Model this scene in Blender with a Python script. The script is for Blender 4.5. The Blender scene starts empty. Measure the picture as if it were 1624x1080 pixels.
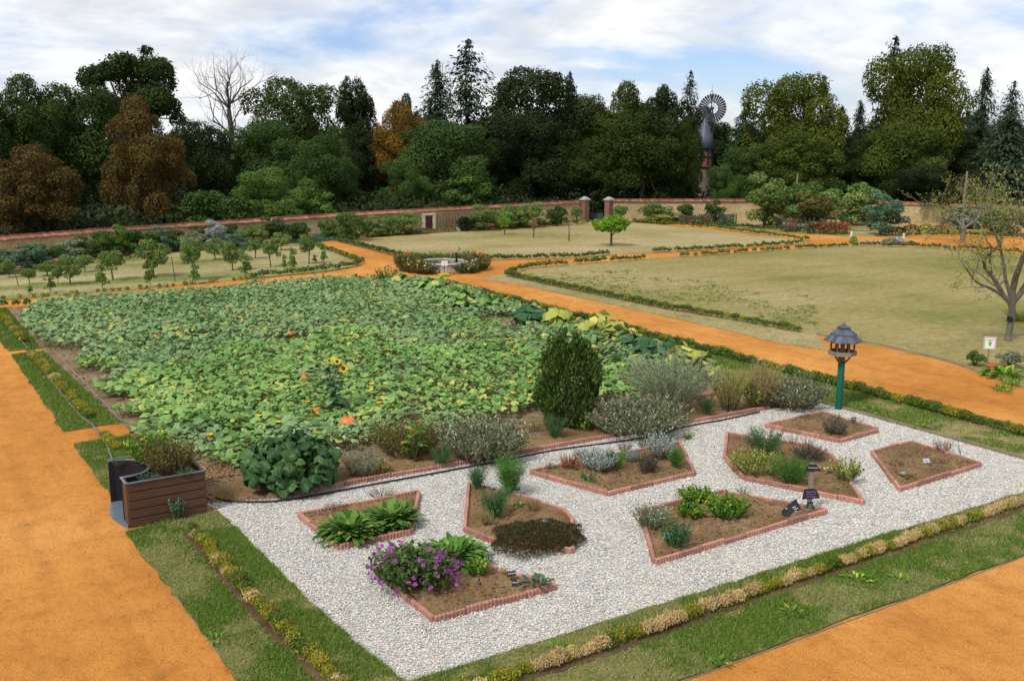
import bpy, math, random
import numpy as np

# ------------------------------------------------------------------ camera, sky, sun, exposure
SC = bpy.context.scene
COL = SC.collection
R = math.radians


def set_camera():
    cam = bpy.data.cameras.new('camera')
    o = bpy.data.objects.new('camera', cam)
    COL.objects.link(o)
    cam.sensor_fit = 'HORIZONTAL'
    cam.sensor_width = 36.0
    cam.lens = 35.64
    cam.clip_start = 0.1
    cam.clip_end = 3000
    o.location = (0, 0, 6.5)
    o.rotation_euler = (R(90 - 11.149), R(-0.156), R(-32.532))
    SC.camera = o


set_camera()

SUN_EL, SUN_AZ = 50.0, 248.0          # azimuth clockwise from +Y: high sun to the left, behind the camera
world = bpy.data.worlds.new('World')
SC.world = world
world.use_nodes = True
nt = world.node_tree
nt.nodes.clear()


def wn(t, **kw):
    n = nt.nodes.new(t)
    for k, v in kw.items():
        setattr(n, k, v)
    return n


def wmath(op, a, b=None, clamp=False):
    n = wn('ShaderNodeMath', operation=op)
    n.use_clamp = clamp
    for i, v in enumerate((a, b)):
        if v is None:
            continue
        if isinstance(v, (int, float)):
            n.inputs[i].default_value = v
        else:
            nt.links.new(v, n.inputs[i])
    return n.outputs[0]


sky = wn('ShaderNodeTexSky', sky_type='NISHITA')
sky.sun_disc = False
sky.sun_elevation = R(SUN_EL)
sky.sun_rotation = R(SUN_AZ)
sky.air_density = 1.0
sky.dust_density = 0.3
sky.ozone_density = 3.0
tc = wn('ShaderNodeTexCoord')
sep = wn('ShaderNodeSeparateXYZ')
nt.links.new(tc.outputs['Generated'], sep.inputs[0])
zc = wmath('ADD', wmath('MAXIMUM', sep.outputs['Z'], 0.0), 0.24)
cmb = wn('ShaderNodeCombineXYZ')
nt.links.new(wmath('DIVIDE', sep.outputs['X'], zc), cmb.inputs[0])
nt.links.new(wmath('DIVIDE', sep.outputs['Y'], zc), cmb.inputs[1])
cmb.inputs[2].default_value = 3.7


def wnoise(scale, detail, rough, off):
    mp = wn('ShaderNodeMapping')
    mp.inputs['Location'].default_value = off
    nt.links.new(cmb.outputs[0], mp.inputs[0])
    n = wn('ShaderNodeTexNoise')
    n.inputs['Scale'].default_value = scale
    n.inputs['Detail'].default_value = detail
    n.inputs['Roughness'].default_value = rough
    n.inputs['Distortion'].default_value = 0.25
    nt.links.new(mp.outputs[0], n.inputs['Vector'])
    return n.outputs['Fac']


def wramp(src, pts):
    r = wn('ShaderNodeValToRGB')
    e = r.color_ramp.elements
    e[0].position, e[0].color = pts[0][0], (*pts[0][1], 1)
    e[1].position, e[1].color = pts[-1][0], (*pts[-1][1], 1)
    for p, c in pts[1:-1]:
        x = e.new(p)
        x.color = (*c, 1)
    nt.links.new(src, r.inputs[0])
    return r.outputs[0]


CLOUD_OFF = (1.3, 4.2, 0.0)
cover = wramp(wnoise(1.3, 7, 0.55, CLOUD_OFF), [(0.36, (0, 0, 0)), (0.47, (0.75,) * 3), (0.56, (1, 1, 1))])
ccol = wramp(wnoise(2.6, 8, 0.6, (7.7, 2.1, 1.0)),
             [(0.30, (6.5, 6.9, 7.5)), (0.45, (8.2, 8.4, 8.7)), (0.57, (10.0, 10.0, 10.0))])
mix = wn('ShaderNodeMix', data_type='RGBA')
nt.links.new(cover, mix.inputs['Factor'])
tint = wn('ShaderNodeMix', data_type='RGBA', blend_type='MULTIPLY')
tint.inputs['Factor'].default_value = 1.0
tint.inputs['B'].default_value = (0.92, 0.96, 1.22, 1)
nt.links.new(sky.outputs[0], tint.inputs['A'])
nt.links.new(tint.outputs['Result'], mix.inputs['A'])
nt.links.new(ccol, mix.inputs['B'])
bg = wn('ShaderNodeBackground')
bg.inputs['Strength'].default_value = 0.1
nt.links.new(mix.outputs['Result'], bg.inputs['Color'])
out = wn('ShaderNodeOutputWorld')
nt.links.new(bg.outputs[0], out.inputs[0])

sl = bpy.data.lights.new('sun', 'SUN')
sl.energy = 3.2
sl.angle = R(9)
sl.color = (1.0, 0.95, 0.87)
so = bpy.data.objects.new('sun', sl)
COL.objects.link(so)
so.rotation_euler = (R(90 - SUN_EL), 0, R(180 - SUN_AZ))
so.location = (0, -20, 40)

SC.render.engine = 'CYCLES'
SC.cycles.max_bounces = 5
SC.cycles.diffuse_bounces = 3
SC.cycles.transmission_bounces = 3
SC.cycles.transparent_max_bounces = 4
SC.cycles.use_denoising = True
vs = SC.view_settings
vs.view_transform = 'Standard'
vs.look = 'None'
vs.exposure = 0.10
vs.gamma = 1.0
vs.use_curve_mapping = False

rng = np.random.default_rng(11)
random.seed(5)

# ------------------------------------------------------------------ materials
MATS = {}


def newmat(name):
    m = bpy.data.materials.new(name)
    m.use_nodes = True
    t = m.node_tree
    t.nodes.clear()
    o = t.nodes.new('ShaderNodeOutputMaterial')
    b = t.nodes.new('ShaderNodeBsdfPrincipled')
    t.links.new(b.outputs[0], o.inputs[0])
    MATS[name] = m
    return m, t, b, o


def nd(t, typ, **kw):
    n = t.nodes.new(typ)
    for k, v in kw.items():
        setattr(n, k, v)
    return n


def noise(t, scale, detail=4, rough=0.6, stretch=None, obj=False, rot=0.0):
    if obj:
        v = nd(t, 'ShaderNodeTexCoord').outputs['Object']
    else:
        v = nd(t, 'ShaderNodeNewGeometry').outputs['Position']
    if stretch:
        mp = nd(t, 'ShaderNodeMapping')
        mp.inputs['Scale'].default_value = stretch
        mp.inputs['Rotation'].default_value = (0, 0, rot)
        t.links.new(v, mp.inputs[0])
        v = mp.outputs[0]
    n = nd(t, 'ShaderNodeTexNoise')
    n.inputs['Scale'].default_value = scale
    n.inputs['Detail'].default_value = detail
    n.inputs['Roughness'].default_value = rough
    t.links.new(v, n.inputs['Vector'])
    return n.outputs['Fac']


def ramp(t, src, pts):
    r = nd(t, 'ShaderNodeValToRGB')
    e = r.color_ramp.elements
    e[0].position, e[0].color = pts[0][0], (*pts[0][1], 1)
    e[1].position, e[1].color = pts[-1][0], (*pts[-1][1], 1)
    for p, c in pts[1:-1]:
        x = e.new(p)
        x.color = (*c, 1)
    t.links.new(src, r.inputs[0])
    return r.outputs[0]


def mixc(t, f, a, b, mode='MIX'):
    m = nd(t, 'ShaderNodeMix', data_type='RGBA', blend_type=mode)
    for k, v in (('Factor', f), ('A', a), ('B', b)):
        if isinstance(v, (int, float)):
            m.inputs[k].default_value = v
        elif isinstance(v, tuple):
            m.inputs[k].default_value = (*v, 1)
        else:
            t.links.new(v, m.inputs[k])
    return m.outputs['Result']


def bump(t, b, src, strength, dist=0.02):
    n = nd(t, 'ShaderNodeBump')
    n.inputs['Strength'].default_value = strength
    n.inputs['Distance'].default_value = dist
    t.links.new(src, n.inputs['Height'])
    t.links.new(n.outputs[0], b.inputs['Normal'])


def sc3(c, k):
    return tuple(min(1.0, v * k) for v in c)


def plain(name, col, rough=0.75, scale=8.0, var=0.25, bmp=0.2, dist=0.01, metal=0.0, obj=True, stretch=None, spec=0.3, use_rnd=False, objvar=0.0):
    m, t, b, o = newmat(name)
    f = noise(t, scale, 5, 0.65, stretch=stretch, obj=obj)
    c = ramp(t, f, [(0.25, sc3(col, 1 - var)), (0.75, sc3(col, 1 + var))])
    if use_rnd:
        a = nd(t, 'ShaderNodeAttribute')
        a.attribute_name = 'rnd'
        c = mixc(t, 1.0, c, ramp(t, a.outputs['Fac'], [(0, (0.62,) * 3), (1, (1.25,) * 3)]), 'MULTIPLY')
    if objvar:
        oi = nd(t, 'ShaderNodeObjectInfo')
        c = mixc(t, 1.0, c, ramp(t, oi.outputs['Random'], [(0, (1 - objvar,) * 3), (1, (1 + objvar,) * 3)]), 'MULTIPLY')
    t.links.new(c, b.inputs['Base Color'])
    b.inputs['Roughness'].default_value = rough
    b.inputs['Metallic'].default_value = metal
    b.inputs['Specular IOR Level'].default_value = spec
    if bmp:
        bump(t, b, f, bmp, dist)
    return m


def leafm(name, c1, c2, c3=None, trans=0.25, rough=0.6, spec=0.10, objvar=0.18, mottle=0.0):
    """Foliage: colour runs over the per-leaf attribute rnd, and a little from plant to plant."""
    m, t, b, o = newmat(name)
    a = nd(t, 'ShaderNodeAttribute')
    a.attribute_name = 'rnd'
    pts = [(0.0, c1), (1.0, c2)] if c3 is None else [(0.0, c1), (0.78, c2), (0.93, c3), (1.0, c3)]
    c = ramp(t, a.outputs['Fac'], pts)
    if mottle:
        c = mixc(t, mottle, c, ramp(t, noise(t, 26, 4, 0.7), [(0.32, (0.55, 0.6, 0.5)), (0.5, (1, 1, 1)), (0.66, (1.35, 1.28, 1.3))]), 'MULTIPLY')
    oi = nd(t, 'ShaderNodeObjectInfo')
    c = mixc(t, 1.0, c, ramp(t, oi.outputs['Random'], [(0, (1 - objvar,) * 3), (1, (1 + objvar * .6,) * 3)]), 'MULTIPLY')
    t.links.new(c, b.inputs['Base Color'])
    b.inputs['Roughness'].default_value = rough
    b.inputs['Specular IOR Level'].default_value = spec
    tr = nd(t, 'ShaderNodeBsdfTranslucent')
    t.links.new(c, tr.inputs[0])
    mx = nd(t, 'ShaderNodeMixShader')
    mx.inputs[0].default_value = trans
    t.links.new(b.outputs[0], mx.inputs[1])
    t.links.new(tr.outputs[0], mx.inputs[2])
    t.links.new(mx.outputs[0], o.inputs[0])
    return m


def sand_material():
    m, t, b, o = newmat('ochre_sand')
    big = noise(t, 0.16, 4, 0.55)
    med = noise(t, 2.2, 6, 0.7)
    fine = noise(t, 38, 4, 0.8)
    trk = noise(t, 0.9, 5, 0.6, stretch=(2.2, 0.35, 1), rot=0.35)
    c = ramp(t, big, [(0.3, (0.385, 0.152, 0.027)), (0.50, (0.475, 0.205, 0.045)), (0.68, (0.565, 0.268, 0.072))])
    c = mixc(t, 0.85, c, ramp(t, med, [(0.28, (0.72, 0.68, 0.62)), (0.5, (1, 1, 1)), (0.75, (1.12, 1.12, 1.14))]), 'MULTIPLY')
    c = mixc(t, 0.5, c, ramp(t, trk, [(0.36, (0.74, 0.70, 0.64)), (0.5, (1, 1, 1)), (0.7, (1.06, 1.07, 1.1))]), 'MULTIPLY')
    c = mixc(t, 0.9, c, ramp(t, fine, [(0.3, (0.50, 0.46, 0.42)), (0.52, (1, 1, 1)), (0.72, (1.35, 1.35, 1.4))]), 'MULTIPLY')
    scf = noise(t, 7.5, 5, 0.75, stretch=(1.6, .8, 1), rot=.5)
    c = mixc(t, 0.8, c, ramp(t, scf, [(0.30, (0.55, 0.49, 0.42)), (0.43, (0.98, 0.98, 0.98)), (0.72, (1.12, 1.12, 1.14))]), 'MULTIPLY')
    t.links.new(c, b.inputs['Base Color'])
    b.inputs['Roughness'].default_value = 0.95
    b.inputs['Specular IOR Level'].default_value = 0.1
    h = nd(t, 'ShaderNodeMath', operation='ADD')
    t.links.new(med, h.inputs[0])
    h2 = nd(t, 'ShaderNodeMath', operation='MULTIPLY')
    t.links.new(fine, h2.inputs[0])
    h2.inputs[1].default_value = 0.25
    t.links.new(h2.outputs[0], h.inputs[1])
    bump(t, b, h.outputs[0], 0.7, 0.05)


def lawn_material(name, green, dry, pale, thr, mowdir=0.0, stripe=0.0):
    m, t, b, o = newmat(name)
    big = noise(t, 0.11, 5, 0.6)
    mow = noise(t, 0.8, 4, 0.6, stretch=(0.12, 1.6, 1), rot=mowdir)
    fine = noise(t, 3.2, 6, 0.8)
    grain = noise(t, 26, 3, 0.8)
    c = ramp(t, big, [(thr - 0.14, green), (thr, dry), (thr + 0.2, pale)])
    c = mixc(t, 0.6, c, ramp(t, mow, [(0.3, (0.78, 0.84, 0.7)), (0.5, (1, 1, 1)), (0.7, (1.12, 1.08, 1.05))]), 'MULTIPLY')
    if stripe:
        st = noise(t, 1.0, 2, 0.5, stretch=(0.04, 0.55, 1))
        c = mixc(t, stripe, c, ramp(t, st, [(0.38, (0.55, 0.72, 0.38)), (0.47, (1, 1, 1)), (0.62, (1.1, 1.08, 1.08))]), 'MULTIPLY')
    c = mixc(t, 0.8, c, ramp(t, fine, [(0.32, (0.50, 0.64, 0.36)), (0.5, (1, 1, 1)), (0.66, (1.38, 1.25, 1.18))]), 'MULTIPLY')
    c = mixc(t, 0.9, c, ramp(t, grain, [(0.30, (0.42, 0.48, 0.30)), (0.5, (1, 1, 1)), (0.75, (1.3, 1.27, 1.2))]), 'MULTIPLY')
    t.links.new(c, b.inputs['Base Color'])
    b.inputs['Roughness'].default_value = 0.95
    b.inputs['Specular IOR Level'].default_value = 0.1
    bump(t, b, fine, 0.6, 0.06)


def soil_material(name, c1, c2, c3):
    m, t, b, o = newmat(name)
    big = noise(t, 1.3, 5, 0.65)
    fine = noise(t, 24, 4, 0.75)
    c = ramp(t, big, [(0.3, c1), (0.5, c2), (0.72, c3)])
    c = mixc(t, 0.85, c, ramp(t, fine, [(0.28, (0.5, 0.48, 0.45)), (0.5, (1, 1, 1)), (0.72, (1.35, 1.32, 1.28))]), 'MULTIPLY')
    t.links.new(c, b.inputs['Base Color'])
    b.inputs['Roughness'].default_value = 0.95
    b.inputs['Specular IOR Level'].default_value = 0.1
    bump(t, b, fine, 0.8, 0.04)


def stone_wall_material():
    m, t, b, o = newmat('rubble_limestone')
    tcn = nd(t, 'ShaderNodeTexCoord')
    mp = nd(t, 'ShaderNodeMapping')
    mp.inputs['Scale'].default_value = (5.0, 5.0, 11.0)
    t.links.new(tcn.outputs['Object'], mp.inputs[0])
    v = nd(t, 'ShaderNodeTexVoronoi')
    v.inputs['Scale'].default_value = 1.0
    t.links.new(mp.outputs[0], v.inputs['Vector'])
    v2 = nd(t, 'ShaderNodeTexVoronoi', feature='DISTANCE_TO_EDGE')
    v2.inputs['Scale'].default_value = 1.0
    t.links.new(mp.outputs[0], v2.inputs['Vector'])
    s = nd(t, 'ShaderNodeSeparateColor')
    t.links.new(v.outputs['Color'], s.inputs[0])
    c = ramp(t, s.outputs[0], [(0.0, (0.38, 0.285, 0.145)), (0.4, (0.45, 0.35, 0.19)), (1.0, (0.53, 0.435, 0.26))])
    j = ramp(t, v2.outputs['Distance'], [(0.0, (0.80, 0.77, 0.7)), (0.09, (1, 1, 1))])
    c = mixc(t, 1.0, c, j, 'MULTIPLY')
    big = noise(t, 0.35, 5, 0.6)
    c = mixc(t, 0.8, c, ramp(t, big, [(0.3, (0.72, 0.66, 0.55)), (0.55, (1, 1, 1)), (0.75, (1.2, 1.22, 1.22))]), 'MULTIPLY')
    t.links.new(c, b.inputs['Base Color'])
    b.inputs['Roughness'].default_value = 0.9
    bump(t, b, v2.outputs['Distance'], 0.5, 0.05)


def wood_material(name, c1, c2, rough=0.6):
    m, t, b, o = newmat(name)
    f = noise(t, 6.0, 6, 0.7, stretch=(0.5, 4.0, 7.0), obj=True)
    g = noise(t, 1.4, 3, 0.6, obj=True)
    c = ramp(t, f, [(0.25, c1), (0.75, c2)])
    c = mixc(t, 0.7, c, ramp(t, g, [(0.3, (0.6, 0.58, 0.56)), (0.6, (1, 1, 1)), (0.8, (1.3, 1.25, 1.2))]), 'MULTIPLY')
    t.links.new(c, b.inputs['Base Color'])
    b.inputs['Roughness'].default_value = rough
    bump(t, b, f, 0.3, 0.006)


def brick_material(name, c1, c2, mortar, scale):
    m, t, b, o = newmat(name)
    tcn = nd(t, 'ShaderNodeTexCoord')
    sp = nd(t, 'ShaderNodeSeparateXYZ')
    t.links.new(tcn.outputs['Object'], sp.inputs[0])
    ad = nd(t, 'ShaderNodeMath', operation='ADD')
    t.links.new(sp.outputs[0], ad.inputs[0])
    t.links.new(sp.outputs[1], ad.inputs[1])
    cm = nd(t, 'ShaderNodeCombineXYZ')
    t.links.new(ad.outputs[0], cm.inputs[0])
    t.links.new(sp.outputs[2], cm.inputs[1])
    br = nd(t, 'ShaderNodeTexBrick')
    br.inputs['Scale'].default_value = scale
    br.inputs['Color1'].default_value = (*c1, 1)
    br.inputs['Color2'].default_value = (*c2, 1)
    br.inputs['Mortar'].default_value = (*mortar, 1)
    br.inputs['Mortar Size'].default_value = 0.03
    t.links.new(cm.outputs[0], br.inputs['Vector'])
    t.links.new(br.outputs['Color'], b.inputs['Base Color'])
    b.inputs['Roughness'].default_value = 0.9


sand_material()
lawn_material('dry_lawn', (0.1738, 0.1765, 0.0599), (0.2756, 0.2275, 0.1071), (0.3562, 0.2907, 0.1680), 0.46)
lawn_material('greenish_lawn', (0.1544, 0.1550, 0.0462), (0.2387, 0.2050, 0.0819), (0.3100, 0.2509, 0.1260), 0.47, 0.6)
lawn_material('orchard_grass', (0.120, 0.148, 0.040), (0.232, 0.212, 0.100), (0.312, 0.276, 0.152), 0.40, 0.0, 0.9)
lawn_material('verge_turf', (0.085, 0.120, 0.026), (0.125, 0.140, 0.040), (0.270, 0.220, 0.110), 0.50)
lawn_material('ground_turf', (0.022, 0.032, 0.010), (0.035, 0.045, 0.014), (0.05, 0.055, 0.02), 0.5)
soil_material('bed_soil', (0.125, 0.075, 0.034), (0.205, 0.130, 0.064), (0.290, 0.200, 0.110))
soil_material('dark_soil', (0.075, 0.043, 0.025), (0.120, 0.075, 0.042), (0.180, 0.120, 0.070))
soil_material('field_soil', (0.140, 0.092, 0.052), (0.215, 0.150, 0.090), (0.300, 0.220, 0.140))
soil_material('gravel_base', (0.34, 0.33, 0.30), (0.46, 0.45, 0.41), (0.56, 0.55, 0.50))
stone_wall_material()
wood_material('planter_wood', (0.048, 0.020, 0.010), (0.125, 0.056, 0.028))
wood_material('weathered_wood', (0.16, 0.125, 0.09), (0.30, 0.24, 0.175), 0.8)
wood_material('feeder_wood', (0.13, 0.072, 0.030), (0.26, 0.15, 0.065))
plain('edging_concrete', (0.345, 0.168, 0.128), 0.9, 14, 0.38, 0.5, 0.01, obj=False, objvar=0.2)
plain('slate', (0.060, 0.068, 0.085), 0.5, 6, 0.3, 0.2, 0.004)
plain('roof_slate', (0.075, 0.088, 0.115), 0.45, 4, 0.25, 0.2, 0.004, use_rnd=True)
plain('sign_slate', (0.022, 0.022, 0.027), 0.5, 9, 0.35, 0.25, 0.003)
plain('grey_slate', (0.26, 0.29, 0.34), 0.5, 9, 0.2, 0.2, 0.003)
plain('chalk', (0.75, 0.75, 0.75), 0.9, 9, 0.1, 0)
plain('chalk_violet', (0.28, 0.16, 0.50), 0.9, 9, 0.1, 0)
plain('chalk_green', (0.20, 0.45, 0.30), 0.9, 9, 0.1, 0)
plain('green_paint', (0.010, 0.110, 0.075), 0.5, 5, 0.18, 0.1, 0.003)
plain('trellis_green', (0.0140, 0.0650, 0.0575), 0.6, 5, 0.2, 0)
plain('black_rubber', (0.018, 0.018, 0.020), 0.5, 5, 0.3, 0)
plain('grey_pipe', (0.14, 0.13, 0.12), 0.6, 3, 0.35, 0)
plain('black_steel', (0.012, 0.013, 0.018), 0.45, 3, 0.3, 0.1, 0.003)
plain('rim_steel', (0.16, 0.19, 0.25), 0.35, 4, 0.2, 0, metal=0.3)
plain('terracotta', (0.42, 0.13, 0.055), 0.8, 6, 0.2, 0.1)
plain('white_panel', (0.72, 0.72, 0.66), 0.6, 6, 0.05, 0)
plain('red_print', (0.50, 0.04, 0.03), 0.7, 6, 0.05, 0)
plain('green_print', (0.12, 0.38, 0.10), 0.7, 6, 0.05, 0)
plain('clear_edge', (0.40, 0.42, 0.38), 0.3, 6, 0.05, 0)
plain('coping_tile', (0.2550, 0.1071, 0.0682), 0.85, 2.5, 0.4, 0.3, 0.01, obj=False, use_rnd=True)
plain('pillar_brick', (0.20, 0.105, 0.075), 0.9, 3, 0.3, 0.3, 0.01)
plain('pale_stone', (0.52, 0.46, 0.35), 0.9, 4, 0.2, 0.2, 0.01)
plain('grey_stone', (0.30, 0.29, 0.27), 0.9, 4, 0.25, 0.3, 0.01)
plain('basin_stone', (0.40, 0.37, 0.31), 0.9, 5, 0.25, 0.25, 0.01)
plain('plum_paint', (0.065, 0.018, 0.030), 0.6, 3, 0.25, 0.1)
plain('gate_steel', (0.045, 0.055, 0.070), 0.5, 4, 0.2, 0)
plain('wire', (0.10, 0.08, 0.06), 0.7, 4, 0.2, 0)
plain('bark', (0.095, 0.075, 0.055), 0.9, 5, 0.4, 0.5, 0.03, stretch=(3, 3, 0.6))
plain('grey_bark', (0.145, 0.130, 0.105), 0.9, 9, 0.5, 0.6, 0.03, stretch=(3, 3, 0.8))
plain('dead_wood', (0.085, 0.070, 0.062), 0.9, 5, 0.3, 0.2, 0.02)
plain('band_black', (0.014, 0.012, 0.012), 0.6, 5, 0.3, 0)
plain('twig', (0.11, 0.075, 0.045), 0.9, 6, 0.3, 0)
plain('green_stem', (0.11, 0.17, 0.045), 0.7, 6, 0.3, 0)
plain('pumpkin_skin', (0.72, 0.155, 0.018), 0.45, 5, 0.18, 0.1, spec=0.4)
plain('gourd_skin', (0.66, 0.52, 0.22), 0.45, 5, 0.15, 0.1)
plain('yellow_plastic', (0.80, 0.50, 0.03), 0.45, 4, 0.12, 0.05)
plain('seed_disc', (0.045, 0.022, 0.010), 0.9, 20, 0.3, 0.2)
plain('dark_iron', (0.020, 0.019, 0.020), 0.5, 6, 0.3, 0)
plain('windmill_blade', (0.040, 0.045, 0.055), 0.5, 3, 0.2, 0)
plain('water', (0.05, 0.06, 0.05), 0.08, 3, 0.2, 0.1, 0.01, spec=0.6)
plain('mulch', (0.22, 0.115, 0.055), 0.95, 16, 0.45, 0.6, 0.03, obj=False)
plain('litter', (0.70, 0.66, 0.55), 0.8, 9, 0.15, 0)
plain('tower_stone', (0.130, 0.105, 0.078), 0.9, 1.6, 0.35, 0.4, 0.05)
brick_material('tower_brick', (0.185, 0.058, 0.040), (0.125, 0.042, 0.032), (0.13, 0.10, 0.085), 1.6)

leafm('leaf_pumpkin', (0.110, 0.225, 0.070), (0.310, 0.450, 0.205), (0.50, 0.50, 0.14), 0.25, 0.6, mottle=0.7)
leafm('leaf_pumpkin_deep', (0.090, 0.210, 0.045), (0.260, 0.420, 0.130), (0.47, 0.49, 0.12), 0.25, 0.55, mottle=0.7)
leafm('leaf_squash_yellow', (0.220, 0.319, 0.060), (0.462, 0.473, 0.110), (0.682, 0.616, 0.160), 0.25)
leafm('leaf_squash_dark', (0.030, 0.095, 0.035), (0.085, 0.185, 0.080), (0.24, 0.30, 0.14), 0.2)
leafm('leaf_rhubarb', (0.022, 0.062, 0.018), (0.075, 0.150, 0.045), None, 0.18, 0.45, 0.2, mottle=0.6)
leafm('leaf_sorrel', (0.040, 0.115, 0.014), (0.130, 0.255, 0.045), (0.25, 0.33, 0.07), 0.25, 0.5, mottle=0.4)
leafm('leaf_mallow', (0.035, 0.085, 0.020), (0.090, 0.165, 0.045), (0.20, 0.24, 0.06))
leafm('petal_purple', (0.22, 0.030, 0.25), (0.46, 0.10, 0.46), None, 0.3)
leafm('petal_yellow', (0.70, 0.40, 0.02), (0.85, 0.62, 0.05), None, 0.3)
leafm('petal_pink', (0.55, 0.08, 0.22), (0.75, 0.35, 0.45), None, 0.3)
leafm('petal_red', (0.45, 0.035, 0.015), (0.75, 0.20, 0.03), None, 0.3)
leafm('petal_white', (0.6, 0.6, 0.5), (0.75, 0.75, 0.65), None, 0.3)
leafm('leaf_fennel', (0.030, 0.095, 0.035), (0.085, 0.190, 0.070), None, 0.2)
leafm('leaf_bright_fennel', (0.030, 0.130, 0.015), (0.095, 0.250, 0.035), None, 0.2)
leafm('leaf_bluegreen', (0.050, 0.110, 0.065), (0.130, 0.215, 0.130), None, 0.2)
leafm('leaf_silver', (0.200, 0.235, 0.210), (0.420, 0.450, 0.420), None, 0.15, 0.8)
leafm('leaf_greygreen', (0.110, 0.140, 0.080), (0.250, 0.285, 0.180), None, 0.15, 0.8)
leafm('leaf_sage', (0.080, 0.095, 0.042), (0.215, 0.238, 0.140), (0.40, 0.41, 0.27), 0.2, 0.8)
leafm('leaf_wormwood', (0.200, 0.245, 0.135), (0.400, 0.450, 0.290), None, 0.25, 0.8)
leafm('leaf_golden_plume', (0.210, 0.240, 0.050), (0.430, 0.400, 0.120), (0.50, 0.38, 0.19), 0.25, 0.8)
leafm('leaf_tan_plume', (0.260, 0.200, 0.085), (0.480, 0.380, 0.190), (0.30, 0.32, 0.09), 0.25, 0.8)
leafm('leaf_sage_purple', (0.045, 0.040, 0.036), (0.130, 0.125, 0.110), (0.24, 0.25, 0.19), 0.12, 0.8)
leafm('leaf_dusky', (0.030, 0.030, 0.026), (0.095, 0.090, 0.080), None, 0.1, 0.8)
leafm('leaf_yellowgreen', (0.130, 0.185, 0.030), (0.330, 0.340, 0.085), (0.45, 0.42, 0.16))
leafm('leaf_bay', (0.0221, 0.0567, 0.0120), (0.0715, 0.1283, 0.0264), (0.1690, 0.2160, 0.0420), 0.15, 0.45)
leafm('leaf_celery', (0.050, 0.160, 0.015), (0.150, 0.310, 0.040), (0.45, 0.42, 0.05))
leafm('leaf_dry', (0.180, 0.100, 0.045), (0.400, 0.280, 0.140), None)
leafm('leaf_rust', (0.230, 0.075, 0.028), (0.400, 0.165, 0.070), None)
leafm('leaf_gold', (0.253, 0.218, 0.066), (0.483, 0.402, 0.154), (0.575, 0.517, 0.242))
leafm('leaf_thyme', (0.030, 0.026, 0.010), (0.085, 0.068, 0.026), (0.075, 0.115, 0.03), 0.1, 0.8)
leafm('leaf_broom', (0.060, 0.070, 0.018), (0.175, 0.145, 0.045), (0.22, 0.20, 0.06), 0.15)
leafm('leaf_box', (0.040, 0.085, 0.012), (0.125, 0.185, 0.030), (0.28, 0.28, 0.05))
leafm('leaf_box_dark', (0.036, 0.075, 0.014), (0.110, 0.160, 0.034), (0.22, 0.20, 0.06))
leafm('leaf_box_yellow', (0.132, 0.157, 0.016), (0.363, 0.325, 0.035), (0.495, 0.426, 0.080))
leafm('leaf_box_dead', (0.414, 0.282, 0.110), (0.736, 0.575, 0.297), None)
leafm('leaf_leek', (0.050, 0.125, 0.080), (0.115, 0.215, 0.150), None)
leafm('grass_green', (0.070, 0.145, 0.016), (0.170, 0.275, 0.042), (0.36, 0.30, 0.15), 0.2, 0.6)
leafm('grass_dry', (0.170, 0.165, 0.060), (0.360, 0.310, 0.160), None, 0.2, 0.8)
# trees
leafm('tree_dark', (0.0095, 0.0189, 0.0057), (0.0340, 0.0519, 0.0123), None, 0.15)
leafm('tree_oak', (0.0150, 0.0325, 0.0075), (0.0562, 0.0938, 0.0175), None, 0.15)
leafm('tree_mid', (0.022, 0.054, 0.011), (0.078, 0.140, 0.030), None, 0.18)
leafm('tree_light', (0.042, 0.098, 0.018), (0.130, 0.215, 0.038), None, 0.2)
leafm('tree_olive', (0.0291, 0.0515, 0.0091), (0.0984, 0.1258, 0.0182), None, 0.18)
leafm('tree_yellow', (0.0396, 0.0592, 0.0070), (0.1290, 0.1581, 0.0180), None, 0.18)
leafm('tree_rust', (0.042, 0.027, 0.008), (0.125, 0.078, 0.018), (0.100, 0.095, 0.022), 0.15)
leafm('tree_amber', (0.1020, 0.0576, 0.0096), (0.2520, 0.1500, 0.0216), None, 0.18)
leafm('tree_spruce', (0.0099, 0.0242, 0.0121), (0.0330, 0.0583, 0.0264), None, 0.1)
leafm('tree_bluefir', (0.017, 0.036, 0.018), (0.057, 0.087, 0.046), None, 0.1)
leafm('tree_yew', (0.0149, 0.0289, 0.0050), (0.0467, 0.0735, 0.0100), None, 0.1)
leafm('tree_apple', (0.0562, 0.1196, 0.0264), (0.1875, 0.2795, 0.0720), (0.3750, 0.3640, 0.0960), 0.22)
leafm('tree_lime', (0.090, 0.200, 0.012), (0.210, 0.360, 0.030), None, 0.25)
leafm('tree_sapling', (0.060, 0.130, 0.020), (0.140, 0.240, 0.045), None, 0.22)
leafm('tree_old', (0.1425, 0.1665, 0.0315), (0.3000, 0.3150, 0.0675), None, 0.3)
leafm('gravel_stone', (0.30, 0.30, 0.31), (0.74, 0.73, 0.69), (0.70, 0.54, 0.34), 0.0, 0.7)
leafm('sand_grit', (0.230, 0.100, 0.030), (0.560, 0.300, 0.110), None, 0.0, 0.95)
leafm('soil_clod', (0.110, 0.066, 0.036), (0.260, 0.180, 0.105), None, 0.0, 0.95)

# ------------------------------------------------------------------ geometry helpers


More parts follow.
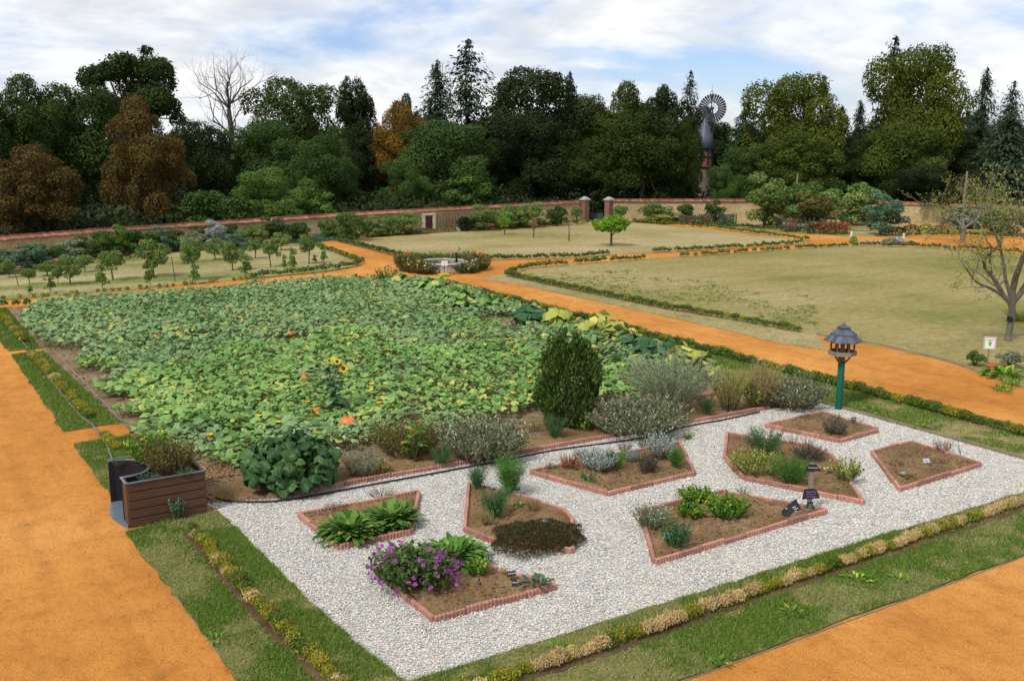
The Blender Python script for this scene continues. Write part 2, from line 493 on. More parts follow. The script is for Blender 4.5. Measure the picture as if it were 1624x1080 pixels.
def vnoise(x, y, s=0):
    """Smooth value noise in 0..1 on a unit lattice."""
    xi, yi = np.floor(x).astype(np.int64), np.floor(y).astype(np.int64)
    fx, fy = x - xi, y - yi
    fx, fy = fx * fx * (3 - 2 * fx), fy * fy * (3 - 2 * fy)

    def h(a, b):
        k = (a * 374761393 + b * 668265263 + s * 974711) & 0x7fffffff
        k = ((k ^ (k >> 13)) * 1274126177) & 0x7fffffff
        return ((k ^ (k >> 16)) & 0xffff) / 65535.0
    return (h(xi, yi) * (1 - fx) + h(xi + 1, yi) * fx) * (1 - fy) + (h(xi, yi + 1) * (1 - fx) + h(xi + 1, yi + 1) * fx) * fy


def fbm(x, y, s=0, o=3):
    t, a, w = 0, 1.0, 0
    for k in range(o):
        t = t + a * vnoise(x * 2 ** k + 17 * k, y * 2 ** k + 31 * k, s + k)
        w += a
        a *= 0.5
    return t / w


def inpoly(x, y, poly):
    x, y = np.asarray(x), np.asarray(y)
    ins = np.zeros(x.shape, bool)
    n = len(poly)
    for i in range(n):
        x1, y1 = poly[i]
        x2, y2 = poly[(i + 1) % n]
        if y1 == y2:
            continue
        c = ((y1 > y) != (y2 > y)) & (x < (x2 - x1) * (y - y1) / (y2 - y1) + x1)
        ins ^= c
    return ins


def unit(v):
    return v / np.maximum(np.linalg.norm(v, axis=-1, keepdims=True), 1e-9)


def inset(poly, d):
    """Shrink a convex-ish polygon towards its centroid side by d along edge normals."""
    p = np.array(poly, float)
    area = np.sum(p[:, 0] * np.roll(p[:, 1], -1) - np.roll(p[:, 0], -1) * p[:, 1])
    s = 1 if area > 0 else -1
    n = len(p)
    out = []
    for i in range(n):
        a, b, c = p[i - 1], p[i], p[(i + 1) % n]
        e1, e2 = unit(b - a), unit(c - b)
        n1, n2 = s * np.array([-e1[1], e1[0]]), s * np.array([-e2[1], e2[0]])
        m = unit(n1 + n2)
        out.append(b + m * d / max(0.35, float(m @ n1)))
    return [tuple(q) for q in out]


class Geo:
    def __init__(self):
        self.V, self.F, self.r, self.m, self.n = [], [], [], [], 0

    def add(self, V, F, rnd=0.5, mi=0):
        V = np.asarray(V, float).reshape(-1, 3)
        F = np.asarray(F, np.int64)
        self.V.append(V)
        self.F.append(F + self.n)
        self.r.append(np.broadcast_to(np.asarray(rnd, float), (len(F),)).copy())
        self.m.append(np.full(len(F), mi))
        self.n += len(V)
        return self

    def box(self, c, s, rz=0.0, rnd=0.5, mi=0, taper=1.0):
        x, y, z = np.array(s) / 2
        b = np.array([[-x, -y, -z], [x, -y, -z], [x, y, -z], [-x, y, -z], [-x * taper, -y * taper, z], [x * taper, -y * taper, z], [x * taper, y * taper, z], [-x * taper, y * taper, z]])
        ca, sa = math.cos(rz), math.sin(rz)
        b = np.stack([b[:, 0] * ca - b[:, 1] * sa, b[:, 0] * sa + b[:, 1] * ca, b[:, 2]], 1) + np.array(c)
        return self.add(b, [[0, 3, 2, 1], [4, 5, 6, 7], [0, 1, 5, 4], [1, 2, 6, 5], [2, 3, 7, 6], [3, 0, 4, 7]], rnd, mi)

    def tube(self, pts, rad, n=6, rnd=0.5, mi=0, cap=True):
        pts = np.asarray(pts, float)
        k = len(pts)
        rad = np.broadcast_to(np.asarray(rad, float), (k,))
        d = unit(np.gradient(pts, axis=0))
        ref = np.where(np.abs(d[:, 2:3]) > 0.9, np.array([[1.0, 0, 0]]), np.array([[0, 0, 1.0]]))
        u = unit(np.cross(ref, d))
        w = np.cross(d, u)
        a = np.arange(n) * 2 * math.pi / n
        V = pts[:, None] + rad[:, None, None] * (np.cos(a)[None, :, None] * u[:, None] + np.sin(a)[None, :, None] * w[:, None])
        i, j = np.meshgrid(np.arange(k - 1), np.arange(n), indexing='ij')
        j2 = (j + 1) % n
        F = np.stack([i * n + j, i * n + j2, (i + 1) * n + j2, (i + 1) * n + j], -1).reshape(-1, 4)
        self.add(V.reshape(-1, 3), F, rnd, mi)
        if cap:
            for e in (0, k - 1):
                c = pts[e]
                ring = V[e]
                vv = np.vstack([ring, c])
                ff = [[q, (q + 1) % n, n] for q in range(n)]
                if e == 0:
                    ff = [f[::-1] for f in ff]
                self.add(vv, ff, rnd, mi)
        return self

    def lathe(self, prof, n=16, c=(0, 0, 0), rnd=0.5, mi=0):
        prof = np.asarray(prof, float)
        a = np.arange(n) * 2 * math.pi / n
        V = np.stack([prof[:, None, 0] * np.cos(a), prof[:, None, 0] * np.sin(a), np.repeat(prof[:, 1:2], n, 1)], -1) + np.array(c)
        k = len(prof)
        i, j = np.meshgrid(np.arange(k - 1), np.arange(n), indexing='ij')
        j2 = (j + 1) % n
        F = np.stack([i * n + j, i * n + j2, (i + 1) * n + j2, (i + 1) * n + j], -1).reshape(-1, 4)
        return self.add(V.reshape(-1, 3), F, rnd, mi)

    def prism(self, poly, z0, z1, rnd=0.5, mi=0):
        p = np.array(poly, float)
        if np.sum(p[:, 0] * np.roll(p[:, 1], -1) - np.roll(p[:, 0], -1) * p[:, 1]) < 0:
            p = p[::-1]
        n = len(p)
        V = np.vstack([np.c_[p, np.full(n, z0)], np.c_[p, np.full(n, z1)]])
        self.add(V, [list(range(n, 2 * n))], rnd, mi)
        self.add(V, [[i, (i + 1) % n, n + (i + 1) % n, n + i] for i in range(n)], rnd, mi)
        return self

    def leaves(self, Pt, N, L, W, rnd=None, mi=0, fold=0.25, tang=None):
        """Small rhombic leaves at points, facing N."""
        k = len(Pt)
        if k == 0:
            return self
        N = unit(N)
        if tang is None:
            tang = rng.normal(size=(k, 3))
        t = unit(tang - (tang * N).sum(1, keepdims=True) * N)
        s = np.cross(N, t)
        L = np.broadcast_to(np.asarray(L, float), (k,))[:, None]
        W = np.broadcast_to(np.asarray(W, float), (k,))[:, None]
        V = np.stack([Pt - t * L * .5, Pt + s * W * .5 - N * W * fold, Pt + t * L * .5 - N * L * .12, Pt - s * W * .5 - N * W * fold], 1)
        F = np.arange(4 * k).reshape(k, 4)
        return self.add(V.reshape(-1, 3), F, rng.random(k) if rnd is None else rnd, mi)

    def blades(self, Pt, D, L, W, rnd=None, mi=0, bend=0.0):
        """Upright narrow blades: one triangle, or a bent quad and tip when bend is set."""
        k = len(Pt)
        if k == 0:
            return self
        D = unit(D)
        s = unit(np.cross(D, rng.normal(size=(k, 3))))
        L = np.broadcast_to(np.asarray(L, float), (k,))[:, None]
        W = np.broadcast_to(np.asarray(W, float), (k,))[:, None]
        r = rng.random(k) if rnd is None else rnd
        if bend:
            h = np.c_[D[:, :2], np.zeros(k)]
            m = Pt + D * L * .55
            tip = Pt + D * L + h * L * bend - np.array([0, 0, 1.0]) * L * bend * .5
            V = np.stack([Pt - s * W * .5, Pt + s * W * .5, m + s * W * .4, tip, m - s * W * .4], 1)
            return self.add(V.reshape(-1, 3), np.arange(5 * k).reshape(k, 5), r, mi)
        V = np.stack([Pt - s * W * .5, Pt + s * W * .5, Pt + D * L], 1)
        return self.add(V.reshape(-1, 3), np.arange(3 * k).reshape(k, 3), r, mi)

    def strips(self, base, az, el, L, W, droop, prof, k=6, fold=0.15, rnd=None, mi=0, wave=0.0):
        """Long arching leaves with a midrib fold; prof(s) is the half-width profile."""
        n = len(base)
        az, el, L, W, droop = [np.broadcast_to(np.asarray(v, float), (n,)) for v in (az, el, L, W, droop)]
        s = np.linspace(0, 1, k)
        ang = el[:, None] - droop[:, None] * s
        st = L[:, None] / (k - 1)
        dr, dz = np.cos(ang) * st, np.sin(ang) * st
        r = np.concatenate([np.zeros((n, 1)), np.cumsum(dr, 1)[:, :-1]], 1)
        z = np.concatenate([np.zeros((n, 1)), np.cumsum(dz, 1)[:, :-1]], 1)
        ca, sa = np.cos(az)[:, None], np.sin(az)[:, None]
        mid = np.stack([base[:, 0:1] + r * ca, base[:, 1:2] + r * sa, base[:, 2:3] + z], -1)
        w = W[:, None] * np.array([prof(q) for q in s])[None]
        side = np.stack([-sa + 0 * r, ca + 0 * r, 0 * r], -1)
        up = np.stack([-np.sin(ang) * ca, -np.sin(ang) * sa, np.cos(ang)], -1)
        wv = wave * np.sin(s * 19 + rng.random((n, 1)) * 6)[..., None] * w[..., None]
        lft = mid + side * w[..., None] + up * (w[..., None] * fold + wv)
        rgt = mid - side * w[..., None] + up * (w[..., None] * fold - wv)
        V = np.stack([lft, mid, rgt], 2)
        idx = np.arange(n)[:, None] * (k * 3) + np.arange(k - 1)[None] * 3
        F = np.concatenate([np.stack([idx, idx + 1, idx + 4, idx + 3], -1), np.stack([idx + 1, idx + 2, idx + 5, idx + 4], -1)], 1).reshape(-1, 4)
        rr = rng.random(n) if rnd is None else np.broadcast_to(rnd, (n,))
        return self.add(V.reshape(-1, 3), F, np.repeat(rr, 2 * (k - 1)), mi)

    def mesh(self, name, mats, smooth=False):
        V = np.concatenate(self.V) if self.V else np.zeros((0, 3))
        me = bpy.data.meshes.new(name)
        nl = sum(f.size for f in self.F)
        nf = sum(len(f) for f in self.F)
        me.vertices.add(len(V))
        me.vertices.foreach_set('co', V.astype(np.float32).ravel())
        me.loops.add(nl)
        me.polygons.add(nf)
        me.loops.foreach_set('vertex_index', np.concatenate([f.ravel() for f in self.F]).astype(np.int32))
        tot = np.concatenate([np.full(len(f), f.shape[1]) for f in self.F])
        me.polygons.foreach_set('loop_start', np.concatenate([[0], np.cumsum(tot)[:-1]]).astype(np.int32))
        for mm in (mats if isinstance(mats, (list, tuple)) else [mats]):
            me.materials.append(MATS[mm])
        me.polygons.foreach_set('material_index', np.concatenate(self.m).astype(np.int32))
        me.polygons.foreach_set('use_smooth', np.full(nf, bool(smooth)))
        a = me.attributes.new('rnd', 'FLOAT', 'FACE')
        a.data.foreach_set('value', np.concatenate(self.r).astype(np.float32))
        me.update(calc_edges=True)
        me.validate()
        return me

    def build(self, name, mats, parent=None, loc=None, smooth=False, rz=0.0):
        return place(name, self.mesh(name, mats, smooth), parent, loc, rz)


def place(name, me, parent=None, loc=None, rz=0.0, scale=None):
    o = bpy.data.objects.new(name, me)
    COL.objects.link(o)
    if parent is not None:
        o.parent = parent
    if loc is not None:
        o.location = loc if len(loc) == 3 else (*loc, 0)
    if rz:
        o.rotation_euler = (0, 0, rz)
    if scale is not None:
        o.scale = scale
    return o


def tag(o, label=None, cat=None, group=None, kind=None):
    if label:
        o['label'] = label
    if cat:
        o['category'] = cat
    if group:
        o['group'] = group
    if kind:
        o['kind'] = kind
    return o


def thing(name, label, cat, loc, group=None, rz=0.0):
    o = place(name, None, None, loc, rz)
    o.empty_display_size = 0.2
    return tag(o, label, cat, group)


def sheet(name, poly, z, mat, skirt=None, kind='structure', parent=None):
    g = Geo()
    if skirt is not None:
        g.prism(poly, skirt, z)
    else:
        p = np.array(poly, float)
        if np.sum(p[:, 0] * np.roll(p[:, 1], -1) - np.roll(p[:, 0], -1) * p[:, 1]) < 0:
            p = p[::-1]
        g.add(np.c_[p, np.full(len(p), z)], [list(range(len(p)))])
    o = g.build(name, mat, parent)
    if kind and parent is None:
        tag(o, kind=kind)
    return o


def sphere_dirs(n, zmin=-1.0):
    z = zmin + (1 - zmin) * rng.random(n)
    a = rng.random(n) * 2 * math.pi
    r = np.sqrt(np.maximum(0, 1 - z * z))
    return np.stack([r * np.cos(a), r * np.sin(a), z], 1)


def scatter(poly, n):
    p = np.array(poly)
    lo, hi = p.min(0), p.max(0)
    area = (hi - lo).prod()
    a = abs(np.sum(p[:, 0] * np.roll(p[:, 1], -1) - np.roll(p[:, 0], -1) * p[:, 1])) / 2
    q = lo + rng.random((int(n * area / max(a, 1e-6)) + 1, 2)) * (hi - lo)
    return q[inpoly(q[:, 0], q[:, 1], poly)]


def poly_area(p):
    p = np.array(p)
    return abs(np.sum(p[:, 0] * np.roll(p[:, 1], -1) - np.roll(p[:, 0], -1) * p[:, 1])) / 2


def rough(poly, step=.22, amp=.035):
    """Fray a polygon's straight edges a little."""
    out_ = []
    n = len(poly)
    for i in range(n):
        a, b = np.array(poly[i], float), np.array(poly[(i + 1) % n], float)
        L = np.linalg.norm(b - a)
        k = max(1, int(L / step))
        d = unit(b - a)
        nn = np.array([-d[1], d[0]])
        for j in range(k):
            p = a + (b - a) * j / k
            if j:
                p = p + nn * amp * 2 * (fbm(np.array([p[0] * 1.7]), np.array([p[1] * 1.7]), 12)[0] - .5) + nn * rng.normal() * amp * .45
            out_.append((float(p[0]), float(p[1])))
    return out_


# ------------------------------------------------------------------ ground, paths, lawns
sheet('ground', [(-900, -600), (1400, -600), (1400, 1700), (-900, 1700)], -0.06, 'ground_turf')
WALL_LH = [(-30.0, 47.5, 1.1, 0), (6.19, 62.63, 1.12, 0.04), (11.48, 64.04, 1.20, 0.04), (28.72, 65.70, 1.47, 0.04), (39.21, 66.12, 1.59, 0.05), (49.25, 66.86, 1.68, 0.05)]
WALL_RH = [(52.00, 66.39, 1.72, 0.05), (61.43, 61.61, 1.69, 0.05), (68.37, 56.74, 1.72, 0.05), (73.14, 44.70, 1.66, 0.05), (72.0, 20.0, 1.6, 0)]
WALL_L = [q[:2] for q in WALL_LH]
WALL_R = [q[:2] for q in WALL_RH]
sheet('path', [(-60, -14), (72, -14)] + WALL_R[::-1] + WALL_L[::-1] + [(-60, 36)], 0.0, 'ochre_sand')

# verges: turf strips beside the paths, a low step above the sand
VERGES = [
    ('near', [(3.19, 17.06), (4.81, 17.31), (4.89, 11.55), (5.02, 10.22), (8.5, 10.2), (18.0, 10.16), (19.95, 10.2), (19.95, 8.45), (15.1, 8.45), (7.9, 8.5), (3.4, 8.6), (3.28, 11.43), (3.28, 13.83)]),
    ('left', [(3.36, 22.90), (4.56, 22.99), (4.62, 19.0), (3.36, 19.0)]),
    ('left', [(3.43, 33.83), (4.34, 33.93), (4.59, 24.20), (3.35, 24.10)]),
    ('left', [(3.42, 34.55), (4.35, 34.55), (4.4, 43.6), (3.3, 43.6)]),
    ('right', [(19.98, 8.6), (22.15, 8.6), (22.45, 25.0), (22.5, 42.6), (21.2, 43.7), (20.6, 43.7), (20.4, 30.0), (19.98, 18.0)]),
    ('dry', [(24.52, 41.24), (26.62, 42.28), (26.59, 37.12), (26.64, 30.05), (27.16, 27.01), (27.17, 23.85), (27.25, 23.25), (25.37, 21.15), (24.89, 22.63), (25.05, 24.88), (25.17, 28.39), (25.17, 30.77), (25.14, 35.09), (25.08, 40.00)]),
]
for i, (k, poly) in enumerate(VERGES):
    poly = rough(poly)
    VERGES[i] = (k, poly)
    sheet('grass_verge', poly, 0.03, 'dry_lawn' if k == 'dry' else 'verge_turf', -0.02)
LAWN_R = [(26.83, 42.43), (28.96, 43.83), (38.77, 43.68), (53.28, 42.85), (56.26, 39.69), (57.61, 36.70), (56.0, 30.0), (46.0, 14.0), (29.0, 10.0), (26.2, 13.2), (25.93, 15.41), (26.69, 16.95), (27.14, 18.18), (27.36, 20.62), (27.17, 21.98), (27.25, 23.11)]
LAWN_F = [(26.14, 62.48), (25.56, 50.57), (27.76, 48.53), (33.56, 46.46), (50.95, 45.19), (53.09, 46.36), (52.94, 64.68), (49.90, 66.10), (34.09, 63.63)]
LAWN_O = [(-22.0, 46.3), (4.37, 45.78), (9.41, 46.24), (19.51, 47.89), (21.28, 48.79), (22.36, 50.08), (23.79, 60.32), (17.68, 61.14), (12.70, 59.79), (6.96, 57.48), (5.53, 56.53), (-22.0, 49.5)]
sheet('lawn', rough(LAWN_R, .5, .08), 0.024, 'greenish_lawn', -0.02)
sheet('lawn', rough(LAWN_F, .5, .08), 0.024, 'dry_lawn', -0.02)
sheet('lawn', rough(LAWN_O, .5, .08), 0.024, 'orchard_grass', -0.02)
# planted borders along the walls and the grass plots on the far side
BORDER_L = [(-22.0, 49.45), (5.50, 56.26), (6.92, 57.20), (12.63, 59.46), (17.58, 60.79), (23.91, 60.93), WALL_L[3], WALL_L[2], WALL_L[1], (-22.0, 50.5)]
sheet('soil_border', BORDER_L, 0.012, 'field_soil')
BORDER_C = [(26.52, 63.26), (34.45, 64.30), (50.31, 66.99)] + [(x, y - .35) for x, y in (WALL_L[5], WALL_L[4], WALL_L[3])]
sheet('soil_border', BORDER_C, 0.012, 'dark_soil')
PLOT_R = [(54.37, 65.77), (55.30, 57.92), (56.97, 48.30), (57.54, 46.85), (65.18, 44.54)] + [(x - .3, y - .35) for x, y in WALL_R[3::-1]]
sheet('grass_plot', PLOT_R, 0.02, 'dry_lawn', -0.02)

# pumpkin field, herb border and gravel garden
FIELD = [(4.63, 17.95), (20.35, 17.95), (20.45, 30.0), (20.5, 43.5), (4.3, 43.5), (4.2, 34.5), (4.42, 34.4), (4.42, 33.9), (4.3, 33.8), (4.4, 24.2), (4.62, 24.1), (4.63, 22.95), (4.4, 22.9), (4.4, 19.0), (4.63, 19.0)]
field = sheet('field_soil', FIELD, 0.012, 'field_soil')
BORDER_H = [(5.9, 17.32), (19.95, 16.95), (19.95, 18.7), (4.75, 18.7), (4.75, 17.75)]
sheet('herb_border_soil', BORDER_H, 0.03, 'bed_soil', -0.02)
GRAVEL = [(4.72, 17.75), (4.80, 17.35), (4.88, 11.61), (5.0, 10.25), (8.5, 10.22), (18.0, 10.18), (19.85, 10.2), (19.95, 16.98), (6.0, 17.36)]
sheet('gravel_bed', GRAVEL, 0.008, 'gravel_base')

BEDS = [
    ('trapezium herb bed with two clumps of broad bright green leaves', [(5.90, 16.20), (8.22, 16.08), (7.22, 14.43), (5.95, 14.48)]),
    ('corner herb bed with the purple flowering mallow', [(6.05, 11.45), (8.05, 11.40), (7.25, 13.30), (6.05, 13.38)]),
    ('slanting herb bed with feathery fennel and a dark thyme mat', [(9.25, 16.00), (8.04, 14.05), (8.19, 13.28), (9.05, 12.35), (9.85, 13.45), (9.98, 13.95), (9.72, 14.90)]),
    ('middle herb bed with silver and dusky grey tufts', [(10.65, 15.99), (11.17, 14.17), (13.36, 14.22), (14.49, 15.89)]),
    ('herb bed with celery plants and the leaning slate slab', [(11.09, 13.12), (9.87, 11.31), (13.91, 11.38), (13.07, 13.10)]),
    ('herb bed packed with a yellow green bush and bright fennel', [(14.59, 14.63), (13.97, 13.50), (14.83, 11.33), (16.58, 13.53), (16.67, 14.25), (15.85, 15.85)]),
    ('nearly bare kite herb bed nearest the wooden edge board', [(17.46, 13.22), (18.82, 13.26), (18.69, 11.52), (16.00, 11.43)]),
    ('small herb bed in front of the bird feeder', [(17.09, 15.89), (17.56, 14.14), (18.97, 14.24), (19.12, 15.99)]),
]


def edging_mesh(L):
    """One scalloped concrete edging block lying along +x."""
    n = max(2, int(round(L / 0.065)))
    x = np.linspace(0.004, L - 0.004, n * 4 + 1)
    s = np.abs(np.sin(np.linspace(0, n * math.pi, n * 4 + 1)))
    hw = 0.021 + 0.013 * s
    z = 0.108 + 0.006 * s
    k = len(x)
    V = np.vstack([np.c_[x, -hw, np.full(k, -.03)], np.c_[x, -hw, z - .012], np.c_[x, -hw * .62, z], np.c_[x, hw * .62, z], np.c_[x, hw, z - .012], np.c_[x, hw, np.full(k, -.03)]])
    i = np.arange(k - 1)
    F = np.concatenate([np.stack([r * k + i, r * k + i + 1, (r + 1) * k + i + 1, (r + 1) * k + i], -1) for r in range(5)])
    g = Geo().add(V, F)
    for e in (0, k - 1):
        f = [r * k + e for r in range(6)]
        g.add(V, [f if e == 0 else f[::-1]])
    return g.mesh('edging_block', 'edging_concrete')


def edge_run(a, b, parent, org, piece=0.5):
    a, b = np.array(a), np.array(b)
    L = np.linalg.norm(b - a)
    n = max(1, int(round(L / piece)))
    me = edging_mesh(L / n)
    ang = math.atan2(*(b - a)[::-1])
    for i in range(n):
        p = a + (b - a) * i / n - np.array(org)
        o = place('edging_block', me, parent, (p[0], p[1], rng.normal() * .007), ang + rng.normal() * .016)
        o.rotation_euler[1] = rng.normal() * .008


def soil_mound(poly, z, amp, cell=0.085):
    p = np.array(poly)
    lo, hi = p.min(0), p.max(0)
    xs, ys = np.arange(lo[0], hi[0], cell), np.arange(lo[1], hi[1], cell)
    X, Y = np.meshgrid(xs, ys, indexing='ij')
    H = z + amp * (fbm(X * 3.1, Y * 3.1, 5) - .38) * 2 + amp * .55 * rng.normal(size=X.shape)
    ok = inpoly(X, Y, poly)
    H = np.where(ok, H, z - .05)
    idx = np.arange(X.size).reshape(X.shape)
    c = ok[:-1, :-1] | ok[1:, :-1] | ok[1:, 1:] | ok[:-1, 1:]
    F = np.stack([idx[:-1, :-1], idx[1:, :-1], idx[1:, 1:], idx[:-1, 1:]], -1)[c]
    return Geo().add(np.stack([X, Y, H], -1).reshape(-1, 3), F)


for label, poly in BEDS:
    c = np.mean(poly, 0)
    t = thing('herb_bed', label, 'flower bed', (c[0], c[1], 0), 'herb beds in the white gravel')
    loc = [(x - c[0], y - c[1]) for x, y in poly]
    g = soil_mound(inset(loc, 0.07), 0.085, 0.03, 0.06)
    g.prism(inset(loc, 0.01), -0.02, 0.058)
    g.build('soil', 'bed_soil', t, smooth=True)
    for i in range(len(loc)):
        edge_run(loc[i], loc[(i + 1) % len(loc)], t, (0, 0))
hb = thing('herb_border', 'long herb border edged in pink scalloped blocks behind the gravel', 'flower bed', (12, 17.2, 0))
for a, b in (((6.25, 17.33), (12.2, 17.17)), ((12.2, 17.17), (14.6, 17.10)), ((16.0, 17.06), (18.4, 17.0))):
    edge_run(a, b, hb, (12, 17.2))
for a, b in (((11.9, 18.72), (14.6, 18.70)), ((15.4, 18.70), (19.3, 18.70))):
    edge_run(a, b, hb, (12, 17.2))
soil_mound([(x - 12, y - 17.2) for x, y in inset(BORDER_H, .08)], 0.05, 0.028, 0.1).build('soil', 'bed_soil', hb, smooth=True)


# bare soil grooves beside the young hedges
STRIPS = []
for pts, w_ in (([(6.15, 9.51), (7.89, 9.47), (10.29, 9.56), (12.05, 9.57), (14.44, 9.61), (17.34, 9.60)], .11), ([(4.05, 16.52), (4.02, 13.31), (4.10, 11.80), (4.14, 10.75)], .11)):
    p = np.array(pts)
    d = unit(np.gradient(p, axis=0))
    nn = np.c_[-d[:, 1], d[:, 0]]
    poly = rough([tuple(v) for v in p + nn * w_ / 2] + [tuple(v) for v in (p - nn * w_ / 2)[::-1]], .15, .03)
    STRIPS.append(poly)
    sheet('soil_strip', poly, .037, 'dark_soil')


# the loose white stones of the gravel
def stones(poly, dens, smin, smax, holes, z=0.012):
    q = scatter(poly, int(poly_area(poly) * dens))
    keep = np.ones(len(q), bool)
    for h in holes:
        keep &= ~inpoly(q[:, 0], q[:, 1], h)
    q = q[keep]
    k = len(q)
    base = np.array([[1, 0, 0], [0, 1, 0], [-1, 0, 0], [0, -1, 0], [0, 0, 1], [0, 0, -1]], float)
    s = smin + (smax - smin) * rng.random(k) ** 1.6
    V = base[None] + rng.normal(size=(k, 6, 3)) * .22
    V *= s[:, None, None] * np.array([1, .8, .6])
    a = rng.random(k) * 6.283
    ca, sa = np.cos(a)[:, None], np.sin(a)[:, None]
    tl = rng.normal(size=k)[:, None] * .35
    Z = V[..., 2] + V[..., 0] * tl
    X = V[..., 0] * ca - V[..., 1] * sa + q[:, :1]
    Y = V[..., 0] * sa + V[..., 1] * ca + q[:, 1:]
    V = np.stack([X, Y, Z + z + (rng.random(k)[:, None] * .012)], -1)
    f = np.array([[0, 1, 4], [1, 2, 4], [2, 3, 4], [3, 0, 4]])      # the hidden underside is left open
    F = (f[None] + (np.arange(k) * 6)[:, None, None]).reshape(-1, 3)
    u = rng.random(k)
    r = np.where(u < .10, .97, np.where(u < .30, .05 + .3 * rng.random(k), .45 + .33 * rng.random(k)))
    return Geo().add(V.reshape(-1, 3), F, np.repeat(r, 4))


tag(stones(GRAVEL, 1900, .009, .022, [p for _, p in BEDS]).build('gravel', 'gravel_stone'), 'loose white and grey gravel around the herb beds', 'gravel', kind='stuff')
sg = stones(BORDER_H, 160, .012, .034, [], .035)
for _, p in BEDS:
    s2 = stones(inset(p, .1), 260, .010, .034, [], .09)
    sg.add(np.concatenate(s2.V), np.concatenate(s2.F), np.concatenate(s2.r))
sg.r = [np.clip(r * .9, 0, 1) for r in sg.r]
tag(sg.build('soil_clods', 'soil_clod'), 'small brown clods lying on the herb bed soil', 'soil', kind='stuff')
s3 = stones(FIELD, 25, .015, .05, [], .02)
tag(s3.build('soil_clods', 'soil_clod'), 'small clods lying on the pumpkin field soil', 'soil', kind='stuff')
# bark mulch behind the planter
g = Geo()
MULCH = [(5.28, 19.87), (5.87, 19.69), (5.65, 18.99), (5.10, 19.02)]
q = scatter(MULCH, 900)
g.leaves(np.c_[q, .04 + rng.random(len(q)) * .02], np.array([0, 0, 1.]) + rng.normal(size=(len(q), 3)) * .3, .05, .025)
tag(g.build('mulch', 'leaf_dry'), 'coarse bark mulch between planter and rhubarb', 'mulch', kind='stuff')


# grass blades on the verges
def grass(poly, dens, lmin, lmax, dry=0.5, w=0.010, z=0.03):
    q = scatter(poly, int(poly_area(poly) * dens))
    for st_ in STRIPS:
        q = q[~inpoly(q[:, 0], q[:, 1], st_)]
    f = fbm(q[:, 0] * .9, q[:, 1] * .9, 3)
    f2 = fbm(q[:, 0] * 3.3, q[:, 1] * 3.3, 8)
    bald = np.clip((f * .7 + f2 * .3 - dry) * 7, 0, 1)
    keep = rng.random(len(q)) > bald * .62
    q, bald = q[keep], bald[keep]
    k = len(q)
    D = np.array([0, 0, 1.0]) + rng.normal(size=(k, 3)) * np.array([.55, .55, 0])
    r = np.where(rng.random(k) < .06 + bald * .75, .9 + .1 * rng.random(k), rng.random(k) * .8)
    return Geo().blades(np.c_[q, np.full(k, z)], D, (lmin + (lmax - lmin) * rng.random(k)) * (1 - .45 * bald), w, r)


for (k, poly), d in zip(VERGES, (4600, 2600, 2000, 1200, 1500, 260)):
    far = 1 if d >= 2500 else 1.5
    o = grass(poly, d, .035, .085, .49 if k == 'near' else (.58 if k == 'left' else (.3 if k == 'dry' else .47)), .011 * far).build('grass', 'grass_green')
    tag(o, 'short mown turf with dry patches on the verge', 'grass', kind='stuff')
gr = stones([(-1.5, 8.0), (3.2, 8.0), (3.2, 30.0), (-1.5, 30.0)], 22, .004, .014, [], .004)
for poly, dn in (([(6.0, 6.5), (16.0, 6.5), (16.0, 8.35), (7.9, 8.35)], 26), ([(22.7, 10.0), (24.6, 10.0), (25.6, 22.0), (22.7, 26.0)], 8)):
    s5 = stones(poly, dn, .004, .016, [], .004)
    gr.add(np.concatenate(s5.V), np.concatenate(s5.F), np.concatenate(s5.r))
tag(gr.build('sand_grit', 'sand_grit'), 'coarse grit lying on the ochre sand path', 'grit', kind='stuff')
g = Geo()
q = scatter(GRAVEL, 110)
g.leaves(np.c_[q, np.full(len(q), .045)], np.array([0, 0, 1.]) + rng.normal(size=(len(q), 3)) * .4, .045, .03)
tag(g.build('fallen_leaves', 'leaf_dry'), 'a few dry leaves fallen on the white gravel', 'leaf litter', kind='stuff')


g = Geo()
wq = scatter([(26.81, 41.88), (32.69, 40.04), (33.96, 29.26), (28.10, 23.84), (27.83, 30.05), (26.99, 37.59)], 1500)
wq = wq[fbm(wq[:, 0] * .6, wq[:, 1] * .6, 15) > .5]
k = len(wq)
wq = np.repeat(wq, 5, 0) + rng.normal(size=(5 * k, 2)) * .05
g.leaves(np.c_[wq, .04 + .03 * rng.random(5 * k)], np.array([0, 0, 1.]) + rng.normal(size=(5 * k, 3)) * .6, .09, .03)
tag(g.build('lawn_weeds', 'grass_green'), 'low green weeds scattered in the dry lawn', 'weeds', kind='stuff')


# wooden edge boards
def board(a, b, label, h=.07, th=.025):
    a, b = np.array(a), np.array(b)
    L = np.linalg.norm(b - a)
    n = max(1, int(round(L / 2.4)))
    t = thing('edge_board', label, 'edging board', (a[0], a[1], 0))
    ang = math.atan2(*(b - a)[::-1])
    me = Geo().box((L / n / 2, 0, h / 2 - .01), (L / n - .015, th, h + .02)).mesh('plank', 'weathered_wood')
    for i in range(n):
        p = (b - a) * i / n
        place('plank', me, t, (p[0], p[1], 0), ang + rng.normal() * .004)


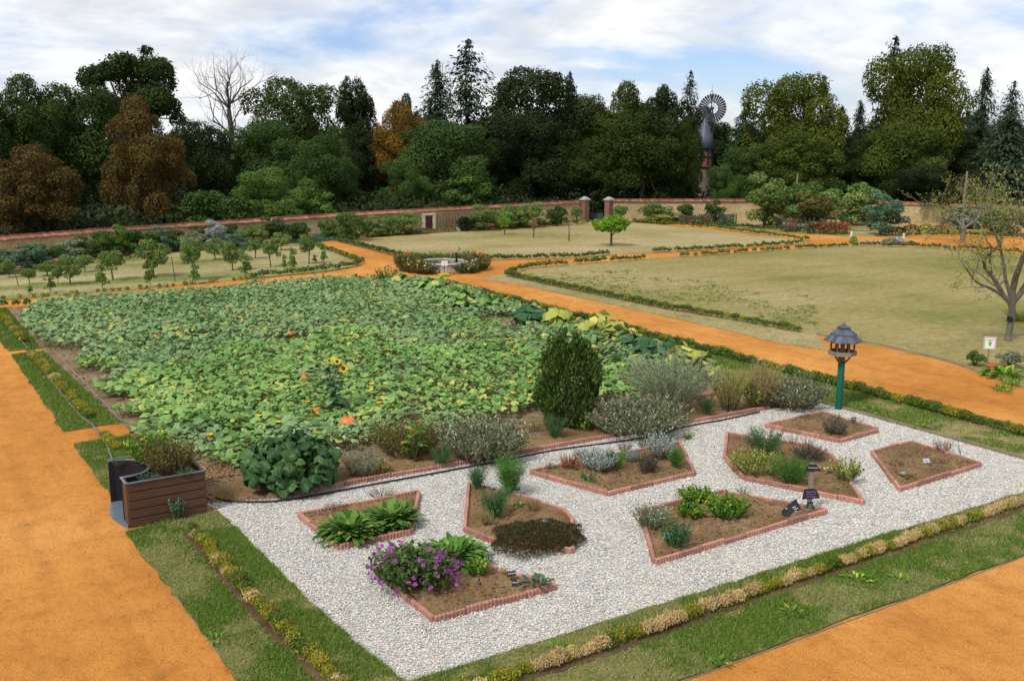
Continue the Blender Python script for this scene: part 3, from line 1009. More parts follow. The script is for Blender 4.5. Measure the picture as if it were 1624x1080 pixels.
board((19.97, 16.6), (19.92, 10.2), 'wooden edge board between gravel and turf below the bird feeder', .08)
board((27.18, 23.16), (27.45, 20.69), 'weathered edge board of the large lawn behind the bird feeder', .07)
board((27.45, 20.69), (27.18, 18.21), 'weathered edge board running to the corner near the white sign', .07)
board((27.18, 18.21), (26.69, 16.95), 'short bent edge board in front of the terracotta pot', .07)
board((7.9, 8.46), (15.6, 8.42), 'wooden edge board along the sand path under the front verge', .018, .012)
board((3.33, 8.8), (3.26, 15.58), 'wooden edge board along the sand path beside the planter', .015, .012)
board((4.62, 24.2), (4.60, 34.0), 'wooden edge board beside the bare pumpkin rows', .06)

# ------------------------------------------------------------------ garden walls


def wall_run(name, label, pts, th=0.42):
    o = np.array(pts[0][:2])
    t = thing(name, label, 'garden wall', (o[0], o[1], 0))
    t['kind'] = 'thing'
    g, cp = Geo(), Geo()
    for pa, pb in zip(pts[:-1], pts[1:]):
        a, b = np.array(pa[:2]), np.array(pb[:2])
        ha, hb = pa[2] - .12, pb[2] - .12
        d = unit(b - a)
        L = np.linalg.norm(b - a)
        nrm = np.array([-d[1], d[0]])
        if np.dot(nrm, -a) > 0:
            nrm = -nrm
        q = [a - o, b - o, b - o + nrm * th, a - o + nrm * th]
        V = [[p[0], p[1], -.1] for p in q] + [[p[0], p[1], z] for p, z in zip(q, (ha, hb, hb, ha))]
        g.add(V, [[3, 2, 1, 0], [4, 5, 6, 7], [0, 1, 5, 4], [1, 2, 6, 5], [2, 3, 7, 6], [3, 0, 4, 7]])
        m = int(L / .24)
        for i in range(m):       # two pitches of small roof tiles and a ridge
            s = a + d * (i + .5) * L / m - o
            h = ha + (hb - ha) * (i + .5) / m
            r = np.clip(.5 + 1.6 * (fbm(np.array([s[0] * .35]), np.array([s[1] * .35]), 4)[0] - .5) + rng.normal() * .22, 0, 1)
            for side, w0, w1 in ((0, -.10, th / 2), (1, th / 2, th + .10)):
                z0, z1 = (h - .02, h + .15) if side == 0 else (h + .15, h - .02)
                e = d * .117
                dz = rng.normal() * .008
                q = [s - e + nrm * w0, s + e + nrm * w0, s + e + nrm * w1, s - e + nrm * w1]
                zz = [z0, z0, z1, z1]
                V = [[p[0], p[1], z + dz] for p, z in zip(q, zz)] + [[p[0], p[1], z + dz + .035] for p, z in zip(q, zz)]
                cp.add(V, [[3, 2, 1, 0], [4, 5, 6, 7], [0, 1, 5, 4], [1, 2, 6, 5], [2, 3, 7, 6], [3, 0, 4, 7]], r)
            c = s + nrm * th / 2
            cp.box((c[0], c[1], h + .19 + rng.normal() * .006), (.235, .13, .07), math.atan2(d[1], d[0]), r * .9)
    g.build('stonework', 'rubble_limestone', t)
    tag(cp.build('coping', 'coping_tile', t), kind='stuff')
    return t


wl = wall_run('garden_wall', 'long pale limestone wall with red tile coping behind the orchard', WALL_LH)
wall_run('garden_wall', 'limestone wall with red tile coping beyond the far gateway', WALL_RH)
# doorway in the long wall
dx, dy = (34.86, 65.55)
a, b = np.array(WALL_L[3]), np.array(WALL_L[4])
dd = unit(b - a)
foot = a + dd * np.dot(np.array([dx, dy]) - a, dd)
ang = math.atan2(dd[1], dd[0])
nrm = np.array([dd[1], -dd[0]])
if np.dot(nrm, -foot) < 0:
    nrm = -nrm
o2 = np.array(WALL_L[0])


def onwall(u, out_, z):
    p = foot + dd * u + nrm * out_ - o2
    return (p[0], p[1], z)


dr = Geo().box(onwall(0, .03, .56), (.60, .06, 1.12), ang)
d_ob = dr.build('door', 'plum_paint', wl)
for i in range(5):
    Geo().box(onwall(-.24 + i * .12, .068, .56), (.112, .02, 1.08), ang).build('plank', 'plum_paint', d_ob)
Geo().box(onwall(.2, .09, .62), (.03, .05, .12), ang).build('handle', 'dark_iron', d_ob)
for u in (-.43, .43):
    for k in range(4):
        Geo().box(onwall(u, .05, .14 + k * .28), (.22 if k % 2 else .26, .10, .272), ang, taper=.985).build('door_stone', 'pale_stone', wl)
Geo().box(onwall(0, .055, 1.215), (1.15, .11, .17), ang).build('lintel', 'pale_stone', wl)

# wire trellis on both sides of the door
for (u0, u1, lab) in ((-3.6, -.72, 'wire grid trellis on the wall beside the plum door, espalier side'), (.72, 3.9, 'wire grid trellis on the wall between plum door and dark climbers')):
    c = foot + dd * (u0 + u1) / 2
    t = thing('wall_trellis', lab, 'trellis', (c[0], c[1], 0), rz=ang)
    s = 1 if abs(math.cos(ang) * nrm[1] - math.sin(ang) * nrm[0]) else 1
    off = math.cos(-ang) * nrm[1] + math.sin(-ang) * nrm[0]
    w = u1 - u0
    for i in range(int(w / .26) + 1):
        Geo().box((-w / 2 + i * .26, off * .07, .62), (.022, .022, 1.2)).build('upright', 'wire', t)
    for j in range(7):
        Geo().box((0, off * .095,   .1 + j * .18), (w, .022, .022)).build('cross_bar', 'wire', t)


def gate_pillar(loc, label):
    t = thing('gate_pillar', label, 'pillar', (*loc, 0), 'brick pillars of the far gateway')
    t['kind'] = 'thing'
    g = Geo()
    for k in range(15):
        g.box((0, 0, .06 + k * .118), (.50 + .02 * (k % 2), .50 + .02 * (k % 2), .112), .15)
    g.build('shaft', 'pillar_brick', t)
    c = Geo().box((0, 0, 1.83), (.68, .68, .12), .15)
    c.box((0, 0, 1.98), (.58, .58, .18), .15, taper=.25)
    c.build('cap', 'grey_stone', t)
    Geo().box((0, 0, .05), (.74, .74, .16), .15).build('plinth', 'grey_stone', t)


gate_pillar((49.56, 66.67), 'brick pillar with stone cap ending the long orchard wall')
gate_pillar((51.05, 65.42), 'brick pillar with stone cap behind the small round tree')
ga, gb = np.array((50.38, 67.34)), np.array((51.43, 66.33))
t = thing('low_gate', 'low dark steel gate between the two brick pillars', 'gate', (*((ga + gb) / 2), 0), rz=math.atan2(*(gb - ga)[::-1]))
L = np.linalg.norm(gb - ga) - .5
for s in (-1, 1):
    Geo().box((s * L / 4, 0, .34), (L / 2 - .04, .03, .5)).build('panel', 'gate_steel', t)
    Geo().box((s * L / 4, 0, .64), (L / 2 - .02, .06, .06)).build('top_rail', 'gate_steel', t)
    Geo().box((s * L / 2, 0, .36), (.07, .07, .72)).build('post', 'gate_steel', t)

# ------------------------------------------------------------------ trees


def crown_round(n, lobes, leaf, zc=.56, rx=.37, rz=.42, lr=(.09, .17), base=.06, top=1.0, sparse=1.0):
    d = sphere_dirs(lobes)
    rad = rng.random(lobes) ** .45
    c = d * (rad * (.82 + .34 * rng.random(lobes)))[:, None] * np.array([rx, rx, rz]) + np.array([0, 0, zc])
    r = lr[0] + (lr[1] - lr[0]) * rng.random(lobes)
    c[:, 2] = np.clip(c[:, 2], base + r * .8, top - r)
    k = rng.choice(lobes, n * 2, p=(r ** 2) / (r ** 2).sum())
    dr_ = sphere_dirs(n * 2, -.75)
    p = c[k] + dr_ * (r[k] * (.72 + .36 * rng.random(n * 2)))[:, None] * np.array([1, 1, .82])
    dist = np.linalg.norm((p[:, None] - c[None]) / np.array([1, 1, .82]), axis=2) / r[None]
    dist[np.arange(n * 2), k] = 9
    keep = dist.min(1) > .72
    p, dr_ = p[keep][:n], dr_[keep][:n]
    m = len(p)
    stray = rng.random(m) < .10
    p = p + dr_ * (stray * rng.random(m) * .022)[:, None] + rng.normal(size=(m, 3)) * .006
    N = dr_ + rng.normal(size=(m, 3)) * .55 + np.array([0, 0, .25])
    L = leaf * (.6 + .8 * rng.random(m))
    tone = np.clip(rng.normal(.5, .22, m) + (rng.random(lobes)[k][keep][:n] - .5) * .5, 0, 1)
    return Geo().leaves(p, N, L, L * .62, tone), c


def trunk_geo(h, r0, r1, limbs=None, bend=.03):
    g = Geo()
    z = np.linspace(0, 1, 7)
    pts = np.c_[bend * np.sin(z * 3 + 1) - bend * math.sin(1), bend * np.cos(z * 2.3) - bend, z * h]
    rad = r0 + (r1 - r0) * z
    rad[0] *= 1.35
    g.tube(pts, rad, 8)
    if limbs is not None:
        for c in limbs:
            s = pts[rng.integers(3, 7)]
            m = (s + c) / 2 + np.array([0, 0, -.02])
            g.tube([s, m, c], [r1 * .6, r1 * .4, r1 * .15], 5)
    return g


def crown_conifer(levels, leaf, spread=.5, droop=.35, gap=.12, power=.85, top_thin=.0, per=9):
    g = Geo()
    for i in range(levels):
        f = (i + .5) / levels
        z = .05 + .95 * f
        ln = spread * (1 - f) ** power + .018
        if f > 1 - top_thin:
            ln *= .7
        nb = per + int(rng.integers(-2, 3))
        for b in range(nb):
            if rng.random() < gap:
                continue
            a = rng.random() * 6.283
            l = ln * (.6 + .55 * rng.random())
            k = max(4, int(l / leaf * 3.2))
            s = (np.arange(k) + rng.random(k)) / k
            side = rng.normal(size=k) * .16 * l * (1 - .5 * s)
            zz = z - droop * l * s + .18 * l * s ** 2 + rng.normal(size=k) * .008
            ca, sa = math.cos(a), math.sin(a)
            p = np.c_[s * l * ca - side * sa, s * l * sa + side * ca, zz]
            N = np.array([ca * .35, sa * .35, 1.0]) + rng.normal(size=(k, 3)) * .4
            T_ = np.array([ca, sa, -.35]) + rng.normal(size=(k, 3)) * .4
            L = leaf * (.7 + .7 * rng.random(k)) * (1.1 - .35 * f)
            g.leaves(p, N, L * 1.5, L * .55, np.clip(rng.random(k) * .7 + .3 * s, 0, 1), tang=T_)
    return g


def branching(g, p, d, L, r, depth, spread, leafpts=None, up=.12, nmin=2, nmax=3, taper=.66, sides=4, wig=.14):
    k = 4
    pts = [np.array(p, float)]
    dirs = np.array(d, float)
    for i in range(k):
        dirs = unit(dirs + rng.normal(size=3) * wig + np.array([0, 0, up * .3]))
        pts.append(pts[-1] + dirs * L / k)
    g.tube(pts, np.linspace(r, r * taper, k + 1), sides, cap=False)
    if leafpts is not None and depth <= 2:
        leafpts.extend(pts[1:])
    if depth <= 0:
        return
    for i in range(rng.integers(nmin, nmax + 1)):
        q = pts[-1] if i == 0 else pts[rng.integers(1, k + 1)]
        nd_ = unit(dirs + rng.normal(size=3) * spread + np.array([0, 0, up]))
        branching(g, q, nd_, L * (.62 + .25 * rng.random()), r * taper * (.85 if i == 0 else .6), depth - 1, spread, leafpts, up, nmin, nmax, taper, 3 if depth < 3 else sides, wig)


PROTO = {}


def proto(key, geo, trunk):
    PROTO[key] = (geo.mesh('crown', 'tree_mid'), trunk.mesh('trunk', 'bark'))


for key, args in dict(
        round_a=(32000, 58, .020, .55, .37, .42, (.08, .16), .05),
        round_b=(32000, 54, .020, .54, .38, .43, (.09, .17), .04),
        round_c=(30000, 70, .020, .57, .38, .40, (.06, .13), .06),
        dense_a=(34000, 84, .019, .50, .38, .46, (.05, .13), .02),
        dense_b=(34000, 76, .019, .48, .39, .47, (.05, .14), .02)).items():
    g_, lob = crown_round(*args)
    proto(key, g_, trunk_geo(.55, .022, .012, lob[:8]))
g_, lob = crown_round(20000, 46, .020, .70, .42, .25, (.04, .10), .42)
proto('open_oak', g_, trunk_geo(.62, .026, .016, lob))
g_, lob = crown_round(20000, 52, .020, .66, .38, .32, (.05, .11), .3)
proto('open_b', g_, trunk_geo(.6, .02, .014, lob))
proto('spruce_a', crown_conifer(46, .024, .5, .45, .10, .72, per=11), trunk_geo(.98, .016, .002))
proto('spruce_b', crown_conifer(34, .027, .5, .25, .22, .66, per=9), trunk_geo(.98, .016, .002))
proto('fir_c', crown_conifer(40, .027, .5, .5, .05, .60, per=12), trunk_geo(.97, .02, .002))
g_, lob = crown_round(4600, 34, .042, .60, .36, .36, (.10, .17), .22)
proto('small_a', g_, trunk_geo(.5, .03, .018, lob[:7], .02))
g_, lob = crown_round(4600, 38, .042, .62, .37, .34, (.08, .15), .24)
proto('small_b', g_, trunk_geo(.5, .03, .018, lob[:7], .03))
g_, lob = crown_round(6000, 38, .042, .46, .37, .42, (.08, .17), .03)
proto('bush_a', g_, trunk_geo(.4, .03, .015, lob[:7], .02))
g_, lob = crown_round(6000, 50, .042, .46, .38, .44, (.06, .13), .02)
proto('bush_b', g_, trunk_geo(.4, .03, .015, lob[:7], .02))
g_, lob = crown_round(620, 26, .075, .55, .26, .44, (.06, .13), .16)
proto('whip', g_, trunk_geo(.85, .018, .008, lob[:6], .03))


def tree(name, label, cat, dims, kind, mat, group=None, wd=1.0, rz=None):
    x, y, h, w = dims
    t = thing(name, label, cat, (x, y, 0), group, rng.random() * 6.283 if rz is None else rz)
    cm, tm = PROTO[kind]
    w *= 1.55 if kind in ('spruce_a', 'spruce_b') else (1.2 if kind == 'fir_c' else 1.15)
    c = place('crown', cm, t, (0, 0, 0), 0, (w, w * wd, h))
    k = place('trunk', tm, t, (0, 0, 0), 0, (w * .9, w * .9, h))
    c.material_slots[0].link = 'OBJECT'
    c.material_slots[0].material = MATS[mat]
    return t


G_W = 'trees of the wood behind the garden wall'
TREES = [
    ('oak_tree', 'dark oak at the far left edge of the wood', (10.66, 86.26, 11.55, 7.09), 'round_c', 'tree_oak'),
    ('oak_tree', 'tall open oak with gaps of sky, towering behind the rust brown chestnuts', (20.81, 95.06, 14.85, 11.77), 'open_oak', 'tree_oak'),
    ('oak_tree', 'dark green oak between the two rust brown chestnuts', (15.17, 88.10, 11.05, 8.71), 'round_b', 'tree_oak'),
    ('chestnut_tree', 'low rust brown chestnut at the left end of the wall', (8.87, 66.85, 6.36, 6.16), 'dense_a', 'tree_rust'),
    ('chestnut_tree', 'tall rust brown chestnut, the largest brown tree', (16.05, 70.29, 9.66, 5.67), 'dense_b', 'tree_rust'),
    ('broadleaf_tree', 'dark green tree filling the gap beside the tall rust brown chestnut', (22.09, 78.15, 8.07, 6.15), 'round_a', 'tree_dark'),
    ('broadleaf_tree', 'dark round crowned tree just beside the bare dead tree', (33.50, 88.77, 12.22, 9.24), 'round_a', 'tree_oak'),
    ('broadleaf_tree', 'tall narrow dark tree beside the amber autumn tree', (39.84, 89.66, 12.61, 5.55), 'open_b', 'tree_dark'),
    ('broadleaf_tree', 'dark tree under the narrow dark tree beside the amber one', (36.49, 83.46, 7.97, 6.02), 'dense_b', 'tree_dark'),
    ('broadleaf_tree', 'mid green tree at the foot of the bare dead tree', (27.75, 79.40, 8.16, 6.97), 'round_b', 'tree_mid'),
    ('broadleaf_tree', 'round mid green tree with a smooth dome above the orchard wall', (29.84, 72.98, 7.07, 6.05), 'dense_a', 'tree_mid'),
    ('broadleaf_shrub', 'pale green shrub behind the wall under the dark trees, first of three', (20.00, 67.61, 3.80, 5.00), 'bush_a', 'tree_mid'),
    ('broadleaf_shrub', 'largest pale green shrub behind the wall below the dead tree', (23.95, 68.95, 4.80, 5.88), 'dense_b', 'tree_light'),
    ('broadleaf_shrub', 'pale green shrub in front of the smooth domed tree', (27.13, 68.99, 3.31, 4.25), 'bush_b', 'tree_light'),
    ('autumn_tree', 'amber orange autumn tree beside the tall spruces', (40.30, 81.51, 10.08, 5.75), 'dense_a', 'tree_amber'),
    ('broadleaf_tree', 'distant dark tree top behind the amber autumn tree', (50.22, 99.73, 11.62, 4.03), 'round_c', 'tree_dark'),
    ('spruce_tree', 'dense dark spruce just beside the tallest spruce', (48.40, 89.39, 14.15, 6.83), 'spruce_a', 'tree_spruce'),
    ('spruce_tree', 'tallest pointed spruce with gaps between its branches', (50.03, 86.35, 15.93, 8.36), 'spruce_b', 'tree_spruce'),
    ('broadleaf_tree', 'mid green tree under the two tall spruces', (41.98, 76.43, 8.41, 8.46), 'round_a', 'tree_mid'),
    ('broadleaf_shrub', 'green shrub behind the wall at the foot of the amber tree', (36.68, 73.03, 5.27, 4.48), 'dense_b', 'tree_mid'),
    ('broadleaf_shrub', 'light green shrub behind the wall right of the plum door', (41.46, 72.08, 3.90, 4.85), 'bush_b', 'tree_light'),
    ('broadleaf_tree', 'very large dark tree with a ragged top in the middle of the wood', (53.49, 81.17, 13.57, 10.82), 'round_a', 'tree_dark'),
    ('broadleaf_tree', 'dark skirted tree in front of the ragged topped one', (49.55, 75.45, 9.36, 9.31), 'dense_b', 'tree_dark'),
    ('spruce_tree', 'small spruce tip rising beside the ragged topped dark tree', (61.55, 85.66, 13.37, 3.68), 'fir_c', 'tree_spruce'),
    ('broadleaf_tree', 'olive yellow tree above the far gateway', (58.99, 79.49, 11.04, 6.27), 'round_b', 'tree_olive'),
    ('broadleaf_tree', 'dark olive tree right above the gateway pillars', (63.17, 79.55, 12.34, 7.32), 'round_c', 'tree_olive'),
    ('broadleaf_tree', 'dark tree crown just left of the wind pump', (69.30, 80.47, 12.34, 6.66), 'open_b', 'tree_dark'),
    ('spruce_tree', 'thin ragged spruce standing against the wind pump wheel', (73.24, 80.68, 13.61, 3.88), 'spruce_b', 'tree_dark'),
    ('yew_tree', 'huge dark yew spreading left of the brick water tower', (56.75, 68.38, 9.11, 9.95), 'dense_a', 'tree_yew'),
    ('yew_tree', 'dark yew hiding the left half of the brick water tower', (59.77, 66.35, 8.70, 3.32), 'dense_a', 'tree_yew'),
    ('broadleaf_shrub', 'green shrub hiding the right foot of the water tower', (62.16, 63.90, 4.72, 3.10), 'dense_b', 'tree_mid'),
    ('yew_tree', 'dark yew behind the far gateway', (55.14, 73.74, 6.97, 6.72), 'dense_b', 'tree_yew'),
    ('spruce_tree', 'bluish spruce right of the brick water tower', (73.01, 72.63, 9.62, 6.40), 'fir_c', 'tree_mid'),
    ('broadleaf_tree', 'dark green tree below the bluish spruce by the water tower', (69.49, 66.89, 6.46, 6.30), 'dense_b', 'tree_mid'),
    ('broadleaf_tree', 'big golden olive tree in the right half of the wood', (74.48, 67.64, 12.95, 9.65), 'round_b', 'tree_yellow'),
    ('broadleaf_tree', 'dark lower tree in front of the big golden olive tree', (71.25, 63.60, 7.57, 8.96), 'dense_a', 'tree_olive'),
    ('pine_tree', 'dark tufted pine behind the golden olive tree', (84.70, 73.26, 13.14, 3.88), 'spruce_b', 'tree_dark'),
    ('spruce_tree', 'dark spruce stepping down beside the golden olive tree', (81.00, 67.60, 9.89, 5.18), 'fir_c', 'tree_spruce'),
    ('spruce_tree', 'small pointed spruce in the dip of the tree line', (84.24, 68.11, 10.57, 3.86), 'spruce_a', 'tree_spruce'),
    ('spruce_tree', 'tall dark spruce leaning out behind the highest golden tree', (87.82, 67.27, 16.74, 6.22), 'spruce_b', 'tree_spruce'),
    ('broadleaf_tree', 'highest golden green tree near the right end of the wood', (82.96, 60.39, 15.43, 9.44), 'round_b', 'tree_yellow'),
    ('broadleaf_tree', 'golden green lower half of the wood under the highest tree', (77.37, 57.47, 8.38, 7.66), 'round_a', 'tree_olive'),
    ('spruce_tree', 'dark spruce right of the highest golden green tree', (98.97, 64.37, 14.07, 5.18), 'spruce_a', 'tree_spruce'),
    ('spruce_tree', 'thin spruce at the far right edge of the wood', (97.23, 60.26, 12.44, 4.67), 'spruce_b', 'tree_spruce'),
    ('fir_tree', 'silvery green fir with pale tips behind the right wall', (77.39, 48.04, 9.45, 7.46), 'fir_c', 'tree_bluefir'),
    ('broadleaf_tree', 'dark tree between the highest golden tree and the silvery fir', (84.90, 57.33, 7.63, 6.87), 'dense_a', 'tree_dark'),
    ('broadleaf_tree', 'dark tree in the dip below the small pointed spruce', (77.60, 61.85, 7.05, 6.87), 'dense_b', 'tree_dark'),
    ('broadleaf_shrub', 'low dark shrub behind the wall near the leaning fence pole', (73.03, 52.16, 4.85, 7.65), 'dense_b', 'tree_dark'),
    ('broadleaf_tree', 'dark tree beyond the left edge of the picture', (6.59, 83.88, 10.93, 7.17), 'round_a', 'tree_oak'),
    ('spruce_tree', 'dark spruce beyond the right edge of the picture', (91.27, 51.81, 11.75, 7.28), 'fir_c', 'tree_spruce'),
]
for nm, lab, dims, kind, mat in TREES:
    tree(nm, lab, 'tree' if 'shrub' not in nm else 'shrub', dims, kind, mat, G_W)
BACK = [(4.76, 118.86, 10.80, 9.33), (9.73, 120.28, 9.72, 9.70), (14.95, 119.45, 10.12, 9.23), (18.10, 112.51, 9.69, 8.88), (23.21, 114.00, 9.31, 9.23), (28.50, 112.50, 7.01, 8.73), (32.14, 110.09, 6.62, 8.73), (35.81, 107.72, 6.50, 8.73), (40.99, 107.26, 8.33, 8.90), (45.76, 106.44, 7.49, 8.36), (49.60, 104.05, 7.70, 8.36), (54.74, 103.35, 8.43, 9.22), (59.56, 100.36, 8.80, 9.22), (64.94, 99.53, 9.56, 9.38), (69.16, 96.76, 9.22, 8.66), (73.50, 94.16, 9.94, 8.66), (79.06, 92.96, 9.65, 8.81), (84.24, 89.90, 10.68, 7.34), (87.92, 87.05, 8.53, 8.07), (92.06, 84.68, 9.70, 9.54), (96.28, 81.74, 8.63, 8.81), (100.61, 78.98, 8.64, 8.81), (103.35, 75.22, 10.39, 9.38), (105.68, 71.14, 9.64, 9.22), (107.87, 67.16, 8.92, 9.06), (110.70, 63.24, 10.23, 10.26), (111.82, 57.97, 11.41, 9.89)]
for i, dims in enumerate(BACK):
    tree('woodland_tree', 'dark tree deep in the wood, mostly hidden behind the front trees', 'tree', dims, ('dense_a', 'dense_b', 'round_c')[i % 3], 'tree_dark', 'hidden trees at the back of the wood')

# undergrowth closing the wood just behind the walls
g = Geo()
for a, b in list(zip(WALL_L[:-1], WALL_L[1:])) + [(WALL_L[5], WALL_R[0])] + list(zip(WALL_R[:-1], WALL_R[1:])):
    a, b = np.array(a), np.array(b)
    L = np.linalg.norm(b - a)
    d = unit(b - a)
    nrm_ = np.array([-d[1], d[0]])
    if np.dot(nrm_, -a) > 0:
        nrm_ = -nrm_
    k = int(L * 150)
    s = rng.random(k) * L
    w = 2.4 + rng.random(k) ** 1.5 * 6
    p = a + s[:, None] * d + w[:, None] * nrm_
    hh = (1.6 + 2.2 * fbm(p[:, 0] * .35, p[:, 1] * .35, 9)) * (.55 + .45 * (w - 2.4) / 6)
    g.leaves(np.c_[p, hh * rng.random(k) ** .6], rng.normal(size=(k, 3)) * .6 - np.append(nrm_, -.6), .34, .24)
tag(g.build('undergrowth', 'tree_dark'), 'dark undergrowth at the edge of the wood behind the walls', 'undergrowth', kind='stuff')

# the bare dead tree
x, y, h, w = (28.23, 90.41, 15.20, 5.75)
t = thing('dead_tree', 'tall bare dead tree with fine grey branches against the sky', 'tree', (x, y, 0), G_W)
g = Geo()
tp = np.array([[0, 0, 0], [.1, .05, h * .35], [.0, 0, h * .5], [-.1, 0, h * .6]])
g.tube(tp, [.34, .28, .24, .2], 8)
g.build('trunk', 'dead_wood', t)
g = Geo()
for i in range(15):
    z = h * (.40 + .27 * rng.random()) if i > 4 else h * .6
    a = i * 2.4
    up_ = .55 + 1.3 * rng.random() if i > 4 else 1.6
    branching(g, (-.05, 0, z), unit(np.array([math.cos(a), math.sin(a), up_])), h * .125, .085, 5, .50, None, .20, 2, 3, .66, 4, .16)
g.build('branches', 'dead_wood', t)

# orchard of young trees on the striped grass
G_O = 'young fruit trees of the orchard'
ORCH = [
    ((5.63, 53.41, 0.82, 0.78), 'small_a', 'bushy young apple tree nearest the left end of the orchard'),
    ((6.10, 50.34, 0.69, 0.77), 'small_b', 'small round apple tree second from the left end of the orchard'),
    ((7.27, 53.22, 0.67, 1.04), 'small_a', 'wide low apple tree in the back row at the left of the orchard'),
    ((7.20, 49.67, 0.69, 0.57), 'small_b', 'slim young apple tree beside the dark round one in the orchard'),
    ((7.68, 49.37, 1.15, 1.15), 'small_a', 'dark round apple tree at the left of the orchard'),
    ((9.04, 53.53, 0.82, 1.00), 'small_b', 'apple tree in the back row behind the slender whip'),
    ((9.63, 49.93, 1.31, 1.30), 'small_b', 'yellowing apple tree left of the tallest orchard tree'),
    ((11.53, 50.08, 1.64, 1.58), 'small_a', 'tallest orchard tree, pale leaves turning yellow'),
    ((12.78, 47.75, 1.83, 1.30), 'small_b', 'tall light green fruit tree in the middle of the orchard'),
    ((16.11, 55.57, 1.11, 1.11), 'small_a', 'fruit tree in the back row behind the orchard middle'),
    ((15.50, 50.48, 1.34, 1.15), 'small_a', 'dark apple tree with a low crown right of the orchard middle'),
    ((18.19, 55.02, 0.98, 0.98), 'small_b', 'small dark apple tree in the back row toward the path'),
    ((17.56, 50.74, 1.37, 1.11), 'small_b', 'round dark apple tree on a clear short trunk'),
    ((20.90, 58.37, 0.98, 1.21), 'small_a', 'apple tree at the back corner of the orchard'),
    ((19.76, 51.00, 1.47, 1.14), 'small_b', 'last apple tree near the path crossing, grey green crown'),
]
for dims, kind, lab in ORCH:
    tree('apple_tree', lab, 'tree', (*dims[:2], dims[2] * 1.15, dims[3] * 1.02), kind, 'tree_apple', G_O)
WHIPS = [
    ((5.71, 47.19, 0.41, 0.24), 'tiny rose bush at the left front of the orchard'),
    ((6.52, 47.12, 0.77, 0.38), 'pale spindly sapling in the front row at the left of the orchard'),
    ((8.56, 46.75, 1.22, 0.47), 'leafy whip sapling left of the yellowing apple tree'),
    ((10.56, 46.67, 1.19, 0.48), 'leafy whip sapling in front of the tallest orchard tree'),
    ((12.56, 46.64, 0.99, 0.43), 'leafy whip sapling in front of the tall light green fruit tree'),
    ((15.15, 47.34, 1.21, 0.57), 'bushy whip sapling in the front row of the orchard'),
    ((17.72, 47.97, 1.32, 0.41), 'slender whip sapling near the orchard corner'),
    ((17.63, 48.89, 0.89, 0.25), 'thinnest sapling beside the slender whip'),
    ((20.23, 50.07, 1.20, 0.33), 'column shaped sapling nearest the path crossing'),
    ((20.23, 51.37, 0.48, 0.24), 'knee high sapling beside the last apple tree'),
]
for dims, lab in WHIPS:
    tree('sapling', lab, 'sapling', (dims[0], dims[1], dims[2], max(dims[3] * 1.9, .45)), 'whip', 'tree_sapling', 'slender saplings in the front of the orchard')
for dims, lab in (((12.00, 47.97, 1.18, 0.06), 'bare wooden stake leaning in the orchard grass'), ((5.61, 49.93, 0.63, 0.06), 'short bare stake at the left of the orchard')):
    x, y, h, w = dims
    t = Geo().tube([(0, 0, 0), (-.05, 0, h / 2), (-.1, .01, h)], [.022, .02, .018], 6).build('wooden_stake', 'twig', None, (x, y, 0))
    tag(t, lab, 'stake')

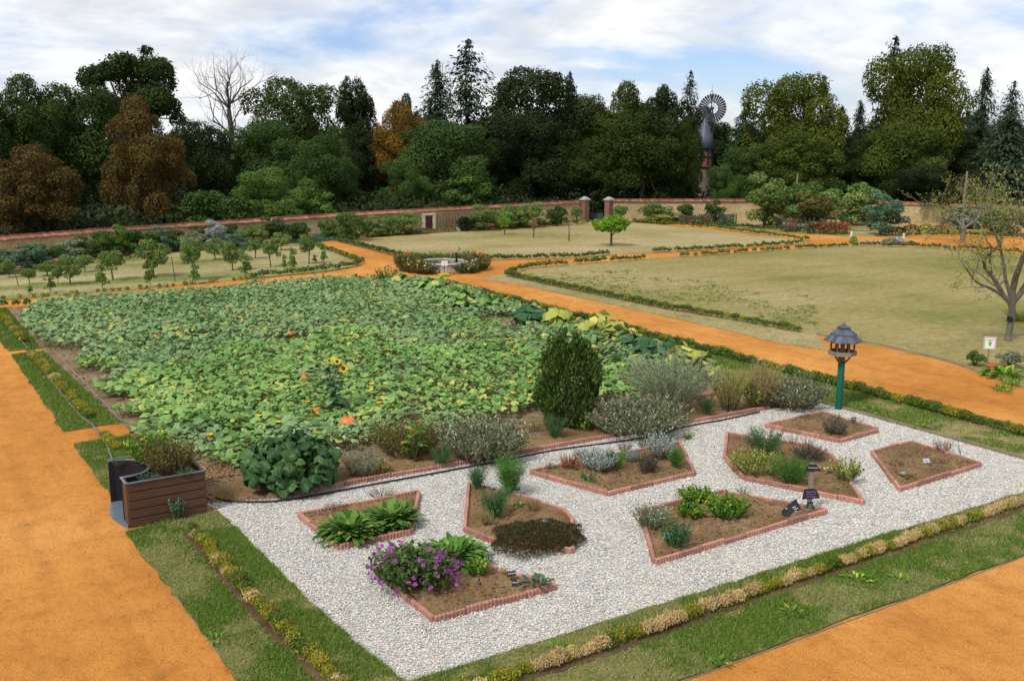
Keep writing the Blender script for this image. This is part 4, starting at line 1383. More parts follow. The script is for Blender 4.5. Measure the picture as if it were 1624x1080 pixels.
# shrubs in the border between orchard and wall, and along the walls
SHR = [
    ((5.49, 55.40, 1.12, 1.74), 'bush_a', 'leaf_bluegreen', 'grey green shrub in the border at the left edge'),
    ((6.85, 56.63, 1.09, 1.80), 'bush_b', 'leaf_bluegreen', 'wide grey green shrub in the border behind the left orchard end'),
    ((7.82, 58.23, 1.07, 1.67), 'bush_a', 'tree_light', 'dark green shrub second in the orchard border'),
    ((9.29, 58.67, 1.02, 1.87), 'bush_b', 'leaf_greygreen', 'silvery shrub between two dark ones in the orchard border'),
    ((10.67, 59.21, 1.46, 2.02), 'bush_a', 'tree_light', 'tall dark green shrub in the orchard border under the wall'),
    ((12.11, 60.52, 1.43, 1.87), 'bush_b', 'tree_light', 'tall dark green shrub, tallest in the orchard border'),
    ((13.23, 60.61, 1.38, 1.67), 'bush_a', 'tree_mid', 'dark shrub ending the tall part of the orchard border'),
    ((14.58, 61.36, 1.26, 1.71), 'bush_b', 'leaf_bluegreen', 'grey green shrub behind the tallest orchard tree'),
    ((15.26, 62.18, 1.17, 1.96), 'bush_a', 'tree_olive', 'brownish shrub against the wall above the tallest orchard tree'),
    ((17.49, 63.42, 1.09, 1.72), 'bush_b', 'tree_olive', 'brown green shrub under the coping in the orchard border'),
    ((16.45, 61.05, 1.05, 1.50), 'bush_a', 'leaf_greygreen', 'pale grey shrub behind the light green fruit tree'),
    ((18.07, 62.19, 1.43, 1.39), 'bush_b', 'leaf_silver', 'almost white silver shrub in front of the wall'),
    ((19.41, 63.63, 1.27, 1.12), 'bush_a', 'tree_mid', 'small dark climber beside the white silver shrub'),
    ((18.91, 60.40, 0.91, 1.52), 'bush_b', 'leaf_bluegreen', 'low blue grey shrub right of the white silver shrub'),
    ((20.42, 62.11, 1.22, 1.42), 'bush_a', 'tree_apple', 'leafy climber on the wall above the dark apple tree'),
    ((21.97, 63.04, 1.45, 1.86), 'bush_b', 'tree_mid', 'broad dark climber covering the wall to its coping'),
    ((23.57, 63.03, 1.22, 1.39), 'bush_a', 'tree_mid', 'ragged climber thinning out on the wall'),
    ((26.02, 63.57, 1.26, 1.09), 'bush_b', 'tree_light', 'neat oval climber alone on the pale wall'),
    ((27.07, 61.93, 1.74, 1.91), 'bush_a', 'tree_light', 'big light green bush at the corner of the path'),
    ((29.92, 64.43, 1.13, 1.93), 'bush_b', 'tree_apple', 'low spreading bush next to the big light green corner bush'),
    ((32.03, 64.29, 1.28, 2.13), 'small_a', 'tree_apple', 'espalier fruit tree on the wire trellis'),
    ((37.11, 64.21, 1.01, 1.20), 'bush_a', 'tree_dark', 'dark rose bush right of the wire trellis'),
    ((38.29, 64.12, 1.61, 2.04), 'bush_b', 'tree_apple', 'first dark climber right of the door trellis'),
    ((40.88, 64.48, 1.60, 2.18), 'bush_a', 'tree_apple', 'dark climber behind the three saplings, middle of its row'),
    ((43.01, 64.53, 1.62, 2.31), 'bush_b', 'tree_apple', 'wide dark climber near the gateway wall end'),
    ((45.30, 64.52, 1.46, 1.37), 'bush_a', 'tree_mid', 'narrow dark climber last before the gateway'),
    ((47.31, 64.72, 1.18, 0.89), 'small_b', 'tree_apple', 'thin climbing rose beside the gateway pillar'),
    ((53.02, 69.80, 1.93, 2.16), 'bush_b', 'tree_dark', 'dark bush filling the open gateway'),
    ((51.09, 63.92, 1.20, 1.21), 'small_b', 'tree_apple', 'climber on the wall just right of the gateway'),
    ((53.91, 62.99, 1.36, 2.04), 'small_a', 'tree_apple', 'climber on the pale wall above the yellow green hedge bush'),
    ((56.46, 62.23, 1.43, 1.23), 'bush_a', 'tree_mid', 'round climber on the pale wall right of the yellow bush'),
    ((58.56, 60.99, 1.53, 1.54), 'bush_b', 'tree_mid', 'dark climber on the wall below the water tower'),
    ((54.57, 62.60, 0.86, 2.55), 'bush_a', 'leaf_yellowgreen', 'bright yellow green bush right of the small round tree'),
    ((57.94, 55.01, 3.43, 3.66), 'bush_b', 'tree_apple', 'large vase shaped fruit bush below the golden tree'),
    ((63.74, 57.19, 3.14, 3.58), 'bush_a', 'tree_sapling', 'tall pale shrub behind the green trellis frames'),
    ((60.95, 53.23, 2.29, 3.37), 'bush_b', 'leaf_broom', 'yellowing shrub in front of the tall pale one'),
    ((65.61, 53.20, 3.15, 3.78), 'bush_a', 'tree_apple', 'large dark green bush behind the bean rows'),
    ((60.36, 46.28, 2.55, 2.75), 'bush_b', 'leaf_bluegreen', 'blue green feathery shrub beside the orange flowers'),
    ((73.28, 53.08, 1.35, 3.13), 'bush_a', 'leaf_yellowgreen', 'low yellow green shrub behind the orange flowers'),
    ((71.90, 46.75, 1.64, 3.39), 'bush_b', 'leaf_greygreen', 'grey green shrub under the right wall'),
    ((69.12, 42.20, 1.80, 3.16), 'bush_a', 'tree_apple', 'dark bush seen through the old fruit tree'),
]
for dims, kind, mat, lab in SHR:
    tree('garden_shrub', lab, 'shrub', (*dims[:2], dims[2] * 1.25, dims[3] * 1.25), kind, mat, 'shrubs along the garden walls')

# round clipped tree and the three saplings on the far lawn
x, y, h, w = (39.44, 50.24, 2.13, 2.22)
t = thing('round_tree', 'small bright green round headed tree alone on the far lawn', 'tree', (x, y, 0))
g_, lob = crown_round(3800, 34, .062, .64, .37, .24, (.10, .16), .36)
c = place('crown', g_.mesh('crown', 'tree_lime'), t, scale=(w * 1.05, w * 1.05, h))
trunk_geo(h * .6, .085, .05, [l * np.array([w, w, h]) for l in lob[:6]], .03).build('trunk', 'bark', t)
for dims, lab, mt in (((37.84, 60.26, 1.32, 0.97), 'leafy yellow green sapling on the far lawn, first of three', 'tree_lime'), ((38.29, 57.27, 1.41, 0.51), 'thin sapling with a sparse top, second of three on the far lawn', 'leaf_dry'), ((39.06, 54.25, 1.12, 0.17), 'leafless stake like sapling next to the round tree', 'leaf_dry')):
    x, y, h, w = dims
    t = thing('young_tree', lab, 'sapling', (x, y, 0), 'three saplings on the far lawn')
    Geo().tube([(0, 0, 0), (.02, 0, h * .5), (0, .02, h * .96)], [.05, .035, .02], 6).build('trunk', 'bark', t)
    if w > .3:
        pp = sphere_dirs(260) * np.array([w * .5, w * .5, h * .3]) * rng.random((260, 1)) ** .4 + np.array([0, 0, h * .72])
        Geo().leaves(pp, sphere_dirs(260), .13, .08).build('crown', mt, t)

# old fruit trees with bare limbs
def old_tree(loc, h, label, limbs, nleaf, r0, leafsize, band=True, fork=.24):
    t = thing('old_fruit_tree', label, 'tree', (*loc, 0))
    zf = h * fork
    g = Geo()
    z = np.linspace(0, 1, 8)
    pts = np.c_[.04 * np.sin(z * 4), .03 * np.sin(z * 5 + 1), z * zf]
    g.tube(pts, np.interp(z, [0, .12, .8, 1], [r0 * 1.35, r0 * 1.05, r0, r0 * 1.25]), 12)
    lp = []
    for (dx_, dy_, dz_, L, r, dep) in limbs:
        branching(g, (pts[-1][0], pts[-1][1], zf - .05), unit(np.array([dx_, dy_, dz_])), L, r, dep, .56, lp, .14, 2, 3, .70, 6, .17)
    g.build('trunk', 'grey_bark', t)
    if band:
        Geo().lathe([(r0 * 1.06, zf * .52), (r0 * 1.10, zf * .53), (r0 * 1.10, zf * .64), (r0 * 1.06, zf * .65)], 14).build('grease_band', 'band_black', t)
    lp = np.array(lp)
    k = rng.integers(0, len(lp), nleaf)
    k = k[np.argsort(rng.random(nleaf))]
    p = lp[k] + rng.normal(size=(nleaf, 3)) * .09
    Geo().leaves(p, sphere_dirs(nleaf), leafsize, leafsize * .6).build('crown', 'tree_old', t)


# directions: the view axis is about (0.54, 0.84); screen-left is (-0.84, 0.54)
old_tree((31.65, 18.96), 5.6, 'old grey barked fruit tree with black trunk band and sparse yellow leaves',
         [(-.62, .40, 1.0, 1.5, .095, 5), (.0, .05, 1.0, 1.9, .12, 5), (.5, -.3, 1.0, 1.7, .10, 5), (-.42, .1, 1.2, 1.7, .075, 5), (-.5, .5, .9, 1.4, .06, 5)], 2300, .10, .085, True, .235)
old_tree((60.80, 40.25), 4.4, 'gnarled bare fruit tree behind the large lawn near the right wall',
         [(-.75, .45, .95, 1.5, .12, 5), (.25, .1, 1.0, 1.4, .10, 5), (.8, -.5, .7, 1.3, .09, 5), (-.9, .5, .25, 1.3, .07, 4)], 1500, .16, .11, False, .22)

# ------------------------------------------------------------------ water tower and wind pump
x, y, _, _ = (67.37, 72.04, 2.05, 0.60)
t = thing('water_tower', 'round stone and brick water tower with conical slate roof above the yew', 'tower', (x, y, 0))
t['kind'] = 'thing'
sc_ = 96 / 1607.6
Z = lambda py: 6.5 + (222 - py) * sc_ * 1.0
g = Geo().lathe([(.80, 0), (.70, Z(262)), (.70, Z(258))], 20)
g.build('shaft', 'tower_stone', t, smooth=True)
Geo().lathe([(.70, Z(264)), (.90, Z(262)), (.93, Z(259)), (.86, Z(259))], 20).build('brick_corbel', 'tower_brick', t, smooth=False)
Geo().lathe([(.84, Z(260)), (.84, Z(233))], 20).build('brick_chamber', 'tower_brick', t, smooth=True)
for i in range(10):
    a = i * .6283
    Geo().box((.86 * math.cos(a), .86 * math.sin(a), Z(246)), (.1, .12, Z(233) - Z(260) - .05), a).build('timber_stud', 'dark_iron', t)
Geo().lathe([(.885, Z(247.5)), (.905, Z(247)), (.905, Z(245.5)), (.885, Z(245))], 20).build('timber_rail', 'dark_iron', t)
Geo().lathe([(.82, Z(234)), (1.10, Z(233)), (.70, Z(215)), (.36, Z(198)), (.05, Z(186))], 20).build('roof', 'roof_slate', t, smooth=True)
x, y, _, _ = (76.15, 80.39, 10.00, 0.66)
t = thing('wind_pump', 'dark many bladed wind pump wheel on a mast above the trees', 'wind pump', (x, y, 0), rz=R(-32.5))
sc_ = 106 / 1607.6
zc_ = 6.5 + (221 - 170) * sc_
Rw = 22 * sc_
g = Geo()
for sx in (-1, 1):
    for sy in (-1, 1):
        g.tube([(sx * .45, .6 + sy * .45, 0), (sx * .12, .6 + sy * .12, zc_ + .1)], [.05, .035], 5)
for k in range(7):
    z = zc_ * (k + 1) / 8
    w = .45 - .33 * (k + 1) / 8
    g.tube([(-w, .6 - w, z), (w, .6 - w, z + .5)], .018, 4)
    g.tube([(w, .6 + w, z), (-w, .6 + w, z + .5)], .018, 4)
g.build('mast', 'windmill_blade', t)
wh = Geo().tube([(0, -.15, zc_), (0, .7, zc_)], .14, 10).build('hub', 'windmill_blade', t)
NB = 30
bl = Geo()
r0, r1 = .42 * Rw, Rw
w0, w1 = .85 * 2 * math.pi * r0 / NB / 2, .80 * 2 * math.pi * r1 / NB / 2
tw = .25
V = [(-w0, -.02 - tw * w0, r0), (w0, -.02 + tw * w0, r0), (w1, tw * w1, r1), (-w1, -tw * w1, r1)]
V += [(a_, b_ + .02, c_) for a_, b_, c_ in V]
bl.add(V, [[0, 1, 2, 3], [7, 6, 5, 4], [0, 4, 5, 1], [1, 5, 6, 2], [2, 6, 7, 3], [3, 7, 4, 0]])
bm_ = bl.mesh('blade', 'windmill_blade')
for i in range(NB):
    o = place('blade', bm_, t, (0, -.05, zc_))
    o.rotation_euler = (0, i * 2 * math.pi / NB, 0)
for r_ in (r0, r1 * .86):
    a = np.linspace(0, 2 * math.pi, 41)
    Geo().tube(np.c_[r_ * np.cos(a), np.full(41, .03), zc_ + r_ * np.sin(a)], .03, 5, cap=False).build('ring', 'windmill_blade', t)
g = Geo()
for i in range(10):
    a = i * .6283
    g.tube([(0, .04, zc_), (r0 * math.cos(a), .03, zc_ + r0 * math.sin(a))], .02, 4)
g.build('spokes', 'windmill_blade', t)
g = Geo().tube([(0, .6, zc_), (0, .6, zc_ + Rw + .25)], [.06, .03], 6)
g.tube([(0, .6, zc_ + Rw + .2), (0, .6, zc_ + Rw + 1.0)], [.02, .008], 4)
g.tube([(-.25, .6, zc_ + Rw), (0, .6, zc_ + Rw + .4), (.25, .6, zc_ + Rw)], .025, 4)
g.build('finial', 'windmill_blade', t)

# bare poles
for dims, lab in (((65.73, 59.01, 3.86, 0.16), 'thin pale pole standing behind the pale shrubs'), ((72.06, 47.81, 4.27, 0.19), 'leaning pale wooden pole behind the right wall')):
    x, y, h, w = dims
    tag(Geo().tube([(-.15, 0, 0), (0, 0, h)], [.09, .075], 7).build('wooden_pole', 'weathered_wood', None, (x, y, 0)), lab, 'pole')

# ------------------------------------------------------------------ dwarf box hedges


def box_plant_mesh(mat, h=.23, w=.25, n=300, leaf=.034):
    p = sphere_dirs(n, -.4)
    p = p * (.55 + .5 * rng.random((n, 1))) * np.array([w / 2, w / 2, h / 2]) + np.array([0, 0, h * .5])
    p[:, :2] += rng.normal(size=(n, 2)) * .012
    g = Geo()
    for i in range(7):
        a = rng.random() * 6.283
        g.blades(np.array([[0, 0, 0.]]), np.array([[math.cos(a) * .4, math.sin(a) * .4, 1]]), h * .8, .012, np.array([.05]))
    k = 30                      # upright shoots that break the outline
    b = rng.normal(size=(k, 2)) * w * .26
    g.blades(np.c_[b, np.full(k, h * .45)], np.c_[b * 1.5, np.full(k, .5)] + rng.normal(size=(k, 3)) * .1, h * (.28 + .3 * rng.random(k)), .022)
    g.leaves(p, p - np.array([0, 0, h * .3]) + rng.normal(size=(n, 3)) * .08, leaf * (.7 + .6 * rng.random(n)), leaf * .6)
    return g.mesh('box_plant', mat)


BOX = {k: [box_plant_mesh(m) for _ in range(4)] for k, m in (('green', 'leaf_box'), ('dark', 'leaf_box_dark'), ('yellow', 'leaf_box_yellow'), ('dead', 'leaf_box_dead'))}


def hedge(pts, label, mixf, step=.2, h=1.0, w=1.0, group='dwarf box hedges along the paths', z=.03):
    """A row of single little box plants; mixf(s, total) gives the kind of the plant at s metres."""
    o = pts[0]
    t = thing('box_hedge', label, 'hedge', (*o, 0), group)
    for a, b in zip(pts[:-1], pts[1:]):
        a, b = np.array(a), np.array(b)
        L = np.linalg.norm(b - a)
        n = int(L / step)
        for i in range(n):
            s = (i + .5) * L / n
            kind = mixf(s, L)
            if kind is None:
                continue
            p = a + (b - a) * s / L + rng.normal(size=2) * .022 - np.array(o)
            k = .8 + .4 * rng.random()
            place('box_plant', BOX[kind][rng.integers(4)], t, (p[0], p[1], z), rng.random() * 6.28, (w * k * 1.05, w * k * 1.05, h * k))


def pick(**w):
    ks, ps = list(w), np.array(list(w.values()), float)
    ps /= ps.sum()
    return lambda: ks[rng.choice(len(ks), p=ps)]


pd = pick(dead=.82, yellow=.18)
pm = pick(dead=.06, yellow=.64, green=.3)
pl = pick(dead=.45, yellow=.4, green=.15)
py_ = pick(yellow=.55, green=.45)
pg = pick(green=.6, yellow=.25, dark=.15)
pgd = pick(dark=.55, green=.35, yellow=.10)
HF = [(6.24, 9.56), (7.98, 9.58), (10.40, 9.66), (12.17, 9.67), (14.58, 9.72), (17.25, 9.73), (19.0, 9.7)]
hf0 = HF[0]
hedge([(5.3, 9.5), hf0], 'short start of the front hedge at the gravel corner', lambda s, L: pm())
hedge(HF, 'straw coloured dying box hedge along the front verge', lambda s, L: pd() if fbm(np.array([s * 1.3]), np.array([L]), 3)[0] < .60 else py_(), .10, .9, .62)
HL = [(4.12, 16.35), (4.13, 13.34), (4.19, 11.78), (4.24, 10.79), (4.2, 9.4)]
hedge(HL, 'yellowing box hedge on the verge below the planter', lambda s, L: pl() if fbm(np.array([s * 1.7]), np.array([L]), 6)[0] > .58 else pm(), .095, .9, .74)
hedge([(4.04, 21.88), (4.06, 23.02)], 'short yellow green box hedge just behind the planter', lambda s, L: pm(), .14, .8, .8)
hedge([(4.03, 24.80), (3.95, 33.73)], 'golden box hedge between the two sandy cross paths', lambda s, L: pm(), .12, .85, .9)
hedge([(4.02, 35.66), (3.97, 44.15)], 'golden box hedge beyond the second sandy cross path', lambda s, L: pm(), .13, .85, .9)
hedge([(21.19, 9.77), (21.45, 12.27), (21.68, 17.22), (21.69, 19.66)], 'box hedge beside the broad path below the bird feeder', lambda s, L: pg(), .18, 1.15, 1.15)
hedge([(21.74, 19.83), (21.84, 24.16), (21.93, 29.59), (22.04, 35.74), (22.05, 40.61)], 'long green box hedge between pumpkin field and broad path', lambda s, L: pgd() if rng.random() > .04 else None, .24, 1.25, 1.3)
hedge([(26.18, 41.57), (26.18, 36.55), (26.28, 29.65), (26.76, 26.61), (26.93, 23.58)], 'box hedge edging the large lawn beside the broad path', lambda s, L: pgd(), .22, 1.2, 1.25)


def hedge_far(pts, label, mat, step=.34, h=.3, w=.32, gap=.03, group='low box hedges of the far lawns'):
    o = np.array(pts[0])
    g = Geo()
    for a, b in zip(pts[:-1], pts[1:]):
        a, b = np.array(a), np.array(b)
        L = np.linalg.norm(b - a)
        n = int(L / step * 1.4)
        for i in range(n):
            if rng.random() < gap:
                continue
            p = a + (b - a) * (i + .5) / n + rng.normal(size=2) * .03 - o
            k = .75 + .5 * rng.random()
            m = 46
            d = sphere_dirs(m, -.3)
            q = d * (.6 + .45 * rng.random((m, 1))) * np.array([w / 2, w / 2, h / 2]) * k + np.array([p[0], p[1], h * .5 * k + .02])
            g.leaves(q, d + rng.normal(size=(m, 3)) * .4, .12, .085)
    t = g.build('box_hedge', mat, None, (o[0], o[1], 0))
    return tag(t, label, 'hedge', group)


hedge_far([(4.41, 46.14), (7.59, 46.25), (11.06, 46.37), (15.18, 47.06)], 'thin yellowed hedge line along the front of the orchard', 'leaf_box_yellow', .4, .16, .2, .3)
hedge_far([(15.23, 47.03), (17.68, 47.44), (19.52, 47.74), (21.28, 48.79), (22.25, 49.82)], 'dark hedge rounding the orchard corner at the crossing', 'leaf_box_dark', .34, .34)
hedge_far([(22.36, 50.08), (23.08, 54.67), (23.57, 59.77)], 'hedge along the side path of the orchard', 'leaf_box', .36, .26)
hedge_far([(4.16, 43.77), (5.40, 43.63)], 'gappy row of small box plants at the far left of the field', 'leaf_box_dark', .5, .3, .32, .15)
hedge_far([(16.40, 44.06), (18.66, 43.91), (19.95, 42.88), (20.86, 42.07), (22.05, 40.61)], 'hedge at the far end of the pumpkin field', 'leaf_box_dark', .42, .3, .32, .12)
hedge_far([(25.98, 62.08), (25.65, 55.93), (25.49, 50.43), (27.53, 48.14), (33.28, 46.08)], 'hedge along the crossing side of the far lawn', 'leaf_box_dark', .34, .32)
hedge_far([(33.28, 46.08), (36.41, 46.24)], 'hedge run at the front of the far lawn behind the flower basin', 'leaf_box_dark', .34, .32)
hedge_far([(38.89, 45.92), (44.24, 45.17), (50.70, 44.87)], 'hedge at the front right of the far lawn', 'leaf_box_dark', .36, .3)
hedge_far([(52.75, 46.06), (53.18, 49.45), (54.09, 56.65), (52.53, 64.18)], 'hedge along the right side of the far lawn', 'leaf_box', .38, .32)
hedge_far([(26.61, 62.95), (34.33, 64.07), (40.70, 64.91), (49.72, 66.20)], 'hedge at the back of the far lawn before the wall border', 'leaf_box', .36, .34)
hedge_far([(54.55, 65.66), (56.13, 58.80), (57.38, 52.16), (57.92, 47.17)], 'low hedge in front of the far rose plots', 'leaf_box', .4, .3)
hedge_far([(26.37, 41.87), (28.67, 43.39), (32.53, 43.59), (36.54, 43.57)], 'dark hedge on the back edge of the large lawn near the crossing', 'leaf_box_dark', .36, .32, .32, .15)
hedge_far([(38.93, 43.22), (46.36, 43.05), (52.70, 42.28)], 'sparse hedge on the back edge of the large lawn', 'leaf_box_dark', .42, .26, .28, .2)
hedge_far([(52.70, 42.28), (55.59, 39.21), (56.94, 36.26), (57.58, 33.47)], 'hedge on the far right edge of the large lawn', 'leaf_box_dark', .4, .3)
hedge_far([(61.18, 45.23), (64.64, 43.17), (66.84, 39.69)], 'green hedge in front of the orange flower border', 'leaf_box', .4, .34)
hedge_far([(55.66, 63.46), (58.12, 61.63)], 'clipped dark hedge beside the yellow green bush', 'leaf_box_dark', .36, .45, .5, 0)

# ------------------------------------------------------------------ pumpkin field
PATCH = [(4.52, 22.50), (4.81, 21.35), (5.36, 19.81), (5.78, 18.90), (6.77, 18.94), (7.94, 19.29), (8.90, 19.33), (10.26, 19.26), (11.74, 19.54), (13.66, 19.80), (14.36, 19.93), (16.10, 19.59), (17.65, 19.41), (19.22, 19.93), (20.39, 22.05), (19.96, 24.04), (20.82, 25.90), (21.07, 28.17), (21.14, 30.70), (21.60, 34.44), (21.83, 38.19), (21.16, 41.39), (18.86, 43.29), (14.84, 43.83), (10.49, 44.05), (6.96, 44.00), (5.42, 43.08), (4.40, 39.92), (4.40, 35.42), (4.70, 33.71), (5.71, 33.31), (4.63, 30.44), (5.56, 28.95), (4.53, 26.95), (5.63, 25.66), (4.55, 24.80), (5.36, 23.91)]


def pumpkin_leaf(tone, lobes, depth):
    n = 10
    a = np.arange(n) * 2 * math.pi / n
    r = 1 - depth * (.5 - .5 * np.cos(a * lobes)) - .38 * np.exp(-(((a + math.pi) % (2 * math.pi) - math.pi) / .25) ** 2)
    r *= 1 + rng.normal(size=n) * .05
    zi = .08 + rng.normal(size=n) * .05
    zo = -.12 + .13 * np.sin(a * 2 + rng.random() * 6) + rng.normal(size=n) * .09
    V = np.vstack([[0, 0, -.12], np.c_[.55 * r * np.cos(a), .55 * r * np.sin(a), zi], np.c_[r * np.cos(a), r * np.sin(a), zo]])
    F3 = [[0, 1 + i, 1 + (i + 1) % n] for i in range(n)]
    F4 = [[1 + i, 1 + n + i, 1 + n + (i + 1) % n, 1 + (i + 1) % n] for i in range(n)]
    return V, np.array(F3), np.array(F4), tone


LEAFV = [pumpkin_leaf(0, *v) for v in ((5, .12), (5, .2), (7, .10), (5, .28), (3, .1), (5, .06), (5, .16), (7, .2), (5, .1), (4, .15))]


def canopy(q, size_f, h_f, tone_f, tilt=.42):
    k = len(q)
    s = size_f(q)
    z = h_f(q)
    tone = tone_f(q)
    a = rng.random(k) * 6.283
    # canopy follows a hummocky surface, leaves tilt with its slope and a bit on their own
    e = .15
    gx = (h_f(q + [e, 0]) - h_f(q - [e, 0])) / (2 * e)
    gy = (h_f(q + [0, e]) - h_f(q - [0, e])) / (2 * e)
    N = unit(np.c_[-gx, -gy, np.ones(k)] + rng.normal(size=(k, 3)) * np.array([tilt, tilt, 0]))
    t = np.c_[np.cos(a), np.sin(a), np.zeros(k)]
    t = unit(t - (t * N).sum(1, keepdims=True) * N)
    b = np.cross(N, t)
    z = z + rng.normal(size=k) * .05
    return s, np.c_[q, np.maximum(z, .07)], tone, t, b, N, rng.integers(0, len(LEAFV), k)


q = []
lo, hi = np.min(PATCH, 0), np.max(PATCH, 0)
st = .116
X, Y = np.meshgrid(np.arange(lo[0], hi[0], st), np.arange(lo[1], hi[1], st))
q = np.c_[X.ravel(), Y.ravel()] + rng.normal(size=(X.size, 2)) * .05
edge = rng.normal(size=q.shape) * .13
q = q[inpoly(q[:, 0] + edge[:, 0], q[:, 1] + edge[:, 1], PATCH)]
HOLES = [(*(19.09, 30.87), 1.1, .5), (*(19.54, 33.70), .9, .4), (*(11.07, 30.81), .8, .25), (*(18.80, 29.15), .7, .3), (*(18.36, 23.72), .5, .3)]
keep = np.ones(len(q), bool)
for hx, hy, hw, hh in HOLES:
    keep &= ((q[:, 0] - hx) / hw) ** 2 + ((q[:, 1] - hy) / (hh * 2)) ** 2 > 1 + rng.normal(size=len(q)) * .25
keep &= rng.random(len(q)) < .93
q = q[keep]
fs = lambda p: (.062 + .048 * fbm(p[:, 0] * .35, p[:, 1] * .35, 21)) * (.55 + .9 * rng.random(len(p)))
fh = lambda p: .14 + .32 * fbm(p[:, 0] * .55, p[:, 1] * .55, 13) * (.5 + .8 * fbm(p[:, 0] * .16, p[:, 1] * .16, 2))


def ft(p):
    base = .10 + .72 * fbm(p[:, 0] * .5, p[:, 1] * .5, 33) + rng.normal(size=len(p)) * .20
    yel = (rng.random(len(p)) < .022 + .12 * (fbm(p[:, 0] * .45, p[:, 1] * .45, 44) > .62))
    return np.where(yel, .90 + .1 * rng.random(len(p)), np.clip(base, 0, .80))


s, Pp, tone, tt, bb, NN, var = canopy(q, fs, fh, ft)
order = np.argsort(Pp[:, 0] * .54 + Pp[:, 1] * .84)
pp = thing('pumpkin_patch', 'broad field of rambling pumpkin plants with large round leaves', 'pumpkin field', (12, 30, 0))
ORG = np.array([12, 30, 0.])
near = set(order[:300].tolist())
LM = {}
deep = fbm(Pp[:, 0] * .2, Pp[:, 1] * .2, 71) + (22 - Pp[:, 1]) * .02 > .52


def leaf_obj_mesh(v, tone_class, deepm):
    key = (v, tone_class, deepm)
    if key not in LM:
        V, F3, F4, _ = LEAFV[v]
        g = Geo().add(V, F3, tone_class / 8)
        g.F.append(F4)
        g.r.append(np.full(len(F4), tone_class / 8))
        g.m.append(np.zeros(len(F4), int))
        LM[key] = g.mesh('leaf', 'leaf_pumpkin_deep' if deepm else 'leaf_pumpkin', True)
    return LM[key]


from mathutils import Matrix
for i in order[:300]:
    me = leaf_obj_mesh(int(var[i]), int(round(tone[i] * 8)), bool(deep[i]))
    o = place('leaf', me, pp)
    m = np.eye(4)
    m[:3, 0], m[:3, 1], m[:3, 2], m[:3, 3] = tt[i] * s[i], bb[i] * s[i], NN[i] * s[i], Pp[i] - ORG
    o.matrix_local = Matrix(m.tolist())
for flag, mat in ((False, 'leaf_pumpkin'), (True, 'leaf_pumpkin_deep')):
    g = Geo()
    for v in range(len(LEAFV)):
        sel = np.array([i for i in range(len(s)) if var[i] == v and deep[i] == flag and i not in near])
        if len(sel) == 0:
            continue
        V, F3, F4, _ = LEAFV[v]
        VV = (V[None, :, 0:1] * tt[sel][:, None] + V[None, :, 1:2] * bb[sel][:, None] + V[None, :, 2:3] * NN[sel][:, None]) * s[sel][:, None, None] + Pp[sel][:, None] - ORG
        nv = len(V)
        off = (np.arange(len(sel)) * nv)[:, None, None]
        base = g.n
        g.add(VV.reshape(-1, 3), (F3[None] + off).reshape(-1, 3), np.repeat(tone[sel], len(F3)))
        g.F.append((F4[None] + off).reshape(-1, 4) + base)
        g.r.append(np.repeat(tone[sel], len(F4)))
        g.m.append(np.zeros(len(sel) * len(F4), int))
    tag(g.build('leaves', mat, pp, smooth=True), kind='stuff')
# leaf stalks and creeping vines
g = Geo()
k = len(Pp)
sel = rng.random(k) < .5
foot_ = Pp[sel] - ORG + np.c_[rng.normal(size=(sel.sum(), 2)) * .06, -Pp[sel][:, 2] + .02]
g.blades(foot_, (Pp[sel] - ORG) - foot_, np.linalg.norm(Pp[sel] - ORG - foot_, axis=1), .02, .3 * rng.random(sel.sum()))
tag(g.build('stalks', 'leaf_yellowgreen', pp), kind='stuff')
for a, b in (((5.36, 23.91), (4.37, 26.09)), ((5.63, 25.66), (4.58, 28.52)), ((5.20, 22.66), (4.61, 24.37)), ((11.02, 20.37), (13.66, 20.30)), ((12.08, 20.11), (14.37, 20.22)), ((8.79, 20.41), (9.64, 20.24))):
    a, b = np.array(a) - ORG[:2], np.array(b) - ORG[:2]
    n = 9
    u = np.linspace(0, 1, n)[:, None]
    pts = np.c_[a + (b - a) * u + rng.normal(size=(n, 2)) * .08, .05 + .03 * rng.random(n)]
    Geo().tube(pts, .012, 5).build('vine', 'green_stem', pp)
# pumpkin flowers
g = Geo()
fl = q[rng.choice(len(q), 46, replace=False)]
for x, y in fl:
    z = float(fh(np.array([[x, y]]))[0]) + .05
    n = 5
    g.strips(np.tile([x - 12, y - 30, z], (n, 1)), np.arange(n) * 1.2566 + rng.random(), .9, .085, .04, .7, lambda u: .35 + .65 * math.sin(u * 2.6), 4)
tag(g.build('blossoms', 'petal_yellow', pp), kind='stuff')


def pumpkin_mesh(sq, mat):
    n, m = 30, 12
    a = np.arange(n) * 2 * math.pi / n
    th = np.linspace(.05, math.pi - .05, m)
    rib = 1 - .07 * np.abs(np.cos(a * 5)) ** 3
    V = np.stack([np.sin(th)[:, None] * np.cos(a) * rib, np.sin(th)[:, None] * np.sin(a) * rib, np.repeat((np.cos(th) * sq - .12 * sq * np.exp(-(th / .35) ** 2))[:, None], n, 1)], -1)
    i, j = np.meshgrid(np.arange(m - 1), np.arange(n), indexing='ij')
    F = np.stack([i * n + j, (i + 1) * n + j, (i + 1) * n + (j + 1) % n, i * n + (j + 1) % n], -1).reshape(-1, 4)
    return Geo().add(V.reshape(-1, 3), F).mesh('body', mat, True)


